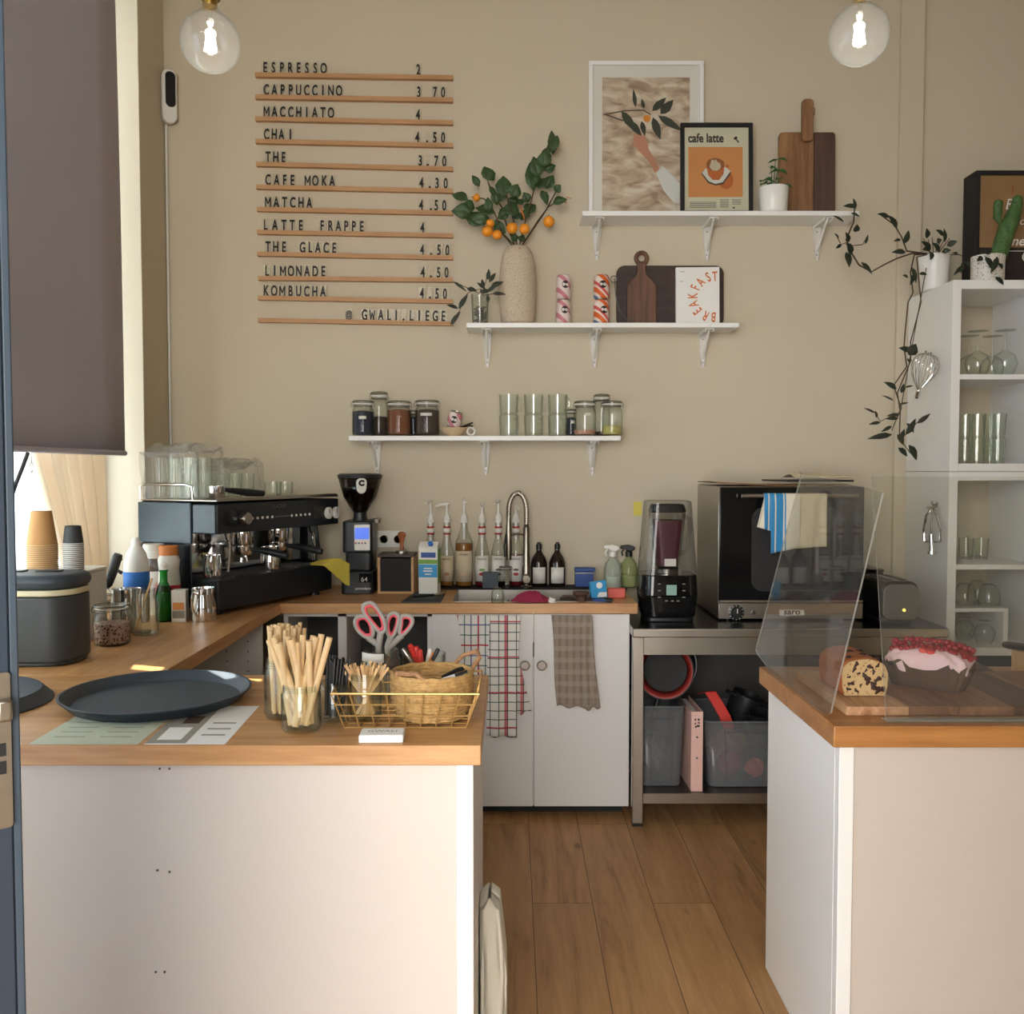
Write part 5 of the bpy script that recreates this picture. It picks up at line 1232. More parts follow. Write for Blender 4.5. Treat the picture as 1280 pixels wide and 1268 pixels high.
for i in range(n_k):
    loc = (ku.x, 3.0, bt + 0.001 + i * 0.0068)
    lab = 'topmost kraft paper cup of the upturned stack by the window' if i == n_k - 1 else 'kraft paper cup in the upturned stack by the window'
    if kc is None: kc = cup('paper_cup', loc, 0.047, 0.031, 0.112, 'kraft', lab, 'kraft paper cups in the stack')
    else: dup(kc, loc, 0, lab)
for o in [x for x in bpy.data.objects if x.get('label') == 'topmost kraft paper cup of the upturned stack by the window']: del o['group']
ku = at(92, 700, 3.0); kc = None
for i in range(15):
    loc = (ku.x, 3.0, bt + 0.001 + i * 0.0062)
    lab = 'topmost black paper cup of the ridged upturned stack by the window' if i == 14 else 'black and white ridged paper cup in the upturned stack by the window'
    if kc is None: kc = cup('espresso_cup', loc, 0.0315, 0.0245, 0.058, 'cup_ridges', lab, 'small ridged paper cups in the stack', True)
    else: q = dup(kc, loc, 0, lab)
del q['group']
for ch in q.children:
    if ch.name.startswith('wall'): ch.data = ch.data.copy(); ch.data.materials[0] = MATS['dark_grey']
# clip lid jar of dried flowers
p = onz(131, 810, W)
t = clip_jar((p.x, p.y + 0.055, W), 0.056, 0.135, 'squat clip top jar of dried flowers beside the grey bucket', 'dried_flowers', 0.68, 0.5, group=None)
# frother
p = onz(150, 793, W); fb = Vector((p.x + 0.0, p.y + 0.05, W + 0.012))
hi = at(148, 693, p.y + 0.06); lo = at(134, 735, p.y + 0.06)
t = thing('milk_frother', 'battery milk frother with dark handle leaning in the tall pitcher', 'frother', tuple(hi))
d = (lo - hi).normalized(); L_ = (lo - hi).length
MB().tube([Vector((0, 0, 0)), d * 0.01, d * L_ * 0.55, d * L_ * 0.9, d * L_], [0.014, 0.0165, 0.0165, 0.014, 0.007], 16).obj('handle', 'dark_grey', t)
MB().tube([d * L_, fb - hi + Vector((0, 0, 0.05)), fb - hi + Vector((0, 0, 0.012))], 0.0018, 6).obj('whisk_rod', 'chrome', t)
# glass jar with a wooden stick
p = onz(175, 797, W)
t = thing('glass_jar', 'clear glass jar holding one wooden stick beside the tall pitcher', 'jar', (p.x, p.y + 0.045, W))
MB().lathe([(0, 0.004), (0.04, 0.003), (0.045, 0.012), (0.045, 0.105), (0.034, 0.13), (0.034, 0.155), (0.036, 0.158), (0.0325, 0.158), (0.032, 0.13), (0.042, 0.104), (0.042, 0.012), (0, 0.009)], 28).obj('glass_body', 'jar_glass', t)
s0, s1 = Vector((-0.032, -0.015, 0.013)), Vector((0.028, -0.005, 0.195))
tag(MB().tube([s0, s1], 0.0038, 8).obj('wooden_stick', 'stir_wood', loc=(p.x, p.y + 0.045, W)), 'thin wooden stick leaning in the clear glass jar', 'stick')
# bottles by the machine
p = at(201, 740, 3.37)
t = thing('green_bottle', 'green glass bottle with a pale cap beside the espresso machine', 'bottle', (p.x, p.y + 0.03, W))
MB().lathe([(0, 0.003), (0.028, 0.002), (0.0305, 0.01), (0.0305, 0.1), (0.024, 0.125), (0.0135, 0.15), (0.013, 0.185), (0.0155, 0.186), (0.0155, 0.193), (0.012, 0.193), (0, 0.193)], 28).obj('glass_body', 'green_glass', t)
MB().lathe([(0, 0.004), (0.0275, 0.006), (0.0285, 0.09), (0.02, 0.11), (0, 0.11)], 24).obj('liquid', 'clear_green', t)
MB().lathe([(0.016, 0.194), (0.016, 0.212), (0.006, 0.222), (0, 0.222)], 20).obj('cap', 'white_plastic', t)
p = at(171, 740, 3.40)
t = thing('spray_bottle', 'white bottle with a blue label near the window', 'bottle', (p.x, 3.40, W))
hh = at(169, 672, 3.40).z - W
MB().lathe([(0, 0), (0.042, 0.0), (0.045, 0.006), (0.045, hh * 0.62), (0.043, hh * 0.72), (0.034, hh * 0.82), (0.018, hh * 0.9), (0, hh * 0.9)], 32).obj('body', 'white_plastic', t)
MB().lathe([(0.0458, hh * 0.34), (0.0458, hh * 0.6)], 32).obj('label', 'label_blue', t, solid=0.0006)
MB().lathe([(0.0175, hh * 0.89), (0.017, hh * 0.96), (0.008, hh), (0, hh)], 20).obj('cap', 'white_plastic', t)
MB().tube([(-0.05, -0.01, hh * 0.58), (-0.07, -0.01, hh * 0.62), (-0.072, -0.01, hh * 0.72), (-0.05, -0.01, hh * 0.75)], 0.007, 8).obj('trigger', 'dark_grey', t)
hh = at(211, 683, 3.5).z - W
t = thing('sauce_bottle', 'white bottle with an orange cap behind the green bottle', 'bottle', (at(211, 700, 3.53).x, 3.53, W))
MB().lathe([(0, 0), (0.038, 0), (0.041, 0.006), (0.041, hh * 0.5), (0.037, hh * 0.66), (0.041, hh * 0.8), (0.034, hh * 0.87), (0, hh * 0.87)], 32).obj('body', 'white_plastic', t)
MB().lathe([(0.036, hh * 0.865), (0.036, hh * 0.985), (0.033, hh), (0, hh)], 28).obj('cap', 'orange_cap', t)
MB().lathe([(0.0416, hh * 0.12), (0.0416, hh * 0.45)], 32).obj('label', 'label_red', t, solid=0.0006)
t = thing('canister', 'white canister with a small grey picture between the white bottles', 'canister', (at(192, 700, 3.58).x, 3.58, W))
MB().lathe([(0, 0), (0.036, 0), (0.038, 0.005), (0.038, 0.25), (0, 0.25)], 32).obj('body', 'paper_white', t)
MB().lathe([(0.039, 0.2505), (0.039, 0.27), (0.036, 0.275), (0, 0.275)], 28).obj('lid', 'label_white', t)
MB().grid(lambda u, v: (0.0386 * math.sin((u - .4) * 1.5), -0.0386 * math.cos((u - .4) * 1.5), 0.17 + 0.05 * v), 8, 1).obj('picture', 'foil', t, solid=0.0005)
p = onz(222, 778, W)
t = thing('small_box', 'small grey and orange card box beside the green bottle', 'box', (p.x, p.y + 0.028, W), 0.12)
MB().bx(-0.026, 0.026, -0.025, 0.025, 0, 0.118).obj('body', 'label_white', t, bevel=0.0015)
flat('print', [[(-0.02, 0.045), (0.02, 0.045), (0.02, 0.072), (-0.02, 0.072)]], 'orange_print', t, -0.0251)
flat('print', [[(-0.022, 0.014), (0.022, 0.014), (0.022, 0.042), (-0.022, 0.042)]], 'ink_grey', t, -0.0251)

# ------------------------------------------------------------------ front counter: trays, menus, straws, basket
def tray(loc, r, label, flip=False):
    t = tag(MB().lathe([(0, 0.0), (r * 0.88, 0.0), (r * 0.99, 0.024), (r, 0.025), (r * 1.0, 0.028), (r * 0.975, 0.028), (r * 0.87, 0.005), (0, 0.005)], 72).obj('serving_tray', 'tray_slate', loc=loc), label, 'tray')
    if flip: t.rotation_euler = (PI, 0, 0)
    return t
pl, pr_ = onz(75, 874, W + 0.025), onz(310, 860, W + 0.025)
c = (pl + pr_) / 2; rr = 0.245
tray((-0.867, 2.228, W + 0.0012), 0.222, 'large round slate grey serving tray on the front counter')
p = onz(62, 878, W)
tray((p.x - 0.215, 2.19, W + 0.029), 0.215, 'upturned round slate grey tray cut by the door edge', True)
def sheet(pts, m, z): 
    vs = [Vector((x, y, z)) for x, y in pts]
    return vs
t = thing('menu_sheet', 'pale green menu sheet lying under the tray at the counter front', 'menu', (0, 0, W))
pa = [onz(35, 931, W), onz(172, 931, W), onz(222, 890, W), onz(105, 890, W)]
MB().ext([(p.x, max(p.y, YF0 + 0.004)) for p in pa], 0.0004).obj('sheet', 'paper_green', t, smooth=False)
def quad_in(P, u0, v0, u1, v1):
    f = lambda u, v: P[0].lerp(P[1], u).lerp(P[3].lerp(P[2], u), v)
    return [(q.x, max(q.y, YF0 + 0.005)) for q in (f(u0, v0), f(u1, v0), f(u1, v1), f(u0, v1))]
for v in (0.2, 0.34, 0.48, 0.62):
    for u in (0.12, 0.56): MB().ext(quad_in(pa, u, v, u + 0.3, v + 0.02), 0.0002, T((0, 0, 0.0004))).obj('printed_line', 'ink_grey', t, smooth=False)
t = thing('menu_sheet', 'white menu sheet with a photo strip at the right of the tray', 'menu', (0, 0, W))
pb = [onz(180, 931, W), onz(281, 931, W), onz(324, 883, W), onz(232, 883, W)]
MB().ext([(p.x, max(p.y, YF0 + 0.004)) for p in pb], 0.0004, T((0, 0, 0.00002))).obj('sheet', 'paper_white', t, smooth=False)
MB().ext(quad_in(pb, 0.0, 0.02, 0.5, 0.98), 0.0002, T((0, 0, 0.0005))).obj('photo_strip', 'frame_print_dark' if False else 'ink_grey', t, smooth=False)
MB().ext(quad_in(pb, 0.1, 0.1, 0.4, 0.4), 0.0002, T((0, 0, 0.0008))).obj('photo_shape', 'paper_white', t, smooth=False)
MB().ext(quad_in(pb, 0.2, 0.5, 0.42, 0.7), 0.0002, T((0, 0, 0.0008))).obj('photo_shape', 'cake_paper', t, smooth=False)
for v in (0.2, 0.35, 0.5): MB().ext(quad_in(pb, 0.6, v, 0.9, v + 0.03), 0.0002, T((0, 0, 0.0008))).obj('printed_line', 'ink_grey', t, smooth=False)
# straw jars
def mason(loc, r, h, label, name='glass_jar', group=None, label_patch=False):
    t = thing(name, label, 'jar', loc, 0, group)
    MB().lathe([(0, 0.004), (r * 0.9, 0.002), (r, 0.012), (r, h * 0.78), (r * 0.9, h * 0.86), (r * 0.88, h), (r * 0.85, h), (r * 0.87, h * 0.86), (r * 0.95, h * 0.77), (r * 0.95, 0.012), (0, 0.008)], 36).obj('glass_body', 'jar_glass', t)
    th_ = MB()
    for k in range(3): th_.tube([(r * 0.895 * math.cos(a), r * 0.895 * math.sin(a), h * (0.88 + 0.04 * k)) for a in [2 * PI * i / 28 for i in range(28)]], 0.0013, 5, closed=True)
    th_.obj('screw_thread', 'jar_glass', t)
    return t
def straw(name, a, b, r, m, label, group, n=10, inside='straw_inside', cat='straw'):
    a, b = Vector(a), Vector(b)
    t = thing(name, label, cat, tuple(a), 0, group)
    d = b - a; u = d.normalized()
    # open pipe: outer wall, rim, inner wall down to a short depth
    o = MB(); side = u.orthogonal().normalized(); s2 = u.cross(side)
    def ring(c, rr): return [c + (side * math.cos(2 * PI * j / n) + s2 * math.sin(2 * PI * j / n)) * rr for j in range(n)]
    R = ring(Vector((0, 0, 0)), r) + ring(d, r) + ring(d, r * 0.7)
    fs = [tuple(reversed(range(n)))]
    for q in range(2): fs += [(q * n + j, q * n + (j + 1) % n, (q + 1) * n + (j + 1) % n, (q + 1) * n + j) for j in range(n)]
    o.add(R, fs).obj('pipe', m, t)
    q = ring(d - u * 0.004, r * 0.71)
    MB().add(q, [tuple(range(n))]).obj('bore', inside, t)
    return t
jr = 0.043
p = onz(371, 920, W); J1 = Vector((p.x, p.y + jr, W))
mason(tuple(J1), jr, 0.102, 'front clear glass jar holding thick bamboo straws on the counter')
tops = [(336, 800, 0.02), (342, 797, -0.01), (349, 804, -0.028), (364, 799, -0.025), (371, 803, -0.015), (379, 794, 0.02), (386, 801, -0.02), (395, 797, 0.01), (402, 793, 0.025), (412, 797, -0.005), (345, 794, 0.03), (360, 796, 0.02), (392, 795, 0.028)]
for i, (u, v, dy) in enumerate(tops):
    b_ = at(u, v, J1.y + dy)
    fx = (u - 371) / 40
    a_ = J1 + Vector((0.004 * fx + 0.019 * math.sin(i * 2.4), -dy * 0.5 + 0.012 * math.cos(i * 2.4), 0.0135))
    straw('bamboo_straw', a_, b_, 0.0068, 'straw_bamboo', 'thick bamboo straw fanning out of the front straw jar', 'straws in the front jar')
jr2 = 0.046
p = onz(350, 903, W); J2 = Vector((p.x, p.y + jr2, W))
mason(tuple(J2), jr2, 0.135, 'rear clear glass jar packed with bamboo straws beside the tray')
rnd = random.Random(2)
for i in range(24):
    a = i * 2.399; rr = 0.036 * math.sqrt((i + 0.5) / 24)
    t_ = Vector((J2.x + 0.003 + rr * 1.25 * math.cos(a), J2.y + rr * 1.1 * math.sin(a), at(350, 783, J2.y).z + rnd.uniform(-0.006, 0.006)))
    a_ = Vector((J2.x + rr * 0.85 * math.cos(a), J2.y + rr * 0.85 * math.sin(a), W + 0.0135))
    straw('bamboo_straw', a_, t_, 0.0045, 'straw_bamboo', 'bamboo straw in the packed rear straw jar', 'straws in the rear jar')
jr3 = 0.035
p = onz(414, 908, W); J3 = Vector((p.x - 0.003, p.y + jr3 + 0.01, W))
mason(tuple(J3), jr3, 0.09, 'small clear glass jar of black straws between the straw jar and basket')
for i in range(16):
    a = i * 2.399; rr = 0.024 * math.sqrt((i + 0.5) / 16)
    t_ = Vector((J3.x + 0.012 + rr * 1.25 * math.cos(a), J3.y + rr * math.sin(a), at(418, 823, J3.y).z + rnd.uniform(-0.008, 0.006)))
    a_ = Vector((J3.x + rr * 0.85 * math.cos(a), J3.y + rr * 0.85 * math.sin(a), W + 0.0135))
    straw('black_straw', a_, t_, 0.0033, 'black_plastic', 'short black straw in the small jar beside the wire basket', 'black straws', inside='ink_grey')
# gold wire basket
bl_, br_ = at(416, 866, 1.985), at(599, 863, 1.985)
g0, g1 = at(432, 910, 2.0), at(583, 910, 2.0)
zr = at(500, 865, 1.985).z
xa, xb, xc_, xd = bl_.x, br_.x, g0.x, g1.x
ya, yb_, yc_, yd = 1.965, 2.19, 1.985, 2.165
zb0 = W + 0.003
wb = thing('wire_basket', 'gold wire basket on the front counter holding stirrers and a woven basket', 'basket', (0, 0, 0))
def bpnt(u, v, s):      # u along x, v along y, s height 0..1
    x0 = xc_ + (xa - xc_) * s; x1 = xd + (xb - xd) * s; y0 = yc_ + (ya - yc_) * s; y1 = yd + (yb_ - yd) * s
    return Vector((x0 + (x1 - x0) * u, y0 + (y1 - y0) * v, zb0 + (zr - zb0) * s))
MB().tube([bpnt(0, 0, 1), bpnt(1, 0, 1), bpnt(1, 1, 1), bpnt(0, 1, 1)], 0.0026, 8, closed=True).obj('rim_wire', 'gold_wire', wb)
gw = MB()
for s in (0.0, 0.35, 0.68): gw.tube([bpnt(0, 0, s), bpnt(1, 0, s), bpnt(1, 1, s), bpnt(0, 1, s)], 0.0017, 6, closed=True)
nx, ny = 8, 5
for i in range(1, nx):
    u = i / nx; gw.tube([bpnt(u, 0, 1), bpnt(u, 0, 0), bpnt(u, 1, 0), bpnt(u, 1, 1)], 0.0017, 6)
for j in range(1, ny):
    v = j / ny; gw.tube([bpnt(0, v, 1), bpnt(0, v, 0), bpnt(1, v, 0), bpnt(1, v, 1)], 0.0017, 6)
for u in (0, 1):
    for v in (0, 1): gw.tube([bpnt(u, v, 0), bpnt(u, v, 1)], 0.0016, 6)
gw.obj('wire_mesh', 'gold_wire', wb)
# stirrer jar standing in the basket
SJ = Vector((at(457, 900, 2.05).x, 2.052, zb0 + 0.0025))
mason(tuple(SJ), 0.036, 0.105, 'clear glass jar of wooden stirrers in the wire basket', 'stirrer_jar')
rnd = random.Random(4)
for i in range(60):
    a = i * 2.399; q = math.sqrt((i + 0.5) / 60)
    top = Vector((SJ.x + 0.054 * q * math.cos(a), SJ.y + 0.036 * q * math.sin(a), at(457, 832, SJ.y).z + rnd.uniform(-0.008, 0.006)))
    bot = Vector((SJ.x - 0.023 * q * math.cos(a + 0.3), SJ.y - 0.022 * q * math.sin(a + 0.3), SJ.z + 0.012))
    d = (top - bot); sd = d.cross(Vector((math.cos(a * 1.7), math.sin(a * 1.7), 0.2))).normalized() * 0.0028; nn = d.normalized().cross(sd).normalized() * 0.0006
    m_ = MB().add([v - bot for v in (bot - sd - nn, bot + sd - nn, bot + sd + nn, bot - sd + nn, top - sd - nn, top + sd - nn, top + sd + nn, top - sd + nn)], [(3, 2, 1, 0), (4, 5, 6, 7), (0, 1, 5, 4), (1, 2, 6, 5), (2, 3, 7, 6), (3, 0, 4, 7)])
    tag(m_.obj('wooden_stirrer', 'stir_wood', loc=bot), 'flat wooden stirrer fanning out of the jar in the wire basket', 'stirrer', 'wooden stirrers in the jar')
# woven basket inside, with two looped handles
WB = Vector((at(540, 890, 2.07).x, 2.075, zb0 + 0.0045)); wr, wh = 0.09, 0.1
wv_ = thing('woven_basket', 'round woven straw basket with looped handles inside the wire basket', 'basket', tuple(WB))
sp = MB()
for k in range(13):
    z = 0.004 + k * (wh - 0.006) / 12; r_ = wr * (0.74 + 0.26 * math.sin(min(1, (k + 2) / 10) * PI / 2))
    sp.tube([((r_ + 0.0016 * math.sin(i * 1.9 + k)) * math.cos(2 * PI * i / 60), (r_ + 0.0016 * math.sin(i * 1.9 + k)) * math.sin(2 * PI * i / 60), z + 0.001 * math.sin(i * 1.3 + k * 2)) for i in range(60)], 0.0052, 7, closed=True)
sp.obj('coiled_wall', 'rattan', wv_)
MB().lathe([(0, 0.003), (wr * 0.76, 0.003), (wr * 0.76, 0.007), (0, 0.007)], 32).obj('base', 'rattan', wv_)
MB().tube([(wr * 0.45, 0.082, wh - 0.006), (wr * 0.75, 0.086, wh + 0.02), (wr * 1.12, 0.07, wh + 0.032), (wr * 1.18, 0.045, wh + 0.022), (wr * 0.98, 0.02, wh - 0.002)], 0.0055, 8).obj('loop_handle', 'jute', wv_)
MB().tube([(-wr * 0.95, 0.02, wh - 0.004), (-wr * 0.8, -0.06, wh + 0.008), (-wr * 0.3, -0.085, wh + 0.012), (wr * 0.0, -0.09, wh - 0.006)], 0.006, 8).obj('loop_handle', 'jute', wv_)
def small(name, mb, m, label, cat, loc, rot=(0, 0, 0)): return tag(mb.obj(name, m, loc=loc, rot=rot, bevel=0.001), label, cat)
MB_ = MB()
t = thing('lip_balm', 'small white and black tube lying in the woven basket', 'tube', (WB.x + 0.025, WB.y - 0.01, WB.z + 0.078), (0.2, PI / 2 - 0.3, 0.4))
MB().cyl((0, 0, 0), (0, 0, 0.03), 0.0085, n=16).obj('cap', 'white_plastic', t); MB().cyl((0, 0, 0.0302), (0, 0, 0.06), 0.008, n=16).obj('body', 'black_plastic', t)
tag(MB().tube([(0, 0, 0), (0.03, 0.02, 0.012), (0.055, 0.03, 0.016)], 0.005, 8).obj('hair_clip', 'black_plastic', loc=(WB.x + 0.022, WB.y + 0.025, WB.z + 0.08)), 'dark pen end lying in the woven basket', 'pen')
tag(MB().lathe([(0, 0.0), (wr * 0.66, 0.0), (wr * 0.8, 0.03), (wr * 0.6, 0.055), (0, 0.062)], 28, wav=lambda a, z: 0.05 * math.sin(5 * a + z * 90)).obj('paper_filling', 'kraft_pale', loc=(WB.x, WB.y, WB.z + 0.009), smooth=True), 'crumpled pale packing paper filling the woven basket', 'paper')
# scissors jar and pens behind the basket
p = at(478, 850, 2.29); JS = Vector((p.x, 2.27, W))
mason(tuple(JS), 0.047, 0.12, 'clear glass jar with a white label holding the scissors', 'scissor_jar')
MB().grid(lambda u, v: (0.0485 * math.sin((u - .8) * 1.4), -0.0485 * math.cos((u - .8) * 1.4), 0.095 + 0.022 * v), 10, 1).obj('jar_label', 'label_white', bpy.data.objects['scissor_jar'], solid=0.0006)
def zs(x, y, Y): return at(430 + x / 6.34, 740 + y / 6.34, Y)
def scissors(loops, tip, Y, label, blade_dir):
    t = thing('scissors', label, 'scissors', tuple(tip), 0, 'grey and pink scissors in the jar')
    o = Vector(tip)
    for (pts, piv) in loops:
        P = [zs(x, y, Y) - o for x, y in pts]
        c = sum(P, Vector()) / len(P)
        # smooth closed ring
        ring = []
        n_ = len(P)
        for i in range(n_):
            p0, p1, p2, p3 = P[i - 1], P[i], P[(i + 1) % n_], P[(i + 2) % n_]
            for q in (0, 0.25, 0.5, 0.75):
                ring.append(0.5 * ((2 * p1) + (-p0 + p2) * q + (2 * p0 - 5 * p1 + 4 * p2 - p3) * q * q + (-p0 + 3 * p1 - 3 * p2 + p3) * q ** 3))
        MB().tube(ring, 0.0052, 8, closed=True).obj('handle', 'grey_grip', t)
        MB().tube([c + (r - c) * 0.80 for r in ring], 0.0042, 8, closed=True).obj('grip_insert', 'pink_grip', t)
        pv = zs(piv[0], piv[1], Y) - o
        MB().tube([min(ring, key=lambda r: r.z), pv, pv + Vector((0, 0, -0.02))], [0.008, 0.0085, 0.006], 10).obj('handle_shank', 'grey_grip', t)
    pv = zs(loops[0][1][0], loops[0][1][1], Y) - o
    for s in (-1, 1):
        MB().tube([pv + Vector((s * 0.003, s * 0.001, -0.01)), Vector((s * 0.004, s * 0.001, 0))], [0.0045, 0.0015], 6).obj('blade', 'steel', t)
    return t
scissors([([(160, 195), (105, 205), (88, 250), (115, 310), (175, 360), (225, 350), (228, 290), (205, 230)], (270, 420)),
          ([(200, 88), (155, 110), (160, 165), (205, 230), (255, 290), (290, 325), (325, 300), (315, 225), (275, 150), (235, 100)], (275, 420))],
         JS + Vector((0.008, -0.012, 0.012)), 2.262, 'large grey scissors with pink lined handles, left pair in the jar', 0)
scissors([([(395, 168), (360, 190), (340, 250), (345, 320), (370, 360), (400, 330), (425, 260), (432, 195)], (345, 440)),
          ([(490, 188), (455, 205), (450, 260), (440, 320), (460, 345), (500, 310), (540, 250), (535, 205)], (350, 445))],
         JS + Vector((0.012, 0.012, 0.012)), 2.29, 'grey scissors with pink lined handles, right pair in the jar', 0)
# pen pot with red pens and scissors handles
p = at(530, 850, 2.29); PJ = Vector((p.x, 2.29, W))
t = thing('pen_pot', 'clear glass pot of red pens behind the woven basket', 'pot', tuple(PJ))
MB().lathe([(0, 0.004), (0.05, 0.003), (0.053, 0.01), (0.055, 0.105), (0.052, 0.105), (0.05, 0.012), (0, 0.009)], 32).obj('glass_body', 'jar_glass', t)
for i, (u, v, r, m, lab, nm) in enumerate(((512, 806, 0.0065, 'red_plastic', 'red marker leftmost in the pen pot', 'marker'), (519, 808, 0.0075, 'red_plastic', 'red marker beside the leftmost one in the pen pot', 'marker'), (524, 812, 0.007, 'red_plastic', 'short red marker in the middle of the pen pot', 'marker'),
        (538, 811, 0.005, 'white_plastic', 'white pen in the pen pot', 'pen'), (543, 816, 0.006, 'orange_cap', 'orange pen in the pen pot', 'pen'), (548, 811, 0.005, 'black_plastic', 'black capped pen at the right of the pen pot', 'pen'), (503, 811, 0.005, 'steel', 'steel tweezers at the left edge of the pen pot', 'tweezers'))):
    top = at(u, v, PJ.y + 0.012 * math.sin(i * 2.2)); bot = PJ + Vector(((u - 527) * -0.0007, 0.018 * math.cos(i * 2.0), 0.014))
    t = thing(nm, lab, nm, tuple(bot))
    d = top - bot
    MB().tube([Vector(), d * 0.72], r, 10).obj('barrel', m if m != 'black_plastic' else 'orange_cap', t)
    MB().tube([d * 0.722, d * 0.97, d], [r * 1.12, r * 1.12, r * 0.7], 10).obj('cap', m, t)
# stack of cards
p0, p1 = onz(448, 930, W), onz(503, 930, W)
cx_ = (p0.x + p1.x) / 2; y0 = max(p0.y, YF0 + 0.004)
t = thing('card_stack', 'stack of small white cards at the front edge of the counter', 'cards', (cx_, y0 + 0.028, W), 0.03)
nb = MB()
MB().bx(-0.046, 0.046, -0.026, 0.03, 0.0, 0.017).obj('cards', 'paper_white', t, bevel=0.003)
text('printed_name', 'GWALI', 0.02, 'ink_grey', t, (0, -0.002, 0.0171), rot=(0, 0, 0), ext=0.0002)
# paper bag beside the counter, on the floor in the aisle
def bagf(u, v):
    a = 2 * PI * u
    c, s_ = math.cos(a), math.sin(a)
    k_ = max(0.0, (v - 0.62) / 0.38)
    hx_, hy_ = 0.034 * (1 - 0.12 * (1 - v)) * (1 - 0.3 * k_), 0.11 * (1 - 0.35 * v) * (1 - 0.25 * k_)
    q = 1 + 0.07 * math.sin(5 * a + v * 5) + 0.06 * math.sin(9 * a - v * 8) * math.sin(v * 7)
    if v > 0.985: hx_, hy_ = hx_ * 0.15, hy_ * 0.9
    return (hx_ * min(q, 1.0) * math.copysign(abs(c) ** 0.45, c) - 0.010 * k_, hy_ * q * math.copysign(abs(s_) ** 0.45, s_), 0.46 * v * (1 + 0.012 * math.sin(3 * a)))
bg = thing('paper_bag', 'crumpled pale paper bag standing on the floor against the counter side', 'bag', (-0.044, 2.2, 0.001))
MB().grid(bagf, 60, 24).obj('bag_body', 'bag_paper', bg, solid=0.0015)
MB().ext([(0.028 * math.copysign(abs(math.cos(a)) ** 0.45, math.cos(a)), 0.10 * math.copysign(abs(math.sin(a)) ** 0.45, math.sin(a))) for a in [2 * PI * i / 40 for i in range(40)]], 0.003).obj('bag_base', 'bag_paper', bg)
# ------------------------------------------------------------------ back worktop: grinder, tamper box, syrups, tap, soaps
gp = at(450, 740, 4.22)
g = thing('coffee_grinder', 'black coffee grinder with a tinted bean hopper beside the tamper box', 'grinder', (gp.x, 4.24, W))
def gh(v): return at(450, v, 4.2).z - W
hw = (470 - 433) / 2 / F * 4.2
MB().ext(rrect(2 * hw + 0.01, 0.20, 0.02, 5, 0, -0.005), gh(713)).obj('base', 'body_black', g, bevel=0.004)
MB().ext(rrect(2 * hw - 0.012, 0.15, 0.02, 5, 0, 0.02), gh(688) - gh(713) + 0.01, T((0, 0, gh(713)))).obj('spout_column', 'body_black', g, bevel=0.004)
MB().ext(rrect(2 * hw, 0.18, 0.02, 5, 0, 0.0), gh(651) - gh(690), T((0, 0, gh(690)))).obj('head', 'body_black', g, bevel=0.006)
MB().bx(-0.012, hw - 0.008, -0.098, -0.091, gh(687), gh(655)).obj('control_panel', 'white_plastic', g, bevel=0.003)
MB().bx(-0.008, hw - 0.012, -0.1005, -0.098, gh(673), gh(659)).obj('display', 'blue_screen', g)
for k in range(4): MB().cyl((-0.004 + k * 0.014, -0.098, gh(678)), (-0.004 + k * 0.014, -0.1005, gh(678)), 0.0042, n=10).obj('button', 'label_red' if k in (0, 2) else 'dark_grey', g)
MB().bx(0.01, hw, -0.108, -0.105, gh(726), gh(715)).obj('label_plate', 'black_gloss', g)
text('label_lettering', '64', 0.03, 'label_white', g, (0.034, -0.1085, gh(725)), ext=0.0003)
text('maker_lettering', 'eureka' if False else 'pomodoro', 0.017, 'label_white', g, (0.028, -0.1062, gh(735)), ext=0.0003, sx=0.95)
MB().lathe([(0, gh(651)), (0.034, gh(651)), (0.03, gh(645)), (0.03, gh(641)), (0, gh(641))], 28).obj('neck', 'black_plastic', g)
MB().lathe([(0.03, gh(641)), (0.075, gh(621)), (0.098, gh(598))], 36).obj('hopper', 'hopper_glass', g, solid=0.002)
MB().lathe([(0, gh(640)), (0.027, gh(640)), (0.07, gh(622)), (0.082, gh(611)), (0, gh(608))], 32).obj('coffee_beans', 'coffee_beans', g)
MB().lathe([(0, gh(598)), (0.101, gh(598)), (0.103, gh(594)), (0.09, gh(592)), (0, gh(592))], 36).obj('hopper_lid', 'black_plastic', g)
def onhop(u, v):
    z = gh(617) + v * (gh(597.5) - gh(617)); r_ = 0.075 + 0.023 * (z - gh(621)) / (gh(598) - gh(621)) + 0.0015
    a_ = 0.24 + (u - 0.5) * 0.52 * math.sqrt(max(0.03, 1 - abs(2 * v - 1) ** 3.5))
    return (r_ * math.sin(a_), -r_ * math.cos(a_), z)
MB().grid(onhop, 8, 14).obj('oval_sticker', 'label_white', g, solid=0.0006)
q_ = onhop(0.5, 0.52)
text('sticker_lettering', 'C', 0.034, 'ink', g, (q_[0], q_[1] - 0.003, q_[2]), rot=(PI / 2 + 0.27, 0, 0.24), bold=0.0028, ext=0.0006)
MB().tube([(hw - 0.002, -0.03, gh(649)), (hw + 0.035, -0.03, gh(649))], 0.006, 8).obj('adjust_lever', 'steel', g)
MB().lathe([(0, gh(654)), (0.02, gh(654)), (0.022, gh(649)), (0, gh(648))], 20, (hw + 0.012, -0.03, 0.0)).obj('adjust_knob', 'steel', g)
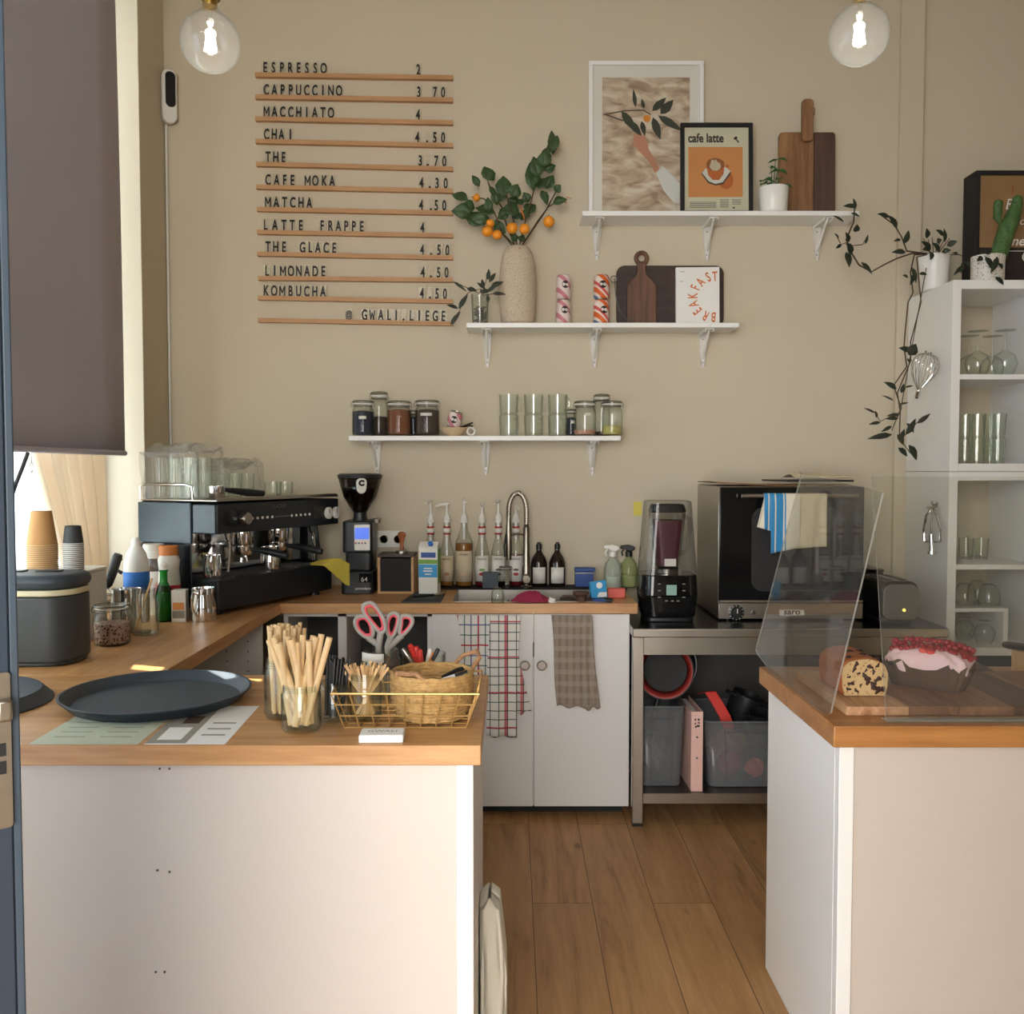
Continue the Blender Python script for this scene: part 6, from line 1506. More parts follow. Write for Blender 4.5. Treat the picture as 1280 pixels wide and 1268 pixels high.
# socket plate
p = at(489, 674, WY)
t = thing('wall_socket', 'cream double socket plate on the wall behind the tamper box', 'socket', (p.x, WY - 0.0005, p.z))
MB().ext(rrect(0.142, 0.082, 0.006), 0.009, RX).obj('plate', 'white_plastic', t, bevel=0.002)
for s in (-1, 1):
    o_ = MB().lathe([(0.0, 0.002), (0.018, 0.002), (0.019, 0.012), (0.021, 0.012), (0.021, 0.0)], 24).xf(T((s * 0.034, -0.007, 0)) @ RX).obj('outlet', 'cream_plastic', t)
    for q in (-1, 1): MB().cyl((s * 0.034 + q * 0.009, -0.0092, 0), (s * 0.034 + q * 0.009, -0.011, 0), 0.0028, n=8).obj('pin_hole', 'ink', o_)
# tamper box with tamper
p = onz(494, 738, W); ty = 4.16
a = at(472, 738, ty); b_ = at(517, 697, ty); bw6 = b_.x - a.x; bh6 = b_.z - W
t = thing('knock_box', 'square black knock box with a pale wood frame beside the grinder', 'box', ((a.x + b_.x) / 2, ty + 0.08, W))
f = MB().bx(-bw6 / 2, -bw6 / 2 + 0.012, -0.08, 0.08, 0, bh6).bx(bw6 / 2 - 0.012, bw6 / 2, -0.08, 0.08, 0, bh6).bx(-bw6 / 2 + 0.012, bw6 / 2 - 0.012, -0.08, 0.08, 0, 0.01)
f.obj('wood_frame', 'box_wood', t, bevel=0.001)
MB().bx(-bw6 / 2 + 0.0125, bw6 / 2 - 0.0125, -0.076, 0.078, 0.0105, bh6 - 0.006).obj('black_insert', 'black_matte', t)
MB().bx(-bw6 / 2, bw6 / 2, -0.078, 0.08, bh6 + 0.0005, bh6 + 0.012).obj('top_board', 'walnut_dark', t, bevel=0.001)
tp = at(502, 690, ty + 0.07)
t = thing('tamper', 'coffee tamper with a turned wooden handle standing on the knock box', 'tamper', (tp.x, ty + 0.08, W + bh6 + 0.0125))
MB().lathe([(0, 0), (0.029, 0), (0.029, 0.012), (0.012, 0.018), (0, 0.018)], 24).obj('base', 'steel', t)
MB().lathe([(0, 0.0185), (0.011, 0.0185), (0.0095, 0.04), (0.012, 0.062), (0.019, 0.08), (0.0185, 0.092), (0.01, 0.099), (0, 0.1)], 24).obj('handle', 'tamper_wood', t)
# milk carton
my = 4.10
a = at(523, 737, my); b_ = at(547, 680, my); cw = b_.x - a.x; chh = b_.z - W
t = thing('milk_carton', 'tall blue and white milk carton before the syrup bottles', 'carton', ((a.x + b_.x) / 2 + 0.004, my + 0.035, W + 0.0075), -0.12)
MB().bx(-cw / 2, cw / 2, -0.035, 0.035, 0, chh * 0.9).obj('body', 'label_white', t, bevel=0.002)
MB().add([(-cw / 2, -0.035, chh * 0.9005), (cw / 2, -0.035, chh * 0.9005), (cw / 2, 0.035, chh * 0.9005), (-cw / 2, 0.035, chh * 0.9005), (-cw / 2, -0.0, chh), (cw / 2, -0.0, chh)], [(0, 1, 5, 4), (2, 3, 4, 5), (1, 2, 5), (3, 0, 4), (3, 2, 1, 0)]).obj('gable', 'label_white', t)
MB().cyl((0.01, -0.02, chh * 0.945), (0.01, -0.032, chh * 0.98), 0.011, n=16).obj('screw_cap', 'label_blue', t)
flat('print_band', [[(-cw / 2 + 0.001, chh * 0.32), (cw / 2 - 0.001, chh * 0.32), (cw / 2 - 0.001, chh * 0.57), (-cw / 2 + 0.001, chh * 0.57)]], 'cyan_pack', t, -0.0352)
flat('print_band', [[(-cw / 2 + 0.001, chh * 0.58), (cw / 2 - 0.001, chh * 0.58), (cw / 2 - 0.001, chh * 0.66), (-cw / 2 + 0.001, chh * 0.66)]], 'label_green', t, -0.0352)
flat('print_band', [[(-cw / 2 + 0.012, chh * 0.7), (cw / 2 - 0.008, chh * 0.7), (cw / 2 - 0.008, chh * 0.8), (-cw / 2 + 0.012, chh * 0.8)]], 'blue_pack', t, -0.0352)
for k_, (zz_, ww_) in enumerate(((0.49, 0.018), (0.44, 0.022), (0.38, 0.014))): MB().bx(-ww_, ww_, -0.0362, -0.0357, chh * zz_ - 0.003, chh * zz_ + 0.003).obj('printed_line', 'label_white', t)
MB().bx(cw / 2 + 0.0002, cw / 2 + 0.0008, -0.03, 0.03, chh * 0.2, chh * 0.86).obj('side_print', 'label_green', t)
# syrup bottles with pumps
SYR = [(538, 4.37, 'label_cream', 'syrup_dark', 0.50, 627, 'l', 'first from the left, partly behind the milk carton'), (558.5, 4.37, 'label_cream', 'label_cream', 0.55, 630, 'L', 'second from the left, with its pump turned sideways'),
       (580, 4.37, 'label_cream', 'syrup_amber', 1.12, 625, 'n', 'third from the left, broad and filled with amber syrup'), (602.5, 4.37, 'label_white', 'syrup_red', 0.14, 631, 'n', 'fourth from the left, with a white label and green print'),
       (623, 4.37, 'label_white', 'syrup_dark', 1.02, 627, 'l', 'fifth from the left, filled with dark syrup'), (645, 4.37, 'label_white', 'syrup_red', 1.08, 633, 'n', 'last on the right, red syrup behind the tap')]
for i, (u, Y, lm, liq, lev, vt, pump, ds) in enumerate(SYR):
    x = at(u, 700, Y).x; wide = i == 2
    R = 0.041 if wide else 0.0335
    t = thing('syrup_bottle', 'syrup bottle with white pump, %s' % ds, 'bottle', (x, Y + (0.015 if not wide else 0.01), W + 0.0055), 0, 'syrup bottles with pumps')
    zn = at(u, 676, Y).z - W; zs_ = at(u, 690 if not wide else 679, Y).z - W; zc = at(u, 655, Y).z - W; zt2 = at(u, vt, Y).z - W
    if wide: prof = [(0, 0.003), (R * 0.9, 0.002), (R, 0.01), (R, zs_), (R * 0.85, zs_ + 0.012), (0.017, zc - 0.03), (0.0155, zc - 0.002)]
    else: prof = [(0, 0.003), (R * 0.9, 0.002), (R, 0.01), (R, zs_ - 0.008), (R * 0.85, zs_ + 0.012), (0.0155, zn + 0.012), (0.0145, zc - 0.002)]
    MB().lathe(prof, 28).obj('glass_body', 'jar_glass', t)
    lt_ = min(zs_ - 0.004, (zs_ - 0.03) * lev)
    if lev > 0.1: MB().lathe([(0, 0.006), (R * 0.88, 0.006), (R * 0.955, 0.014), (R * 0.955, lt_), (0, lt_)], 24).obj('syrup', liq if liq != 'label_cream' else 'syrup_amber', t)
    z0_, z1_ = at(u, 728, Y).z - W, at(u, 696 if not wide else 690, Y).z - W
    lb = MB().grid(lambda q, v: (R * 1.012 * math.sin((q - .5) * 2.6), -R * 1.012 * math.cos((q - .5) * 2.6), z0_ + (z1_ - z0_) * v), 16, 1).obj('label', lm, t, solid=0.0005)
    text('label_lettering', 'MONIN', 0.012, 'ink', t, (0, -R * 1.035, z1_ - 0.02), ext=0.0003, sx=1.0)
    fl = MB().lathe([(0.0, -0.0006), (0.011, -0.0006), (0.011, 0.0), (0, 0)], 14).xf(T((0, -R * 1.028, z0_ + 0.035)) @ RX @ Matrix.Diagonal((1.25, 0.7, 1, 1)))
    fl.obj('label_picture', ('spice_brown', 'tamper_wood', 'kraft_pale', 'label_red', 'taupe_dark', 'label_red')[i], t)
    if i >= 3: MB().lathe([(0.0, -0.0006), (0.009, -0.0006), (0.009, 0.0), (0, 0)], 12).xf(T((0, -R * 1.028, z0_ + 0.056)) @ RX @ Matrix.Diagonal((1.5, 0.6, 1, 1))).obj('label_picture', 'label_green' if i == 3 else 'taupe_dark', t)
    if not wide:
        nr = at(u, 660, Y).z - W; n0 = at(u, 670, Y).z - W
        MB().lathe([(0.0165, n0), (0.0172, n0 + 0.004), (0.0172, nr), (0.016, nr)], 24).obj('neck_seal', 'label_red', t, solid=0.0006)
        MB().lathe([(0.0178, n0 + 0.008), (0.0178, nr - 0.008)], 24).obj('neck_band', 'label_white', t, solid=0.0005)
    MB().tube([(0, 0, lt_ + 0.01 if lev < 0.9 else zn), (0, 0, zc)], 0.0075, 10).obj('dip_tube', 'white_plastic', t)
    MB().lathe([(0, zc), (0.019, zc), (0.02, zc + 0.014), (0.0165, zc + 0.016), (0.0165, zc + 0.022), (0.011, zc + 0.038), (0.0055, zc + 0.046), (0.005, zt2 - 0.012), (0, zt2 - 0.012)], 24).obj('pump_collar', 'white_plastic', t)
    dv = {'l': Vector((-0.016, -0.06, -0.008)), 'L': Vector((-0.055, -0.02, -0.012)), 'n': Vector((0.012, -0.062, -0.01))}[pump]
    pz = Vector((0, 0, zt2 - 0.006))
    MB().tube([pz - dv * 0.2, pz, pz + dv * 0.6 + Vector((0, 0, 0.003)), pz + dv], [0.006, 0.0075, 0.006, 0.0045], 10).obj('pump_spout', 'white_plastic', t)
# tap with spring hose
ty0 = 4.31
bx0 = at(658, 735, ty0).x; dxh = at(636, 700, ty0).x
t = thing('kitchen_tap', 'tall metal tap with a spring hose arching over the sink', 'tap', (bx0, ty0 + 0.02, W + 0.0055))
def tz(v): return at(650, v, ty0).z - W
MB().lathe([(0, 0), (0.027, 0), (0.027, 0.006), (0.021, 0.012), (0.02, tz(712)), (0.0165, tz(708)), (0.0155, tz(662)), (0.0125, tz(660)), (0, tz(660))], 24).obj('riser', 'faucet_metal', t)
MB().lathe([(0, 0), (0.022, 0), (0.022, 0.03), (0.018, 0.034), (0, 0.034)], 24).xf(T((0.0, -0.018, tz(725))) @ RX).obj('mixer_knob', 'faucet_metal', t)
dx = dxh - bx0
arc = [Vector((0, 0, tz(660)))] + [Vector((dx / 2 - dx / 2 * math.cos(a), 0, tz(640) + (tz(618) - tz(640)) * math.sin(a))) for a in [PI * i / 16 for i in range(17)]] + [Vector((dx, 0, tz(650)))]
MB().tube(arc, 0.006, 10).obj('hose', 'black_plastic', t)
# spring round the hose
lens = [0]
for p_, q_ in zip(arc, arc[1:]): lens.append(lens[-1] + (q_ - p_).length)
def along(s):
    for i in range(len(arc) - 1):
        if s <= lens[i + 1]:
            f_ = (s - lens[i]) / (lens[i + 1] - lens[i]); return arc[i].lerp(arc[i + 1], f_), (arc[i + 1] - arc[i]).normalized()
    return arc[-1], (arc[-1] - arc[-2]).normalized()
turns = 44; hp = []
for k in range(turns * 10 + 1):
    c, d = along(lens[-1] * k / (turns * 10)); yv = Vector((0, 1, 0)); xv = d.cross(yv).normalized(); a = 2 * PI * k / 10
    hp.append(c + (xv * math.cos(a) + yv * math.sin(a)) * 0.0115)
MB().tube(hp, 0.0022, 5).obj('spring', 'faucet_metal', t)
MB().lathe([(0, tz(702)), (0.013, tz(702)), (0.015, tz(690)), (0.0145, tz(664)), (0.011, tz(655)), (0.0095, tz(648)), (0, tz(648))], 20, (dx, 0, 0)).obj('spray_head', 'faucet_metal', t)
MB().tube([(0, 0, tz(671)), (dx * 0.5, -0.004, tz(669)), (dx, 0, tz(672))], 0.0042, 8).obj('holder_arm', 'faucet_metal', t)
MB().tube([(dx - 0.012, -0.005, tz(668)), (dx - 0.022, -0.008, tz(685)), (dx - 0.018, -0.008, tz(698))], 0.004, 8).obj('spray_lever', 'black_plastic', t)
# amber soap bottles
for u, nm in ((674, 'left'), (697, 'right')):
    Y = 4.36; x = at(u, 700, Y).x; hz_ = lambda v: at(u, v, Y).z - W
    t = thing('soap_bottle', 'dark amber bottle with a white label beside the tap, %s one of two' % nm, 'bottle', (x, Y + 0.035, W + 0.0055), 0, 'amber bottles')
    MB().lathe([(0, 0), (0.037, 0), (0.039, 0.005), (0.039, hz_(706)), (0.03, hz_(699)), (0.013, hz_(692)), (0.012, hz_(689)), (0, hz_(689))], 28).obj('body', 'amber_glass', t)
    MB().lathe([(0, hz_(689)), (0.014, hz_(689)), (0.014, hz_(683)), (0.009, hz_(682)), (0.008, hz_(680)), (0, hz_(680))], 20).obj('cap', 'black_plastic', t)
    z0_, z1_ = hz_(731), hz_(711)
    MB().grid(lambda q, v: (0.0395 * math.sin((q - .5) * 1.8), -0.0395 * math.cos((q - .5) * 1.8), z0_ + (z1_ - z0_) * v), 12, 1).obj('label', 'label_white', t, solid=0.0005)
# dark slate tray + pen + jars by the sink
a0, a1 = onz(502, 752, W + 0.006), onz(552, 752, W + 0.006)
t = tag(MB().ext([(a0.x, 3.875), (a1.x - 0.003, 3.875), (a1.x - 0.003, 4.2), (a0.x + 0.03, 4.2)], 0.006).obj('slate_board', 'dark_grey', loc=(0, 0, W + 0.0005), bevel=0.001), 'flat dark slate board on the worktop left of the sink', 'board')
t = thing('steel_brush', 'dark metal brush tool lying on the slate board', 'tool', (at(535, 745, 3.96).x, 3.95, W + 0.0135), 0.5)
MB().tube([(-0.07, 0, 0.007), (0, 0, 0.008), (0.03, 0, 0.008)], [0.006, 0.007, 0.005], 10).obj('handle', 'black_plastic', t)
MB().tube([(0.0305, 0, 0.008), (0.06, 0, 0.010), (0.085, 0.004, 0.012)], [0.005, 0.008, 0.004], 10).obj('head', 'steel', t)
jx = at(624, 740, 3.98).x
t = clip_jar((at(632, 735, 4.33).x, 4.325, W + 0.0055), 0.03, 0.105, 'small clip top jar with a yellow lid behind the sink', None, 0, 0.2, group=None)
rk = thing('drying_glass', 'upturned clear glass standing at the front edge of the sink', 'glass', (at(622, 745, 3.872).x, 3.878, W + 0.0005))
rk.location.y = 3.879
MB().lathe([(0.026, 0), (0.027, 0.03), (0.023, 0.052), (0.012, 0.064), (0, 0.066)], 28).obj('bowl', 'tumbler_glass', rk, solid=0.002)
t = thing('dish_tub', 'dark rectangular tub standing on the ledge behind the sink', 'tub', (at(621, 720, 4.31).x, 4.36 - 0.02, W + 0.0055))
t.location = (at(615, 720, 4.31).x, 4.318, W + 0.0055)
MB().bx(-0.045, 0.03, -0.012, 0.012, 0.0, at(615, 717, 4.31).z - W).obj('body', 'tray_slate', t, bevel=0.002)
# red cloth
def rc(u, v):
    a = 2 * PI * u; r = v
    return (0.085 * r * math.cos(a) * (1 + 0.12 * math.sin(3 * a)), 0.03 * r * math.sin(a), 0.042 * (1 - r ** 2.2) * (1 + 0.25 * math.sin(a * 4 + r * 6) * r) + 0.004 + 0.006 * math.sin(a * 7 + r * 9) * (r > 0.1) * (1 - r))
p = at(664, 752, 3.885)
rcl = tag(MB().grid(rc, 40, 14).obj('dish_cloth', 'red_cloth', loc=(p.x, 3.882, W + 0.0005)), 'crumpled dark red dish cloth at the front edge of the sink', 'cloth')
tag(MB().bx(-0.012, 0.012, -0.006, 0.006, 0, 0.022).obj('paper_tag', 'paper_white', loc=(at(687, 748, 3.89).x + 0.004, 3.878, W + 0.0005), rot=(0.2, 0.3, 0.4)), 'small white paper scrap beside the red dish cloth', 'paper')
# things at the right end: chocolate coloured tools, cartons, sponges
for i, (u, v, L_, rz, lab) in enumerate(((712, 751, 0.085, 0.05, 'dark brown scrubbing stick lying flat before the blue sponge box'), (733, 752, 0.07, -0.1, 'second dark brown scrubbing stick beside the blue and white pack'))):
    q = onz(u, v, W)
    t = thing('scrub_brush', lab, 'brush', (q.x, max(q.y, 3.868) + 0.004, W + 0.0005), rz)
    MB().bx(-L_ / 2, L_ / 2, -0.009, 0.009, 0, 0.014).obj('handle', 'coffee_beans', t, bevel=0.004)
    MB().bx(-L_ / 2 + 0.01, L_ / 2 - 0.02, -0.007, 0.007, 0.0145, 0.022).obj('bristles', 'acacia_dark', t, bevel=0.002)
t = thing('brown_mug_lid', 'dark brown round lid leaning over the scrubbing sticks', 'lid', (at(726, 745, 3.92).x, 3.915, W + 0.0005))
MB().lathe([(0, 0), (0.02, 0.0), (0.022, 0.02), (0.034, 0.032), (0.034, 0.042), (0, 0.044)], 24).obj('lid_body', 'cake_paper', t)
q = at(749, 748, 4.0)
t = thing('sponge_pack', 'blue and white printed pack standing tilted by the sponge', 'pack', (at(749, 740, 3.97).x, 3.985, W + 0.002), (0, math.radians(-6), 0.25))
MB().bx(-0.036, 0.036, -0.012, 0.012, 0.004, 0.078).obj('body', 'cyan_pack', t, bevel=0.002)
flat('print', [ell(0.004, 0.06, 0.014, 0.014)], 'paper_white', t, -0.0122)
flat('print', [[(-0.012, 0.01), (0.033, 0.006), (0.034, 0.026), (0.0, 0.03)]], 'paper_white', t, -0.0122)
tag(MB().bx(-0.038, 0.038, -0.02, 0.02, 0, 0.042).obj('sponge', 'coral', loc=(at(771, 745, 4.02).x, 4.03, W + 0.0005), rot=(0, 0, -0.12), bevel=0.004), 'coral red sponge block lying at the right end of the worktop', 'sponge')
t = thing('marker_pen', 'dark blue pen lying before the printed pack', 'pen', (at(752, 750, 3.9).x, 3.9, W + 0.0065), -0.35)
MB().tube([(-0.04, 0, 0), (0.02, 0, 0)], 0.0055, 10).obj('barrel', 'blue_pack', t); MB().tube([(0.0202, 0, 0), (0.045, 0, 0)], 0.006, 10).obj('cap', 'black_plastic', t)
a, b_ = at(719, 735, 4.36), at(744, 711, 4.36)
t = thing('blue_box', 'blue cleaning sponge box standing behind the sink', 'box', ((a.x + b_.x) / 2, 4.39, W + 0.0055))
MB().bx(-0.046, 0.04, -0.03, 0.03, 0, b_.z - W - 0.02).obj('body', 'blue_pack', t, bevel=0.002)
MB().bx(-0.048, 0.048, -0.031, 0.031, b_.z - W - 0.0195, b_.z - W - 0.005).obj('lid_band', 'label_white' if False else 'blue_pack', t, bevel=0.002)
MB().bx(-0.049, 0.05, -0.033, -0.0315, b_.z - W - 0.03, b_.z - W - 0.024).obj('band', 'steel_dark', t)
def sprayer(u, Y, vb, vt, bm, lq, tm, label, r):
    x = at(u, 700, Y).x; hz_ = lambda v: at(u, v, Y).z - W
    t = thing('spray_bottle', label, 'bottle', (x, Y, W + 0.0005))
    MB().lathe([(0, 0.0), (r * 0.95, 0.0), (r, 0.006), (r, hz_(712)), (r * 0.85, hz_(704)), (0.016, hz_(698)), (0.014, hz_(694))], 28).obj('body', bm, t)
    MB().lathe([(0, 0.004), (r * 0.9, 0.005), (r * 0.93, 0.01), (r * 0.93, hz_(720)), (0, hz_(720))], 24).obj('liquid', lq, t)
    MB().lathe([(0, hz_(696)), (0.0165, hz_(696)), (0.0165, hz_(690)), (0.01, hz_(689)), (0, hz_(689))], 20).obj('collar', tm, t)
    z = hz_(689)
    MB().ext([(-0.042, z + 0.012), (-0.04, z + 0.026), (0.0, z + 0.03), (0.026, z + 0.022), (0.03, z + 0.008), (0.012, z - 0.002), (-0.012, z + 0.002), (-0.018, z + 0.01)], 0.02, T((0, 0.01, 0)) @ RX).obj('spray_head', tm, t, bevel=0.003)
    MB().tube([(-0.024, 0, z + 0.008), (-0.034, 0, z - 0.006), (-0.03, 0, z - 0.024)], 0.0042, 8).obj('trigger', tm, t)
sprayer(766, 4.31, 735, 680, 'soap_plastic', 'milky_liquid', 'white_plastic', 'clear spray bottle with a white trigger at the right of the worktop', 0.042)
sprayer(786, 4.40, 735, 684, 'olive_plastic', 'green_liquid', 'black_plastic', 'olive spray bottle with a black trigger beside the blender', 0.042)
p = at(797, 636, WY)
tag(MB().bx(-0.02, 0.02, -0.002, -0.0003, -0.034, 0.034).obj('sticky_note', 'yellow_note', loc=(p.x, WY, p.z)), 'small yellow sticky note on the wall above the blender', 'note')
# towels hung over the cabinet doors: gathered strips of cloth
def towel(name, m, pts_top, pts_bot, Y, folds, label, amp=0.007, nu=40, nv=26, ph=0.0):
    (u0, v0), (u1, v1) = pts_top; (b0, c0), (b1, c1) = pts_bot
    A, B, C, D = at(u0, v0, Y), at(u1, v1, Y), at(b0, c0, Y), at(b1, c1, Y)
    org = A.copy()
    def fn(u, v):
        q = A.lerp(B, u).lerp(C.lerp(D, u), v) - org
        y = amp * math.sin(u * folds * 2 * PI + ph + 0.6 * math.sin(v * 3)) * (0.5 + 0.5 * v) + 0.002 * math.sin(v * 9 + u * 5)
        return (q.x + 0.003 * math.sin(v * 6 + ph), y - amp - 0.004, q.z + (0.006 * math.sin(u * 11 + ph) * v if v > 0.8 else 0))
    return MB().grid(fn, nu, nv).obj(name, m, loc=org, solid=0.0025)
tw1 = thing('check_towel', 'red and blue checked tea towel hanging over the left sink cabinet door', 'towel', (0, 0, 0))
for (tp_, bt_, Y, ph, fo, mm_) in ((((571, 769), (614, 769)), ((582, 842), (610, 846)), 3.853, 0.3, 1.6, 'check_towel'), (((612, 769), (650, 769)), ((607, 919), (645, 922)), 3.842, 1.8, 1.2, 'check_border'), (((632, 769), (637, 769)), ((645, 894), (664, 887)), 3.855, 0.9, 1.0, 'check_border')):
    o = towel('towel_fold', mm_, tp_, bt_, Y, fo, '', 0.004, ph=ph); o.parent = tw1
tw2 = thing('linen_towel', 'taupe striped linen towel hanging over the right sink cabinet door', 'towel', (0, 0, 0))
for (tp_, bt_, Y, ph, fo) in ((((689, 769), (731, 769)), ((696, 883), (733, 884)), 3.852, 0.3, 1.0), (((725, 769), (739, 769)), ((729, 887), (749, 884)), 3.842, 1.6, 1.6)):
    o = towel('towel_fold', 'taupe_towel', tp_, bt_, Y, fo, '', 0.004, ph=ph); o.parent = tw2

# ------------------------------------------------------------------ steel table: blender, oven, toaster, stored boxes
bY = 4.0
bx0 = at(834, 770, bY).x; bz = lambda v: at(834, v, bY - 0.1).z - TZ
t = thing('blender', 'black countertop blender with a clear sound cover and jug on the steel table', 'blender', (bx0, bY + 0.02, TZ))
bw7 = (870 - 797) / F * 3.9
MB().ext(rrect(bw7 * 0.84, 0.2, 0.03, 5), 0.02).obj('foot_plate', 'black_plastic', t, bevel=0.004)
def lofted(z0, z1, w0, d0, w1, d1, r, yo=0, n=6):
    a_, b2 = rrect(w0, d0, r, n, 0, yo), rrect(w1, d1, r, n, 0, yo); k = len(a_)
    return MB().add([(x, y, z0) for x, y in a_] + [(x, y, z1) for x, y in b2], [tuple(reversed(range(k))), tuple(range(k, 2 * k))] + [(i, (i + 1) % k, k + (i + 1) % k, k + i) for i in range(k)])
zb1 = bz(720)
lofted(0.0205, zb1 * 0.55, bw7 * 0.9, 0.215, bw7, 0.225, 0.05).obj('motor_base', 'black_gloss', t, bevel=0.004)
lofted(zb1 * 0.552, zb1, bw7, 0.225, bw7 * 0.96, 0.215, 0.05).obj('control_housing', 'black_gloss', t, bevel=0.004)
MB().bx(-0.02, 0.024, -0.1145, -0.1115, zb1 * 0.58, zb1 * 0.8).obj('screen', 'lcd', t, bevel=0.001)
for (x, z) in [(-0.05, 0.82), (-0.05, 0.68), (-0.05, 0.54), (0.054, 0.82), (0.054, 0.68), (0.054, 0.54), (-0.02, 0.46), (0.005, 0.46), (0.03, 0.46)]:
    MB().bx(x - 0.006, x + 0.006, -0.1150, -0.1125, zb1 * z - 0.002, zb1 * z + 0.002).obj('key', 'ink_grey', t)
zj0, zj1 = bz(716), bz(633)
MB().lathe([(0, zb1 + 0.001), (0.05, zb1 + 0.001), (0.052, zb1 + 0.02), (0.04, zb1 + 0.028), (0, zb1 + 0.028)], 28).obj('jug_collar', 'steel', t)
lofted(zb1 + 0.03, zj1 - 0.03, 0.1, 0.1, 0.148, 0.14, 0.03).obj('jug', 'jug_plastic', t)
lofted(zb1 + 0.035, zb1 + 0.03 + (zj1 - zb1) * 0.68, 0.085, 0.085, 0.124, 0.116, 0.025).obj('smoothie', 'purple_blend', t)
MB().bx(-0.02, 0.03, -0.0605, -0.0595, zb1 + 0.034, zb1 + 0.066).obj('jug_label', 'label_white', t)
lofted(zj1 - 0.029, zj1 + 0.005, 0.154, 0.146, 0.135, 0.13, 0.035).obj('jug_lid', 'black_plastic', t, bevel=0.004)
MB().tube([(0.068, -0.01, zj1 - 0.045), (0.094, -0.02, zj1 - 0.06), (0.096, -0.02, zj1 - 0.11), (0.085, -0.015, zb1 + 0.1), (0.05, -0.01, zb1 + 0.08)], 0.009, 10).obj('jug_handle', 'jug_plastic', t)
a_ = lofted(zb1 + 0.001, bz(627), bw7 * 0.97, 0.215, bw7 * 0.78, 0.185, 0.05)
a_.f = a_.f[1:]; a_.mi = a_.mi[1:]
a_.obj('sound_cover', 'jug_plastic', t, bevel=0.008)
# oven
oY = 3.955
p0, p1 = at(898, 778, oY), at(1081, 608, oY)
ow, oh = p1.x - p0.x, p1.z - TZ
t = thing('oven', 'stainless convection oven with black glass door on the steel table', 'oven', ((p0.x + p1.x) / 2, oY, TZ))
od = 0.47
MB().bx(-ow / 2, ow / 2, 0.02, od, 0.008, oh).obj('housing', 'steel', t, bevel=0.003)
for x in (-ow / 2 + 0.05, ow / 2 - 0.05):
    for y in (0.05, od - 0.05): MB().cyl((x, y, 0), (x, y, 0.008), 0.018, n=12).obj('foot', 'black_plastic', t)
zpan = at(990, 754, oY).z - TZ
MB().bx(-ow / 2, ow / 2, 0.0, 0.0195, 0.008, zpan - 0.002).obj('control_panel', 'steel', t, bevel=0.002)
dr = MB().bx(-ow / 2 + 0.002, ow / 2 - 0.002, -0.004, 0.0195, zpan + 0.002, oh - 0.004).obj('door', 'black_gloss', t, bevel=0.003)
MB().ext(rrect(ow * 0.62, (oh - zpan) * 0.72, 0.05, 6, 0.02, (zpan + oh) / 2 - 0.02), 0.0012, T((0, -0.0042, 0)) @ RX).obj('window_pane', 'oven_cavity', dr)
MB().bx(-ow / 2 + 0.002, ow / 2 - 0.002, -0.0048, -0.0042, zpan + 0.004, zpan + 0.012).obj('bottom_trim', 'steel', dr)
hzv = at(990, 620, oY).z - TZ
hx0_, hx1_ = at(924, 620, oY).x - t.location.x, at(1068, 620, oY).x - t.location.x
MB().tube([(hx0_, -0.045, hzv), (hx1_, -0.045, hzv)], 0.0085, 12).obj('handle_bar', 'steel', dr)
for x in (hx0_ + 0.03, hx1_ - 0.03): MB().tube([(x, -0.004, hzv), (x, -0.045, hzv)], 0.006, 8).obj('handle_post', 'steel', dr)
kx, kz = at(920, 766, oY).x - t.location.x, at(920, 766, oY).z - TZ
kn = MB().lathe([(0, 0), (0.034, 0), (0.034, 0.005), (0.024, 0.007), (0.021, 0.024), (0, 0.025)], 32).xf(T((kx, 0, kz)) @ RX).obj('timer_knob', 'black_plastic', t)
for k in range(12):
    a = 2 * PI * k / 12; MB().bx(-0.0012, 0.0012, -0.0065, -0.005, 0.026, 0.032).xf(T((kx, 0, kz)) @ Matrix.Rotation(a, 4, 'Y')).obj('tick', 'label_white', kn)
MB().bx(kx - 0.0015, kx + 0.0015, -0.027, -0.025, kz, kz + 0.02).obj('pointer', 'label_white', kn)
lx = at(942, 766, oY).x - t.location.x
MB().cyl((lx, 0, kz), (lx, -0.004, kz), 0.009, n=16).obj('indicator', 'steel_dark', t)
sx0, sx1 = at(974, 770, oY).x - t.location.x, at(1005, 770, oY).x - t.location.x
MB().bx(sx0, sx1, -0.0015, -0.0002, kz - 0.012, kz + 0.012).obj('badge', 'label_white', t)
text('badge_lettering', 'saro', 0.036, 'ink', t, ((sx0 + sx1) / 2, -0.0018, kz - 0.008), bold=0.0009, ext=0.0004, sx=1.15, shear=0.15)
for o_ in ('kept',): pass
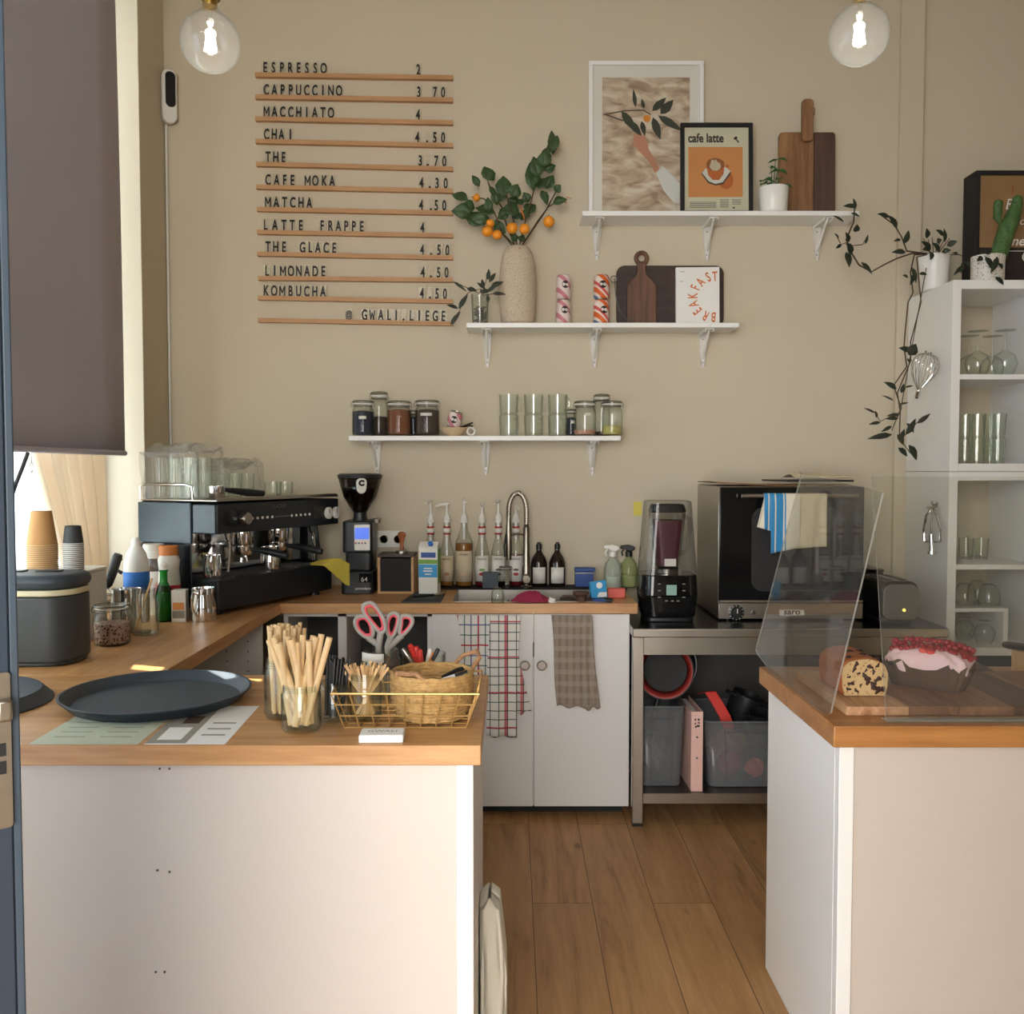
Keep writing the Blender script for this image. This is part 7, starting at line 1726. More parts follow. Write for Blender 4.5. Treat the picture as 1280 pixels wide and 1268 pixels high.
# oven towel over the handle bar
OT = thing('oven_towel', 'cream kitchen towel with blue stripes draped over the oven handle', 'towel', (t.location.x, oY - 0.045, TZ + hzv))
def strip(u0, u1, vb0, vb1, m, yo, name, ph):
    xa_, xb_ = at(u0, 620, oY - 0.05).x - OT.location.x, at(u1, 620, oY - 0.05).x - OT.location.x
    za, zb_ = at(u0, vb0, oY - 0.05).z - OT.location.z, at(u1, vb1, oY - 0.05).z - OT.location.z
    x_org = xa_
    def fn(u, v):
        zb2 = za + (zb_ - za) * u
        x = (xb_ - xa_) * u
        if v < 0.15:                                # over the bar
            a = PI * (0.15 - v) / 0.15 * 0.8 + PI / 2 * 0.0
            return (x, 0.0115 * -math.cos(a) , 0.0115 * math.sin(a) )
        q = (v - 0.15) / 0.85
        return (x - 0.03 * q * (ph > 1) * (1 - u), -0.0115 - 0.003 + 0.003 * math.cos(q) - 0.004 * math.sin(u * 9 + ph + q * 2) * q + yo * min(1, q * 6), zb2 * q)
    o = MB().grid(fn, 24, 22).obj(name, m, OT, loc=(x_org, 0, 0), solid=0.0025)
    return o
strip(963, 1000, 692, 684, 'blue_towel', -0.006, 'striped_half', 0.4)
strip(955, 964, 659, 664, 'blue_towel', -0.001, 'striped_edge', 1.8)
strip(999, 1033, 686, 683, 'cream_cloth', -0.002, 'plain_half', 2.6)
# cardboard and cloth on the oven
ot = TZ + oh
tag(MB().grid(lambda u, v: (-0.3 + 0.58 * u, 0.42 * v, 0.001 + 0.012 * (abs(u - 0.5) * 2) ** 2 * (u < 0.5) + 0.002 * math.sin(v * 5)), 24, 10).obj('baking_sheet', 'cardboard', loc=(t.location.x - 0.02, oY + 0.01, ot + 0.003), solid=0.003), 'flat brown cardboard sheet lying on top of the oven', 'cardboard')
tag(MB().bx(-0.14, 0.16, 0, 0.3, 0, 0.008).obj('baking_tray', 'black_plastic', loc=(t.location.x + 0.12, oY + 0.02, ot + 0.0185), rot=(0, 0, 0.1), bevel=0.002), 'thin dark baking tray on the cardboard on the oven', 'tray')
def cc(u, v): return (-0.13 + 0.26 * u, 0.2 * v, 0.004 + (0.03 * math.sin(PI * min(1, u * 1.3)) * math.sin(PI * v) + 0.012 * math.sin(u * 9 + v * 3) * math.sin(PI * v)) * (1 - 0.6 * u) + 0.006)
tag(MB().grid(cc, 30, 16).obj('folded_cloth', 'cream_cloth', loc=(at(1030, 590, 4.05).x, 4.03, ot + 0.0275), solid=0.003), 'rumpled cream cloth lying on top of the oven', 'cloth')
# toaster
tY = 3.875
p0, p1 = at(1102, 785, tY), at(1150, 727, tY)
t = thing('toaster', 'dark grey rounded toaster on the steel table behind the clear guard', 'toaster', ((p0.x + p1.x) / 2, tY, TZ))
w9, h9 = p1.x - p0.x, p1.z - TZ
MB().ext(rrect(w9, h9 - 0.012, 0.045, 6, 0, (h9 + 0.012) / 2), 0.27, T((0, 0.275, 0)) @ RX).obj('shell', 'black_gloss', t, bevel=0.004)
MB().ext(rrect(w9 * 0.96, h9 - 0.03, 0.035, 6, 0, h9 / 2 + 0.002), 0.012, T((0, 0.004, 0)) @ RX).obj('front_plate', 'gunmetal', t, bevel=0.004)
MB().cyl((0.01, -0.008, h9 * 0.33), (0.01, -0.013, h9 * 0.33), 0.006, n=12).obj('indicator', 'led_amber', t)
MB().bx(-w9 / 2 + 0.02, w9 / 2 - 0.02, 0.03, 0.25, 0, 0.011).obj('feet_plate', 'black_plastic', t)
for x in (-0.03, 0.03): MB().bx(x - 0.012, x + 0.012, 0.04, 0.24, h9 - 0.004, h9 + 0.0015).obj('slot', 'black_matte', t)
q0, q1 = at(1080, 780, 4.08), at(1101, 717, 4.12)
t = thing('black_canister', 'tall black box standing between the oven and the toaster', 'box', (at(1088, 750, 4.3).x + 0.0, 4.33, TZ))
MB().ext(rrect(0.07, 0.2, 0.012, 4), at(1090, 717, 4.2).z - TZ).obj('body', 'black_plastic', t, bevel=0.004)
MB().ext(rrect(0.074, 0.204, 0.013, 4), 0.015, T((0, 0, at(1090, 717, 4.2).z - TZ + 0.0005))).obj('lid', 'black_gloss', t, bevel=0.004)
MB().bx(TX0 + 0.05 - ox, TX1 - 0.05 - ox, 0.352, 0.356, LZ - 0.03, TZ - 0.12).obj('shade_panel', 'shadow_board', bpy.data.objects['prep_table'])  # added dark sheet, standing in for the shaded wall behind the bins
# under the table: bins, binder, pans
def bin_(u0, u1, vt, vb, Y, dep, label, cx_shift=0):
    a, b2 = at(u0, vb, Y), at(u1, vt, Y)
    wd, hh_ = b2.x - a.x, at((u0 + u1) / 2, vt, Y).z - LZ
    t = thing('storage_bin', label, 'bin', ((a.x + b2.x) / 2, Y + dep / 2, LZ + 0.0005), 0, 'clear plastic bins under the table')
    lo_ = lofted(0.003, hh_, wd * 0.86, dep * 0.88, wd, dep, 0.03); lo_.f.pop(1); lo_.mi.pop(1)
    lo_.obj('tub', 'bin_plastic', t, solid=0.003)
    ring = [(x, y, hh_) for x, y in rrect(wd + 0.006, dep + 0.006, 0.033, 6)]
    MB().tube(ring, 0.0045, 8, closed=True).obj('rim', 'bin_plastic', t)
    # raised handle panel on the front
    def fp(x, z): return (x, -dep / 2 * (0.88 + 0.12 * z / hh_) - 0.004, z)
    pan = MB().tube([fp(-wd * 0.22, 0.02), fp(-wd * 0.26, hh_ * 0.86), fp(wd * 0.26, hh_ * 0.86), fp(wd * 0.22, 0.02)], 0.0035, 8, closed=True)
    pan.obj('handle_rib', 'bin_plastic', t)
    return t, wd, hh_
t, wd, hh_ = bin_(799, 857, 884, 965, 3.84, 0.4, 'clear plastic bin at the left of the undershelf, holding crumpled wrap')
B1 = t.location.copy()
def wad(u, v, rx, ry, rz_, s):
    th, ph = 2 * PI * u, PI * v
    k = 1 + 0.18 * math.sin(3 * th + s) * math.sin(ph * 2 + s) + 0.12 * math.sin(7 * th + 2 * s + ph * 5)
    return (rx * k * math.sin(ph) * math.cos(th), ry * k * math.sin(ph) * math.sin(th), rz_ * k * -math.cos(ph))
tag(MB().grid(lambda u, v: wad(u, v, 0.052, 0.09, 0.08, 1.0), 28, 16).obj('crumpled_wrap', 'foil', loc=(B1.x - 0.005, B1.y - 0.04, B1.z + 0.11)), 'crumpled grey wrap inside the left clear bin', 'wrap')
# frying pans on the left bin
for i, (dy, m, rr_, dz, lab) in enumerate(((0.0, 'black_matte', 0.125, 0.0, 'black frying pan with a red inside standing on edge on the left bin'), (0.085, 'black_plastic', 0.135, 0.0, 'plain black frying pan standing on edge behind the red lined one'))):
    c = at(829 + i * 5, 838, 4.0)
    t = thing('frying_pan', lab, 'pan', (c.x, 3.95 + dy, LZ + hh_ + 0.008 + rr_), (math.radians(82), math.radians(12), math.radians(-14)))
    MB().lathe([(0, 0), (rr_ * 0.76, 0), (rr_, 0.042), (rr_ * 0.97, 0.042), (rr_ * 0.74, 0.004), (0, 0.004)], 40).obj('pan_body', m, t)
    if i == 0: MB().lathe([(rr_ * 0.745, 0.006), (rr_ * 0.955, 0.0425)], 40).obj('red_lining', 'red_dull', t, solid=0.001)
    MB().lathe([(0, -0.0005), (rr_ * 0.62, -0.0005), (rr_ * 0.62, -0.004), (0, -0.004)], 36).obj('pan_base', 'black_plastic', t)
    MB().tube([(0, -rr_, 0.036), (0, -rr_ - 0.06, 0.045), (0, -rr_ - 0.1, 0.048)], [0.008, 0.011, 0.009], 10).obj('handle', 'black_plastic', t)
a, b2 = at(863.5, 984, 3.80), at(879, 890, 3.80)
t = thing('ring_binder', 'pink ring binder standing between the two clear bins', 'binder', ((a.x + b2.x) / 2, 3.8, LZ + 0.0005), 0.02)
wq = b2.x - a.x; hq = at(870, 890, 3.8).z - LZ
MB().bx(-wq / 2, wq / 2, 0, 0.003, 0, hq).bx(-wq / 2, -wq / 2 + 0.003, 0.003, 0.28, 0, hq).bx(wq / 2 - 0.003, wq / 2, 0.003, 0.28, 0, hq).obj('cover', 'pink_binder', t, bevel=0.001)
MB().bx(-wq / 2 + 0.008, wq / 2 - 0.016, 0.02, 0.27, 0.004, hq - 0.012).obj('papers', 'paper_white', t)
for z in (0.42, 0.68): MB().cyl((0.0, 0.0, hq * z), (0.0, -0.0015, hq * z), 0.0045, n=12).obj('rivet', 'steel_dark', t)
for k, (x, z, wl) in enumerate(((-0.008, 0.9, 0.006), (-0.008, 0.85, 0.005), (0.006, 0.9, 0.008), (0.007, 0.86, 0.006), (0.004, 0.82, 0.012), (-0.006, 0.81, 0.006))):
    MB().bx(x - wl / 2, x + wl / 2, -0.0012, -0.0002, hq * z - 0.004, hq * z + 0.004).obj('printed_mark', 'ink', t)
t, wd2, hh2 = bin_(881, 985, 903, 985, 3.83, 0.38, 'clear plastic bin beside the pink binder, holding packets')
B2 = t.location.copy()
for i, (dx, dy, dz, sx_, sy_, sz_, m, lab) in enumerate(((-0.045, -0.085, 0.07, 0.05, 0.045, 0.05, 'red_cloth', 'dark red packet inside the right clear bin'), (0.065, -0.09, 0.05, 0.04, 0.035, 0.035, 'coral', 'coral packet inside the right clear bin'), (-0.02, 0.06, 0.1, 0.08, 0.06, 0.07, 'cardboard', 'brown paper packet inside the right clear bin'))):
    tag(MB().grid(lambda u, v: wad(u, v, sx_, sy_, sz_, i * 1.7), 24, 14).obj('packet', m, loc=(B2.x + dx, B2.y + dy, B2.z + dz + 0.01)), lab, 'packet')
zr2 = B2.z + hh2
t = thing('bread_tin', 'red silicone handle strap leaning out of the right clear bin', 'strap', tuple(at(893, 868, 3.95)))
o0 = Vector(t.location); Pq = [at(878, 868, 3.95), at(888, 866, 3.94), at(897, 880, 3.92), at(906, 896, 3.9), at(912, 912, 3.88)]
st_ = MB()
pts_ = [q - o0 for q in Pq]
vs = []; fs = []
for q in pts_:
    for dx_, dy_ in ((-0.024, 0), (0.024, 0), (0.024, 0.012), (-0.024, 0.012)): vs.append(q + Vector((dx_, dy_, 0.005 * (dx_ > 0))))
for i in range(len(pts_) - 1):
    for j in range(4): fs.append((i * 4 + j, i * 4 + (j + 1) % 4, (i + 1) * 4 + (j + 1) % 4, (i + 1) * 4 + j))
fs += [(3, 2, 1, 0), tuple(range(len(vs) - 4, len(vs)))]
st_.add(vs, fs).obj('strap_body', 'red_plastic', t, bevel=0.003)
for i, (u, v, Y, sx_, sy_, sz_, lab) in enumerate(((920, 884, 4.02, 0.07, 0.06, 0.085, 'black saucepan shape stored in the right clear bin'), (948, 892, 3.925, 0.046, 0.05, 0.05, 'small black pot stored at the right of the clear bin'))):
    c = at(u, v, Y)
    t = thing('saucepan', lab, 'saucepan', (c.x, Y, zr2 - 0.06), (0.25, 0.3 - 0.4 * i, 0.4))
    MB().lathe([(0, 0), (sx_ * 0.9, 0), (sx_, 0.01), (sx_, sz_ * 1.7), (sx_ * 0.94, sz_ * 1.7), (sx_ * 0.92, 0.012), (0, 0.006)], 32).obj('pot_body', 'black_plastic', t)
    MB().tube([(-sx_, 0, sz_ * 1.5), (-sx_ - 0.05, 0, sz_ * 1.6)], 0.008, 8).obj('handle', 'black_plastic', t)
# ------------------------------------------------------------------ island: boards, cakes, clear guard
BT = 0.022
sb = thing('serving_board', 'long wooden serving board with pale and dark staves under the cakes', 'board', (1.30, 2.33, IT + 0.0005))
f0 = onz(1052, 905, IT); bk = onz(1210, 858, IT)
bx0, bx1, by0, by1 = 0.795 - 1.30, 0.62, 2.165 - 2.33, 2.55 - 2.33
stx = [bx0, bx0 + 0.15, bx0 + 0.27, bx0 + 0.40, bx0 + 0.52, bx0 + 0.66, bx0 + 0.85, bx1]
for i, (x0, x1) in enumerate(zip(stx, stx[1:])):
    MB().bx(x0 + 0.0004, x1 - 0.0004, by0 + 0.004 * (i % 2), by1 - 0.003 * (i % 2), 0, BT).obj('stave', ('acacia_serving', 'acacia_middle', 'acacia_middle', 'acacia_stave', 'acacia_middle', 'acacia_stave', 'acacia_middle')[i], sb, bevel=0.002)
ZB = IT + BT + 0.001
p = onz(1240, 848, IT)
tag(MB().ext(rrect(0.20, 0.16, 0.006, 3), 0.016).obj('wooden_slab', 'acacia_dark', loc=(1.27, 2.635, IT + 0.0005), rot=(0, 0, -0.1), bevel=0.002), 'small dark wooden slab lying behind the pink cake', 'board')
# fruit loaf: crusted loaf with the cut face towards the front
fy0 = onz(1080, 871, ZB).y
fl_, fr_ = at(1051, 871, fy0).x, at(1111, 871, fy0).x
lw2 = (fr_ - fl_); lh = at(1080, 824, fy0).z - ZB
ld = 0.17
fl = thing('fruit_loaf', 'cut fruit loaf with dark raisins on the serving board behind the guard', 'cake', ((fl_ + fr_) / 2, fy0, ZB))
prof = [(-0.44, 0), (-0.485, 0.25), (-0.5, 0.6), (-0.47, 0.8), (-0.36, 0.93), (-0.15, 1.0), (0.08, 1.02), (0.28, 0.96), (0.43, 0.84), (0.5, 0.62), (0.485, 0.25), (0.44, 0)]
def lp3(k=1.0): return [(x * lw2 * k, z * lh * k + lh * (1 - k) * 0.45) for x, z in prof]
MB().ext(lp3(1.0)[::-1], -ld, T((0, 0.004, 0)) @ RX).xf(Matrix.Shear('XZ', 4, (0, 0)) if False else Matrix.Identity(4)).obj('crust', 'loaf_crust', fl, bevel=0.008)
MB().ext(lp3(0.955), 0.004, T((0, 0.0035, 0)) @ RX).obj('crumb', 'loaf_crumb', fl)
rnd = random.Random(8)
for (x, z, r) in ((-0.3, 0.35, 5), (-0.25, 0.72, 4), (-0.02, 0.56, 5), (0.03, 0.5, 7), (0.06, 0.40, 6), (0.19, 0.66, 4), (0.30, 0.47, 6), (-0.2, 0.16, 4), (0.2, 0.26, 8), (-0.36, 0.52, 3), (0.1, 0.8, 5), (0.38, 0.2, 7), (-0.1, 0.3, 3), (-0.2, 0.86, 5), (0.02, 0.7, 3), (0.3, 0.16, 6), (0.4, 0.55, 3), (-0.38, 0.2, 4), (0.24, 0.36, 3), (-0.14, 0.62, 3), (0.28, 0.82, 4)):
    rb = MB().sph((0, 0, 0), r * 0.0012, (1.5, 0.35, 0.75), 10, 7)
    ph = rnd.uniform(0, 6)
    rb.v = [(vx * (1 + 0.3 * math.sin(3 * math.atan2(vz, vx) + ph)), vy, vz * (1 + 0.3 * math.sin(3 * math.atan2(vz, vx) + ph))) for vx, vy, vz in rb.v]
    rb.xf(Matrix.Rotation(rnd.uniform(0, PI), 4, 'Y')).obj('raisin', 'raisin', fl, loc=(x * lw2 * 0.92, -0.0004, z * lh))
for (x, y, r) in ((-0.25, 0.03, 5), (0.1, 0.05, 6), (0.3, 0.02, 5), (-0.05, 0.09, 6), (0.22, 0.11, 5)):
    zt__ = lh * (1.015 - 0.55 * abs(x) ** 2.2)
    MB().sph((0, 0, 0), r * 0.0013, (1.2, 1.0, 0.6), 10, 7).obj('raisin', 'raisin', fl, loc=(x * lw2, y, zt__))
# berry cake: loaf cake in brown paper, iced pink, heaped with berries
ck = thing('berry_cake', 'pink iced loaf cake in brown paper topped with red berries', 'cake', (1.082, 2.372, ZB), math.radians(-38))
CL, CW2 = 0.205, 0.095
def loop_(k, zf, wob=0.0, n=72, top=False):
    o = []
    for i in range(n):
        a = 2 * PI * i / n; c, s_ = math.cos(a), math.sin(a); e = 0.5
        x = CL / 2 * k * math.copysign(abs(c) ** e, c); y = CW2 / 2 * k * math.copysign(abs(s_) ** e, s_)
        q = 1 + wob * math.sin(i * 2 * PI * 9 / n)
        o.append(Vector((x * q, y * q, zf(x, i) if callable(zf) else zf)))
    return o
def skin(loops, close_top=True, close_bot=True):
    n = len(loops[0]); vs = [v for l in loops for v in l]; fs = []
    for k in range(len(loops) - 1): fs += [(k * n + i, k * n + (i + 1) % n, (k + 1) * n + (i + 1) % n, (k + 1) * n + i) for i in range(n)]
    if close_bot: fs.append(tuple(reversed(range(n))))
    if close_top: fs.append(tuple(range((len(loops) - 1) * n, len(loops) * n)))
    return MB().add(vs, fs)
def pleat(k, zf, am):
    return [Vector((v.x * (1 + am * math.sin(i * 2 * PI * 18 / 72 + 0.4 * math.sin(i))), v.y * (1 + am * math.sin(i * 2 * PI * 18 / 72 + 0.4 * math.sin(i))), v.z)) for i, v in enumerate(loop_(k, zf, 0.0))]
ztopf = lambda x, i: 0.060 + 0.007 * math.sin(i * 2 * PI * 9 / 72) + 0.004 * math.sin(i * 0.9)
skin([pleat(0.84, 0.0, 0.010), pleat(0.92, 0.02, 0.022), pleat(0.99, 0.042, 0.032), pleat(1.05, ztopf, 0.045), pleat(1.03, lambda x, i: ztopf(x, i) + 0.0005, 0.045), loop_(0.95, 0.04, 0.01)], close_top=True).obj('paper_case', 'cake_paper', ck)
fr0 = lambda x, i: 0.052 + 0.010 * math.sin(i * 2 * PI * 5 / 72 + 1) + 0.003 * math.sin(i * 0.7)
ic = [loop_(0.99, lambda x, i: fr0(x, i), 0.02), loop_(1.03, lambda x, i: fr0(x, i) + 0.012, 0.025), loop_(0.96, lambda x, i: 0.078 + 0.003 * math.sin(i * 0.9), 0.02), loop_(0.8, lambda x, i: 0.089 + 0.003 * math.sin(i * 0.8), 0.03), loop_(0.5, lambda x, i: 0.097, 0.03), loop_(0.2, 0.099), loop_(0.02, 0.0995)]
skin(ic, close_bot=True).obj('icing', 'frosting', ck)
bm_ = None; rnd = random.Random(21); spots = []
tries = 0
while len(spots) < 98 and tries < 6000:
    tries += 1
    x = rnd.uniform(-0.45, 0.5) * CL; y = rnd.uniform(-0.25, 0.5) * CW2
    ridge = 0.012 * CW2 / 0.1 + 0.10 * x
    if abs(y - ridge) > 0.034: continue
    base = 0.097 - 0.016 * (abs(x) / (CL / 2)) ** 3 - 0.010 * (abs(y) / (CW2 / 2)) ** 2
    z = base + 0.004 + rnd.choice((0, 0.003, 0.010, 0.018)) * (abs(y - ridge) < 0.018)
    r = rnd.uniform(0.0064, 0.0082)
    if all((Vector((x, y, z)) - Vector(s[:3])).length > (r + s[3]) * 0.72 for s in spots): spots.append((x, y, z, r))
for (x, y, z, r) in spots:
    if bm_ is None:
        bm_ = MB().sph((0, 0, 0), 0.005, (1, 1, 0.95), 12, 8).obj('berry', 'berry_red', ck, loc=(x, y, z))
    else:
        o = bm_.copy(); COL.objects.link(o); o.parent = ck; o.location = (x, y, z); o.scale = (r / 0.005,) * 3
for (x, y, z) in ((-0.005, -0.024, 0.094), (0.015, -0.026, 0.091)):
    MB().sph((0, 0, 0), 0.011, (1.3, 0.8, 0.7), 14, 9).obj('strawberry', 'strawberry', ck, loc=(x, y, z), rot=(0, 0.3, 0.4))
# knife with a black handle at the right edge
k0, k1 = at(1256, 806, 2.6), at(1300, 812, 2.45)
t = thing('cake_knife', 'black handled knife with a bright butt lying at the right edge of the island', 'knife', tuple((k0 + k1) / 2))
o0 = Vector(t.location); d = (k1 - k0).normalized()
kb = thing('knife_block', 'pale wooden block at the right edge behind the cake carrying the knife', 'block', (1.56, 2.6, IT + 0.0005))
kz_ = min(k0.z, k1.z) - 0.011 - IT
MB().bx(-0.02, 0.26, -0.05, 0.05, 0, max(0.02, kz_ - 0.012)).obj('block_body', 'box_wood', kb, bevel=0.002)
kb.location.x = at(1276, 825, 2.6).x + 0.02
MB().tube([k0 - o0, k0 - o0 + d * 0.02, k1 - o0, k1 - o0 + d * 0.06], [0.009, 0.011, 0.011, 0.01], 12).obj('handle', 'black_plastic', t)
MB().tube([k0 - o0 + d * 0.006 + Vector((0, -0.0095, 0.004)), k1 - o0 + Vector((0, -0.0095, 0.004))], 0.0028, 6).obj('steel_spine', 'steel', t)
MB().bx(0, 0.16, -0.001, 0.001, -0.014, 0.012).xf(Matrix.Translation(k1 - o0 + d * 0.0605) @ Matrix.Rotation(math.atan2(d.y, d.x), 4, 'Z')).obj('blade', 'steel', t)
# clear guard: leaning side sheet and upright front sheet
gx = 0.752
gp = [(2.73, 0.922), (2.70, IT + 0.001), (2.17, IT + 0.001), (2.13, 0.917)]
tl_, tr_ = atx(1002, 593, gx), atx(1104, 616, gx)
bl2 = atx(945, 812, gx)
poly = [(bl2.y, bl2.z), (bl2.y - 0.02, IT + 0.020), (2.66, IT + 0.001), (2.175, IT + 0.001), (2.145, IT + 0.012), (2.135, IT + 0.035), (tr_.y, tr_.z), (tl_.y + 0.02, tl_.z + 0.004), (tl_.y, tl_.z)]
M = Matrix(((0, 0, 1, gx - 0.002), (1, 0, 0, 0), (0, 1, 0, 0), (0, 0, 0, 1)))
guard = thing('sneeze_guard', 'slanted clear acrylic guard at the left end of the island before the loaf', 'guard', (0, 0, 0))
n = len(poly)
pf_ = [M @ Vector((a, b, 0)) for a, b in poly] + [M @ Vector((a, b, 0.004)) for a, b in poly]
MB().add(pf_, [tuple(reversed(range(n))), tuple(range(n, 2 * n))]).obj('sheet', 'acrylic', guard, smooth=False)
MB().add(pf_, [(i, (i + 1) % n, n + (i + 1) % n, n + i) for i in range(n)]).obj('polished_edge', 'acrylic_edge', guard, smooth=False)
# front sheet
g2 = thing('sneeze_guard', 'upright clear acrylic guard across the front of the cakes', 'guard', (0, 0, 0))
a0 = onz(1108, 903, IT + 0.001); yb = a0.y - 0.0
top = at(1090, 596, yb + 0.10)
tz_ = top.z
pts = [Vector((a0.x, yb, IT + 0.001)), Vector((2.0, yb, IT + 0.001)), Vector((2.0, yb + 0.10, tz_)), Vector((top.x, yb + 0.10, tz_))]
off = Vector((0, 0.004, 0))
pf_ = pts + [p_ + off for p_ in pts]
MB().add(pf_, [(0, 1, 2, 3), (7, 6, 5, 4)]).obj('sheet', 'acrylic', g2, smooth=False)
MB().add(pf_, [(i, (i + 1) % 4, 4 + (i + 1) % 4, 4 + i)[::-1] for i in range(4)]).obj('polished_edge', 'acrylic_edge', g2, smooth=False)
MB().bx(a0.x + 0.002, 1.99, yb + 0.006, yb + 0.03, IT + 0.0006, IT + 0.004).obj('foot_strip', 'acrylic_edge', g2)

# ------------------------------------------------------------------ cabinet on the right: glasses, whisks, plants, picture
def onshelf(u, v, z):
    return onz(u, v, z)
C1, C2, C3, C4 = zs1 + 0.0006, zj + ti * 0.9 + 0.0006, zs2 + 0.0006, RZ + 0.0012
def wine(loc, r, h, label, group):
    return tag(MB().lathe([(r * 0.62, 0.0), (r * 0.85, h * 0.12), (r, h * 0.28), (r * 0.8, h * 0.45), (r * 0.3, h * 0.54), (0.006, h * 0.58), (0.0045, h * 0.66), (0.0045, h * 0.93), (0.01, h * 0.97), (r * 0.82, h * 0.99), (r * 0.84, h), (0, h)], 28).obj('wine_glass', 'tumbler_glass', loc=loc), label, 'glass', group)
for i, (u, Y) in enumerate(((1222, 4.10), (1256, 4.08), (1211, 4.25), (1240, 4.26))):
    wine((at(u, 450, Y).x, Y, C1), 0.052, 0.20, 'upside down stemmed wine glass in the top compartment, %s' % ('left one at the front', 'second one at the front', 'left one at the back', 'second one at the back', 'last on the right')[i], 'wine glasses in the shelf unit')
k = 0
for u, Y in ((1206, 4.16), (1221, 4.10), (1238, 4.20), (1247, 4.10)):
    for lv_ in (0, 1):
        x = at(u, 560, Y).x
        tumbler('ribbed_tumbler', (x, Y, C2 + lv_ * 0.111), 0.034, 0.11, 'ribbed glass tumbler in the second compartment, %s of the %s stack from the left' % (('lower', 'upper')[lv_], ORD[k]), 'ribbed tumblers in the shelf unit', ribs=14)
    k += 1
for i, (u, Y) in enumerate(((1207, 4.22), (1226, 4.22), (1218, 4.33))):
    tumbler('straight_glass', (at(u, 700, Y).x, Y, C3), 0.033, 0.098, 'straight glass tumbler in the third compartment, %s' % ('front left one', 'front right one', 'rear one')[i], 'straight glasses in the shelf unit')
for i, (u, Y) in enumerate(((1206, 4.16), (1236, 4.13), (1222, 4.26))):
    loc = (at(u, 760, Y).x, Y, C4)
    tag(MB().lathe([(0.046, 0.0), (0.047, 0.03), (0.042, 0.07), (0.028, 0.092), (0.012, 0.098), (0, 0.098)], 28).obj('glass_bowl', 'tumbler_glass', loc=loc, solid=0.002), 'upturned small glass bowl on the riser shelf, %s' % ('left one', 'right one', 'rear one')[i], 'glass', 'bowls on the riser')
for i, (u, Y) in enumerate(((1205, 4.19), (1230, 4.09), (1203, 4.285))):
    loc = (at(u, 812, Y).x, Y, pz0 + 0.0006)
    tag(MB().lathe([(0.03, 0.0), (0.043, 0.035), (0.046, 0.055), (0.03, 0.08), (0.006, 0.09), (0.004, 0.1), (0.028, 0.104), (0, 0.105)], 28).obj('stemmed_glass', 'tumbler_glass', loc=loc), 'short stemmed glass upside down under the riser shelf, %s' % ('left one', 'right one', 'rear one')[i], 'glass', 'stemmed glasses under the riser')
# whisk and tongs hanging on the cabinet side
def hook(px, py, label):
    p = atx(px, py, CX)
    t = thing('wall_hook', label, 'hook', (CX - 0.0005, p.y, p.z))
    MB().lathe([(0, 0), (0.009, 0), (0.009, 0.004), (0, 0.005)], 14).xf(Matrix.Rotation(-PI / 2, 4, 'Y')).obj('hook_plate', 'steel_dark', t)
    MB().tube([(-0.004, 0, 0), (-0.02, 0, -0.002), (-0.026, 0, 0.006), (-0.024, 0, 0.016)], 0.003, 8).obj('hook_arm', 'steel_dark', t)
    return p
h1 = hook(1164, 443, 'small dark hook on the cabinet side carrying the balloon whisk')
h2 = hook(1172, 631, 'small dark hook on the cabinet side carrying the chrome bottle opener')
top_, bot_ = atx(1161, 441, CX - 0.062), atx(1148, 489, CX - 0.07)
wk = thing('balloon_whisk', 'wire balloon whisk head hanging upside down on the cabinet side', 'whisk', tuple(top_))
d = bot_ - top_; L_ = d.length; ax_ = d.normalized()
s1 = ax_.cross(Vector((1, 0, 0))).normalized(); s2 = ax_.cross(s1).normalized()
for k in range(9):
    a = PI * k / 9; sd = s1 * math.cos(a) + s2 * math.sin(a)
    pts = []
    for i in range(21):
        q = i / 20; th = PI * (q - 0.5) * 2
        hgt_ = 0.02 + 0.0 * k; 
        w_ = math.sin(th * 0.5) if False else math.sin(PI * 2 * (q - 0.5) * 0.5) 
        yy = 1 - abs(2 * q - 1)
        prof_ = math.sin(PI * min(1, (1 - yy) ** 0.0001)) if False else 0
        # teardrop loop: from the ferrule out round the crown and back
        s_ = -1 if q < 0.5 else 1; m_ = abs(2 * q - 1)           # 1 at ferrule, 0 at the crown
        wid = 0.058 * math.sin(PI * (m_ ** 0.62)) ** 0.9 if 0 < m_ < 1 else 0
        pts.append(sd * s_ * wid + ax_ * (L_ * m_))
    MB().tube(pts, 0.0013, 6).obj('wire_loop', 'chrome', wk)
MB().tube([ax_ * L_, ax_ * (L_ + 0.022)], [0.011, 0.011], 14).obj('ferrule', 'chrome', wk)
MB().tube([ax_ * (L_ + 0.0225), ax_ * (L_ + 0.034)], [0.006, 0.007], 12).obj('stub', 'steel_dark', wk)
ho = atx(1165, 640, CX - 0.022)
op = thing('wine_opener', 'chrome winged bottle opener hanging on the cabinet side', 'opener', tuple(ho))
def oz(u, v): return atx(u, v, CX - 0.022) - ho
MB().tube([oz(1164, 668), oz(1165, 690)], [0.011, 0.012], 14).tube([oz(1165, 689), oz(1165, 693)], [0.02, 0.02], 16).obj('barrel', 'chrome', op)
for s in (0, 1):
    P = [oz(1165, 634), oz(1158 if s == 0 else 1171, 645), oz(1155 if s == 0 else 1176, 662), oz(1156 if s == 0 else 1176, 677), oz(1164 if s == 0 else 1167, 678)]
    MB().tube(P, [0.004, 0.006, 0.006, 0.005, 0.004], 8).obj('wing_lever', 'chrome', op)
MB().tube([oz(1165, 640), oz(1164, 668)], 0.0035, 8).obj('screw_rod', 'steel_dark', op)
MB().tube([oz(1159, 634), oz(1171, 634), oz(1172, 628)], 0.0045, 8).obj('crown_handle', 'chrome', op)
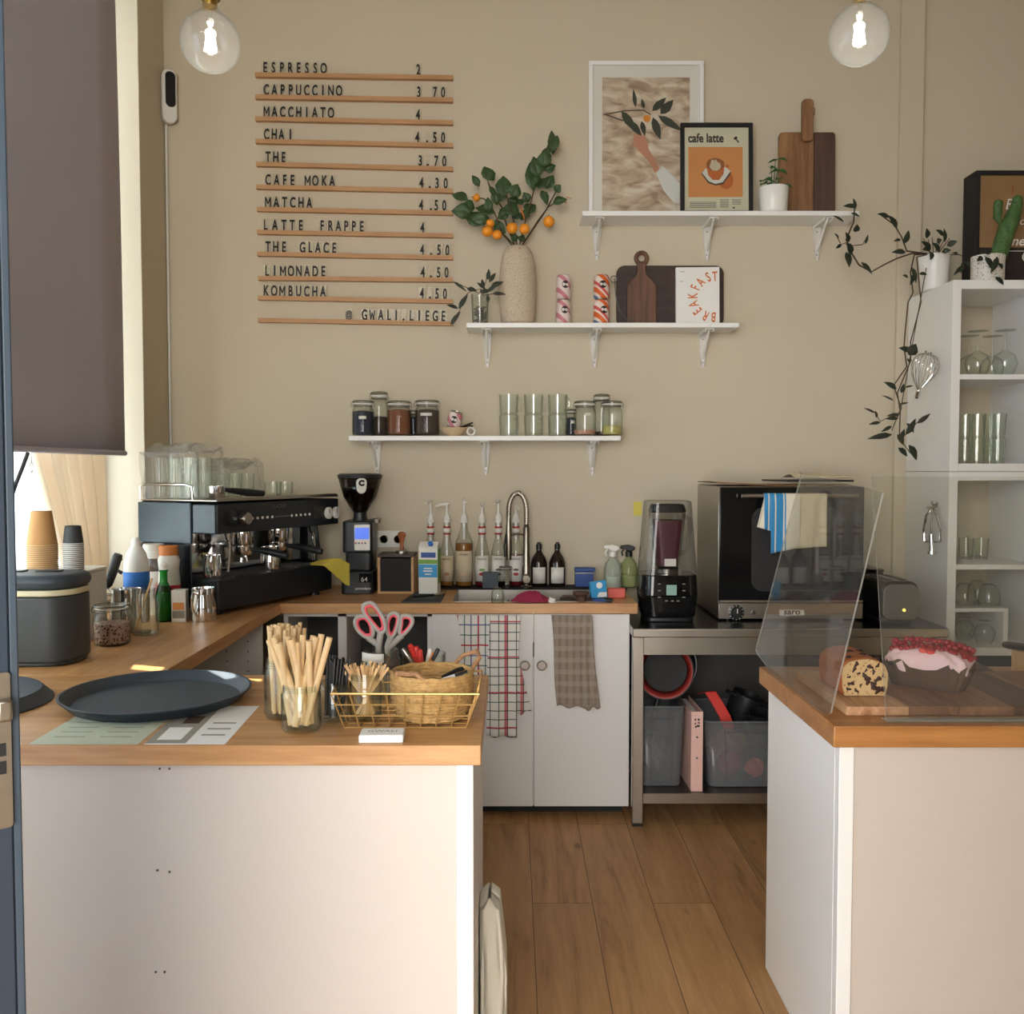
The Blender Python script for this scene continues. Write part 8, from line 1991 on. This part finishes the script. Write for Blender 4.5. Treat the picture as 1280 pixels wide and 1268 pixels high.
# trailing plant in the white pot, pixels on the 3.171x zoom, origin (900,0)
ZT = ztop + 0.0006
pp = at(1168, 356, 4.2)
def q4(x, y, Y=4.18): return at(900 + x / 3.171, y / 3.171, Y)
pot = thing('potted_plant', 'trailing vine in a white pot on the left edge of the tall shelf unit', 'plant', (pp.x + 0.02, 4.25, ZT))
pr_ = (1187 - 1149) / 2 / F * 4.2
hp_ = at(1168, 317, 4.2).z - ZT
MB().lathe([(0, 0), (pr_ * 0.8, 0), (pr_ * 0.85, 0.006), (pr_, hp_), (pr_ * 0.93, hp_), (pr_ * 0.85, hp_ * 0.85), (0, hp_ * 0.85)], 36).obj('pot', 'white_ceramic', pot)
MB().lathe([(0, hp_ * 0.87), (pr_ * 0.84, hp_ * 0.855)], 24).obj('soil', 'coffee_beans', pot)
o0 = Vector(pot.location)
st = MB(); lv = MB()
rim = Vector((-pr_ * 0.5, -0.02, hp_ + 0.004)); mid = Vector((0, 0, hp_ * 0.86))
def q5(x, y, Y=4.12): return at(1020 + x / 4.227, 340 + y / 4.227, Y)
def vine(pts, r=0.0035): st.tube([mid, rim] + [p - o0 for p in pts], [r] * (len(pts) + 1) + [r * 0.6], 6)
vine([q4(760, 1005), q4(700, 1025), q4(650, 1050), q4(600, 1078), q4(550, 1050), q4(520, 1000), q4(500, 950), q4(530, 880), q4(535, 800)])
vine([q4(740, 995), q4(720, 940), q4(690, 890), q4(630, 848)])
vine([q4(770, 1010), q4(755, 1080), q4(765, 1160), q4(745, 1200), q5(470, 330, 4.2), q5(465, 400, 4.2), q5(480, 500, 4.2), q5(410, 600, 4.2), q5(450, 720, 4.2), q5(400, 840, 4.2)], 0.003)
vine([q4(780, 1020, 4.1), q4(790, 1130, 4.1), q5(555, 160, 4.05), q5(500, 370, 4.05), q5(500, 470, 4.05), q5(430, 640, 4.05), q5(445, 740, 4.05), q5(440, 880, 4.05), q5(500, 960, 4.05)], 0.003)
vine([q5(445, 740, 4.05), q5(340, 790, 4.05), q5(310, 740, 4.05), q5(255, 720, 4.05)], 0.002)
vine([q4(950, 1010, 4.2), q4(985, 1030, 4.2)], 0.002)
st.tube([q5(440, 880, 4.05) - o0, q5(490, 850, 4.05) - o0, q5(530, 800, 4.05) - o0, q5(600, 750, 4.05) - o0], 0.002, 6)
st.tube([q4(505, 960) - o0, q4(480, 970) - o0, q4(460, 930) - o0], 0.002, 6).tube([q4(515, 975) - o0, q4(565, 970) - o0, q4(585, 935) - o0], 0.002, 6)
for (x0, y0, x1, y1, w_) in ((540, 820, 490, 815, 22), (535, 830, 530, 785, 18), (520, 845, 555, 858, 14), (535, 920, 545, 890, 30), (510, 960, 500, 920, 24), (520, 1010, 505, 960, 34), (525, 990, 500, 965, 26), (500, 1000, 515, 1058, 32), (560, 1040, 605, 1085, 22), (490, 880, 450, 852, 12), (575, 968, 588, 930, 12), (480, 970, 460, 985, 14), (470, 945, 455, 925, 12),
        (700, 905, 670, 852, 30), (670, 862, 626, 846, 22), (730, 965, 750, 912, 26), (735, 1000, 683, 998, 24), (715, 950, 690, 955, 14), (760, 1060, 780, 1120, 22), (745, 1100, 725, 1090, 14), (770, 1085, 755, 1130, 20), (820, 945, 820, 905, 28), (835, 990, 800, 955, 30), (860, 985, 845, 965, 26), (885, 935, 858, 910, 24), (890, 960, 890, 905, 20), (870, 1000, 845, 960, 26), (900, 975, 940, 955, 26), (880, 1000, 915, 990, 24), (840, 1000, 835, 1030, 22), (830, 985, 805, 990, 26), (790, 1085, 820, 1088, 18), (860, 960, 880, 950, 26)):
    lv.leaf(q4(x0, y0, 4.14) - o0, q4(x1, y1, 4.12) - o0, w_ / 3.171 * 0.0036 * 0.95, up=(0.2, -1, 0.3))
for k_ in range(6):
    a = k_ * 1.05; st.tube([mid, Vector((0.03 * math.cos(a), 0.02 * math.sin(a), hp_ + 0.03)), Vector((0.06 * math.cos(a), 0.02 * math.sin(a) - 0.02, hp_ + 0.075))], 0.0018, 5)
for (x0, y0, x1, y1, w_) in ((500, 420, 440, 400, 36), (490, 440, 530, 380, 62), (490, 460, 490, 475, 30), (425, 620, 362, 580, 34), (450, 640, 465, 590, 30), (470, 610, 515, 600, 12), (410, 680, 350, 650, 12), (440, 755, 375, 760, 22), (435, 775, 365, 775, 20), (440, 700, 490, 690, 12), (340, 795, 280, 805, 20), (320, 770, 315, 735, 18), (400, 860, 275, 880, 34), (400, 815, 345, 845, 20), (440, 890, 470, 830, 30), (475, 860, 530, 775, 36), (535, 800, 605, 750, 26), (430, 860, 465, 915, 40), (435, 930, 485, 975, 34), (490, 915, 535, 995, 44), (480, 800, 520, 850, 28), (310, 745, 255, 718, 14)):
    lv.leaf(q5(x0, y0, 4.06) - o0, q5(x1, y1, 4.05) - o0, w_ / 4.227 * 0.0036 * 0.95, up=(0.2, -1, 0.3))
st.obj('stems', 'stem_brown', pot); lv.obj('leaves', 'leaf_dark', pot, solid=0.0008)
# deep black frame
fY = 4.22
p0, p1 = at(1218, 346, fY), at(1280, 213, fY)
fw_ = 0.50; fh_ = p1.z - ztop
fr = thing('shadow_box_frame', 'deep black box frame with white script lettering on the tall shelf unit', 'picture', (p0.x + fw_ / 2, fY, ZT))
f = MB(); dp = 0.12
for (x0, x1, z0, z1) in ((-fw_ / 2, fw_ / 2, 0, 0.02), (-fw_ / 2, fw_ / 2, fh_ - 0.02, fh_), (-fw_ / 2, -fw_ / 2 + 0.02, 0.02, fh_ - 0.02), (fw_ / 2 - 0.02, fw_ / 2, 0.02, fh_ - 0.02)): f.bx(x0, x1, 0, dp, z0, z1)
f.obj('frame', 'black_matte', fr, bevel=0.002)
MB().bx(-fw_ / 2 + 0.02, fw_ / 2 - 0.02, 0.012, 0.016, fh_ * 0.36, fh_ - 0.02).obj('print', 'frame_print_tan', fr)
MB().bx(-fw_ / 2 + 0.02, fw_ / 2 - 0.02, 0.012, 0.016, 0.02, fh_ * 0.3595).obj('print', 'frame_print_dark', fr)
def lx_(u, v): q = at(u, v, fY + 0.01); return (q.x - fr.location.x, 0.0112, q.z - ztop)
text('script', 'B', 0.07, 'paper_white', fr, lx_(1256, 262), ext=0.0004, align='LEFT', shear=0.25, sx=0.9)
text('script', 'o', 0.05, 'paper_white', fr, lx_(1274, 281), ext=0.0004, align='LEFT', shear=0.25)
text('script', 'ner', 0.062, 'paper_white', fr, lx_(1264, 307), ext=0.0004, align='LEFT', shear=0.3, bold=0.001)
text('script', 'C', 0.075, 'paper_white', fr, lx_(1275, 327), ext=0.0004, align='LEFT', shear=0.25)
a_, b_ = lx_(1261, 314), lx_(1300, 314)
MB().bx(a_[0], min(b_[0], fw_ / 2 - 0.03), 0.0108, 0.0118, a_[2] - 0.0015, a_[2] + 0.0015).obj('underline', 'paper_white', fr)
MB().tube([lx_(1266, 230), lx_(1266, 236), lx_(1265, 243)], [0.001, 0.003, 0.004], 6).obj('flame_mark', 'tamper_wood', fr)
# cactus in a dotted pot
cp = at(1230, 349, 4.13)
ct = thing('potted_cactus', 'tall leaning green cactus in a dotted white pot before the black frame', 'plant', (cp.x, 4.10, ZT))
cr = 19 / F * 4.1; hc = at(1230, 321, 4.1).z - ZT
MB().lathe([(0, 0), (cr * 0.9, 0), (cr, 0.006), (cr * 1.02, hc), (cr * 0.94, hc), (cr * 0.9, hc * 0.85), (0, hc * 0.85)], 36).obj('pot', 'pot_dots', ct)
def q6(x, y, Y=4.10): return at(1190 + x / 7.92, 200 + y / 7.92, Y) - Vector(ct.location)
def ribbed(pts, rs, n=24):
    m = MB().tube(pts, rs, n)
    return m
ribbed([q6(455, 985), q6(490, 850), q6(540, 700), q6(600, 560), q6(645, 440), q6(650, 375), q6(650, 350)], [0.034, 0.036, 0.037, 0.033, 0.024, 0.02, 0.008], 20).obj('stem', 'cactus_green', ct)
ribbed([q6(520, 690), q6(470, 610), q6(450, 570), q6(455, 470), q6(465, 410), q6(468, 395)], [0.006, 0.01, 0.018, 0.019, 0.017, 0.006], 16).obj('arm', 'cactus_green', ct)
lc = MB()
for (x0, y0, x1, y1, w_) in ((330, 960, 400, 1080, 70), (450, 960, 390, 1120, 60), (430, 1160, 515, 1235, 60), (300, 960, 250, 1000, 50), (460, 1020, 500, 1080, 50), (380, 930, 280, 900, 46), (120, 990, 180, 1060, 50), (110, 1010, 90, 1120, 40), (60, 930, 10, 920, 30), (100, 1050, 20, 1140, 40)):
    lc.leaf(q6(x0, y0, 4.005), q6(x1, y1, 3.985), w_ / 7.92 * 0.0036, up=(0.2, -1, 0.3))
lc.obj('trailing_leaves', 'leaf_dark', ct, solid=0.0008)
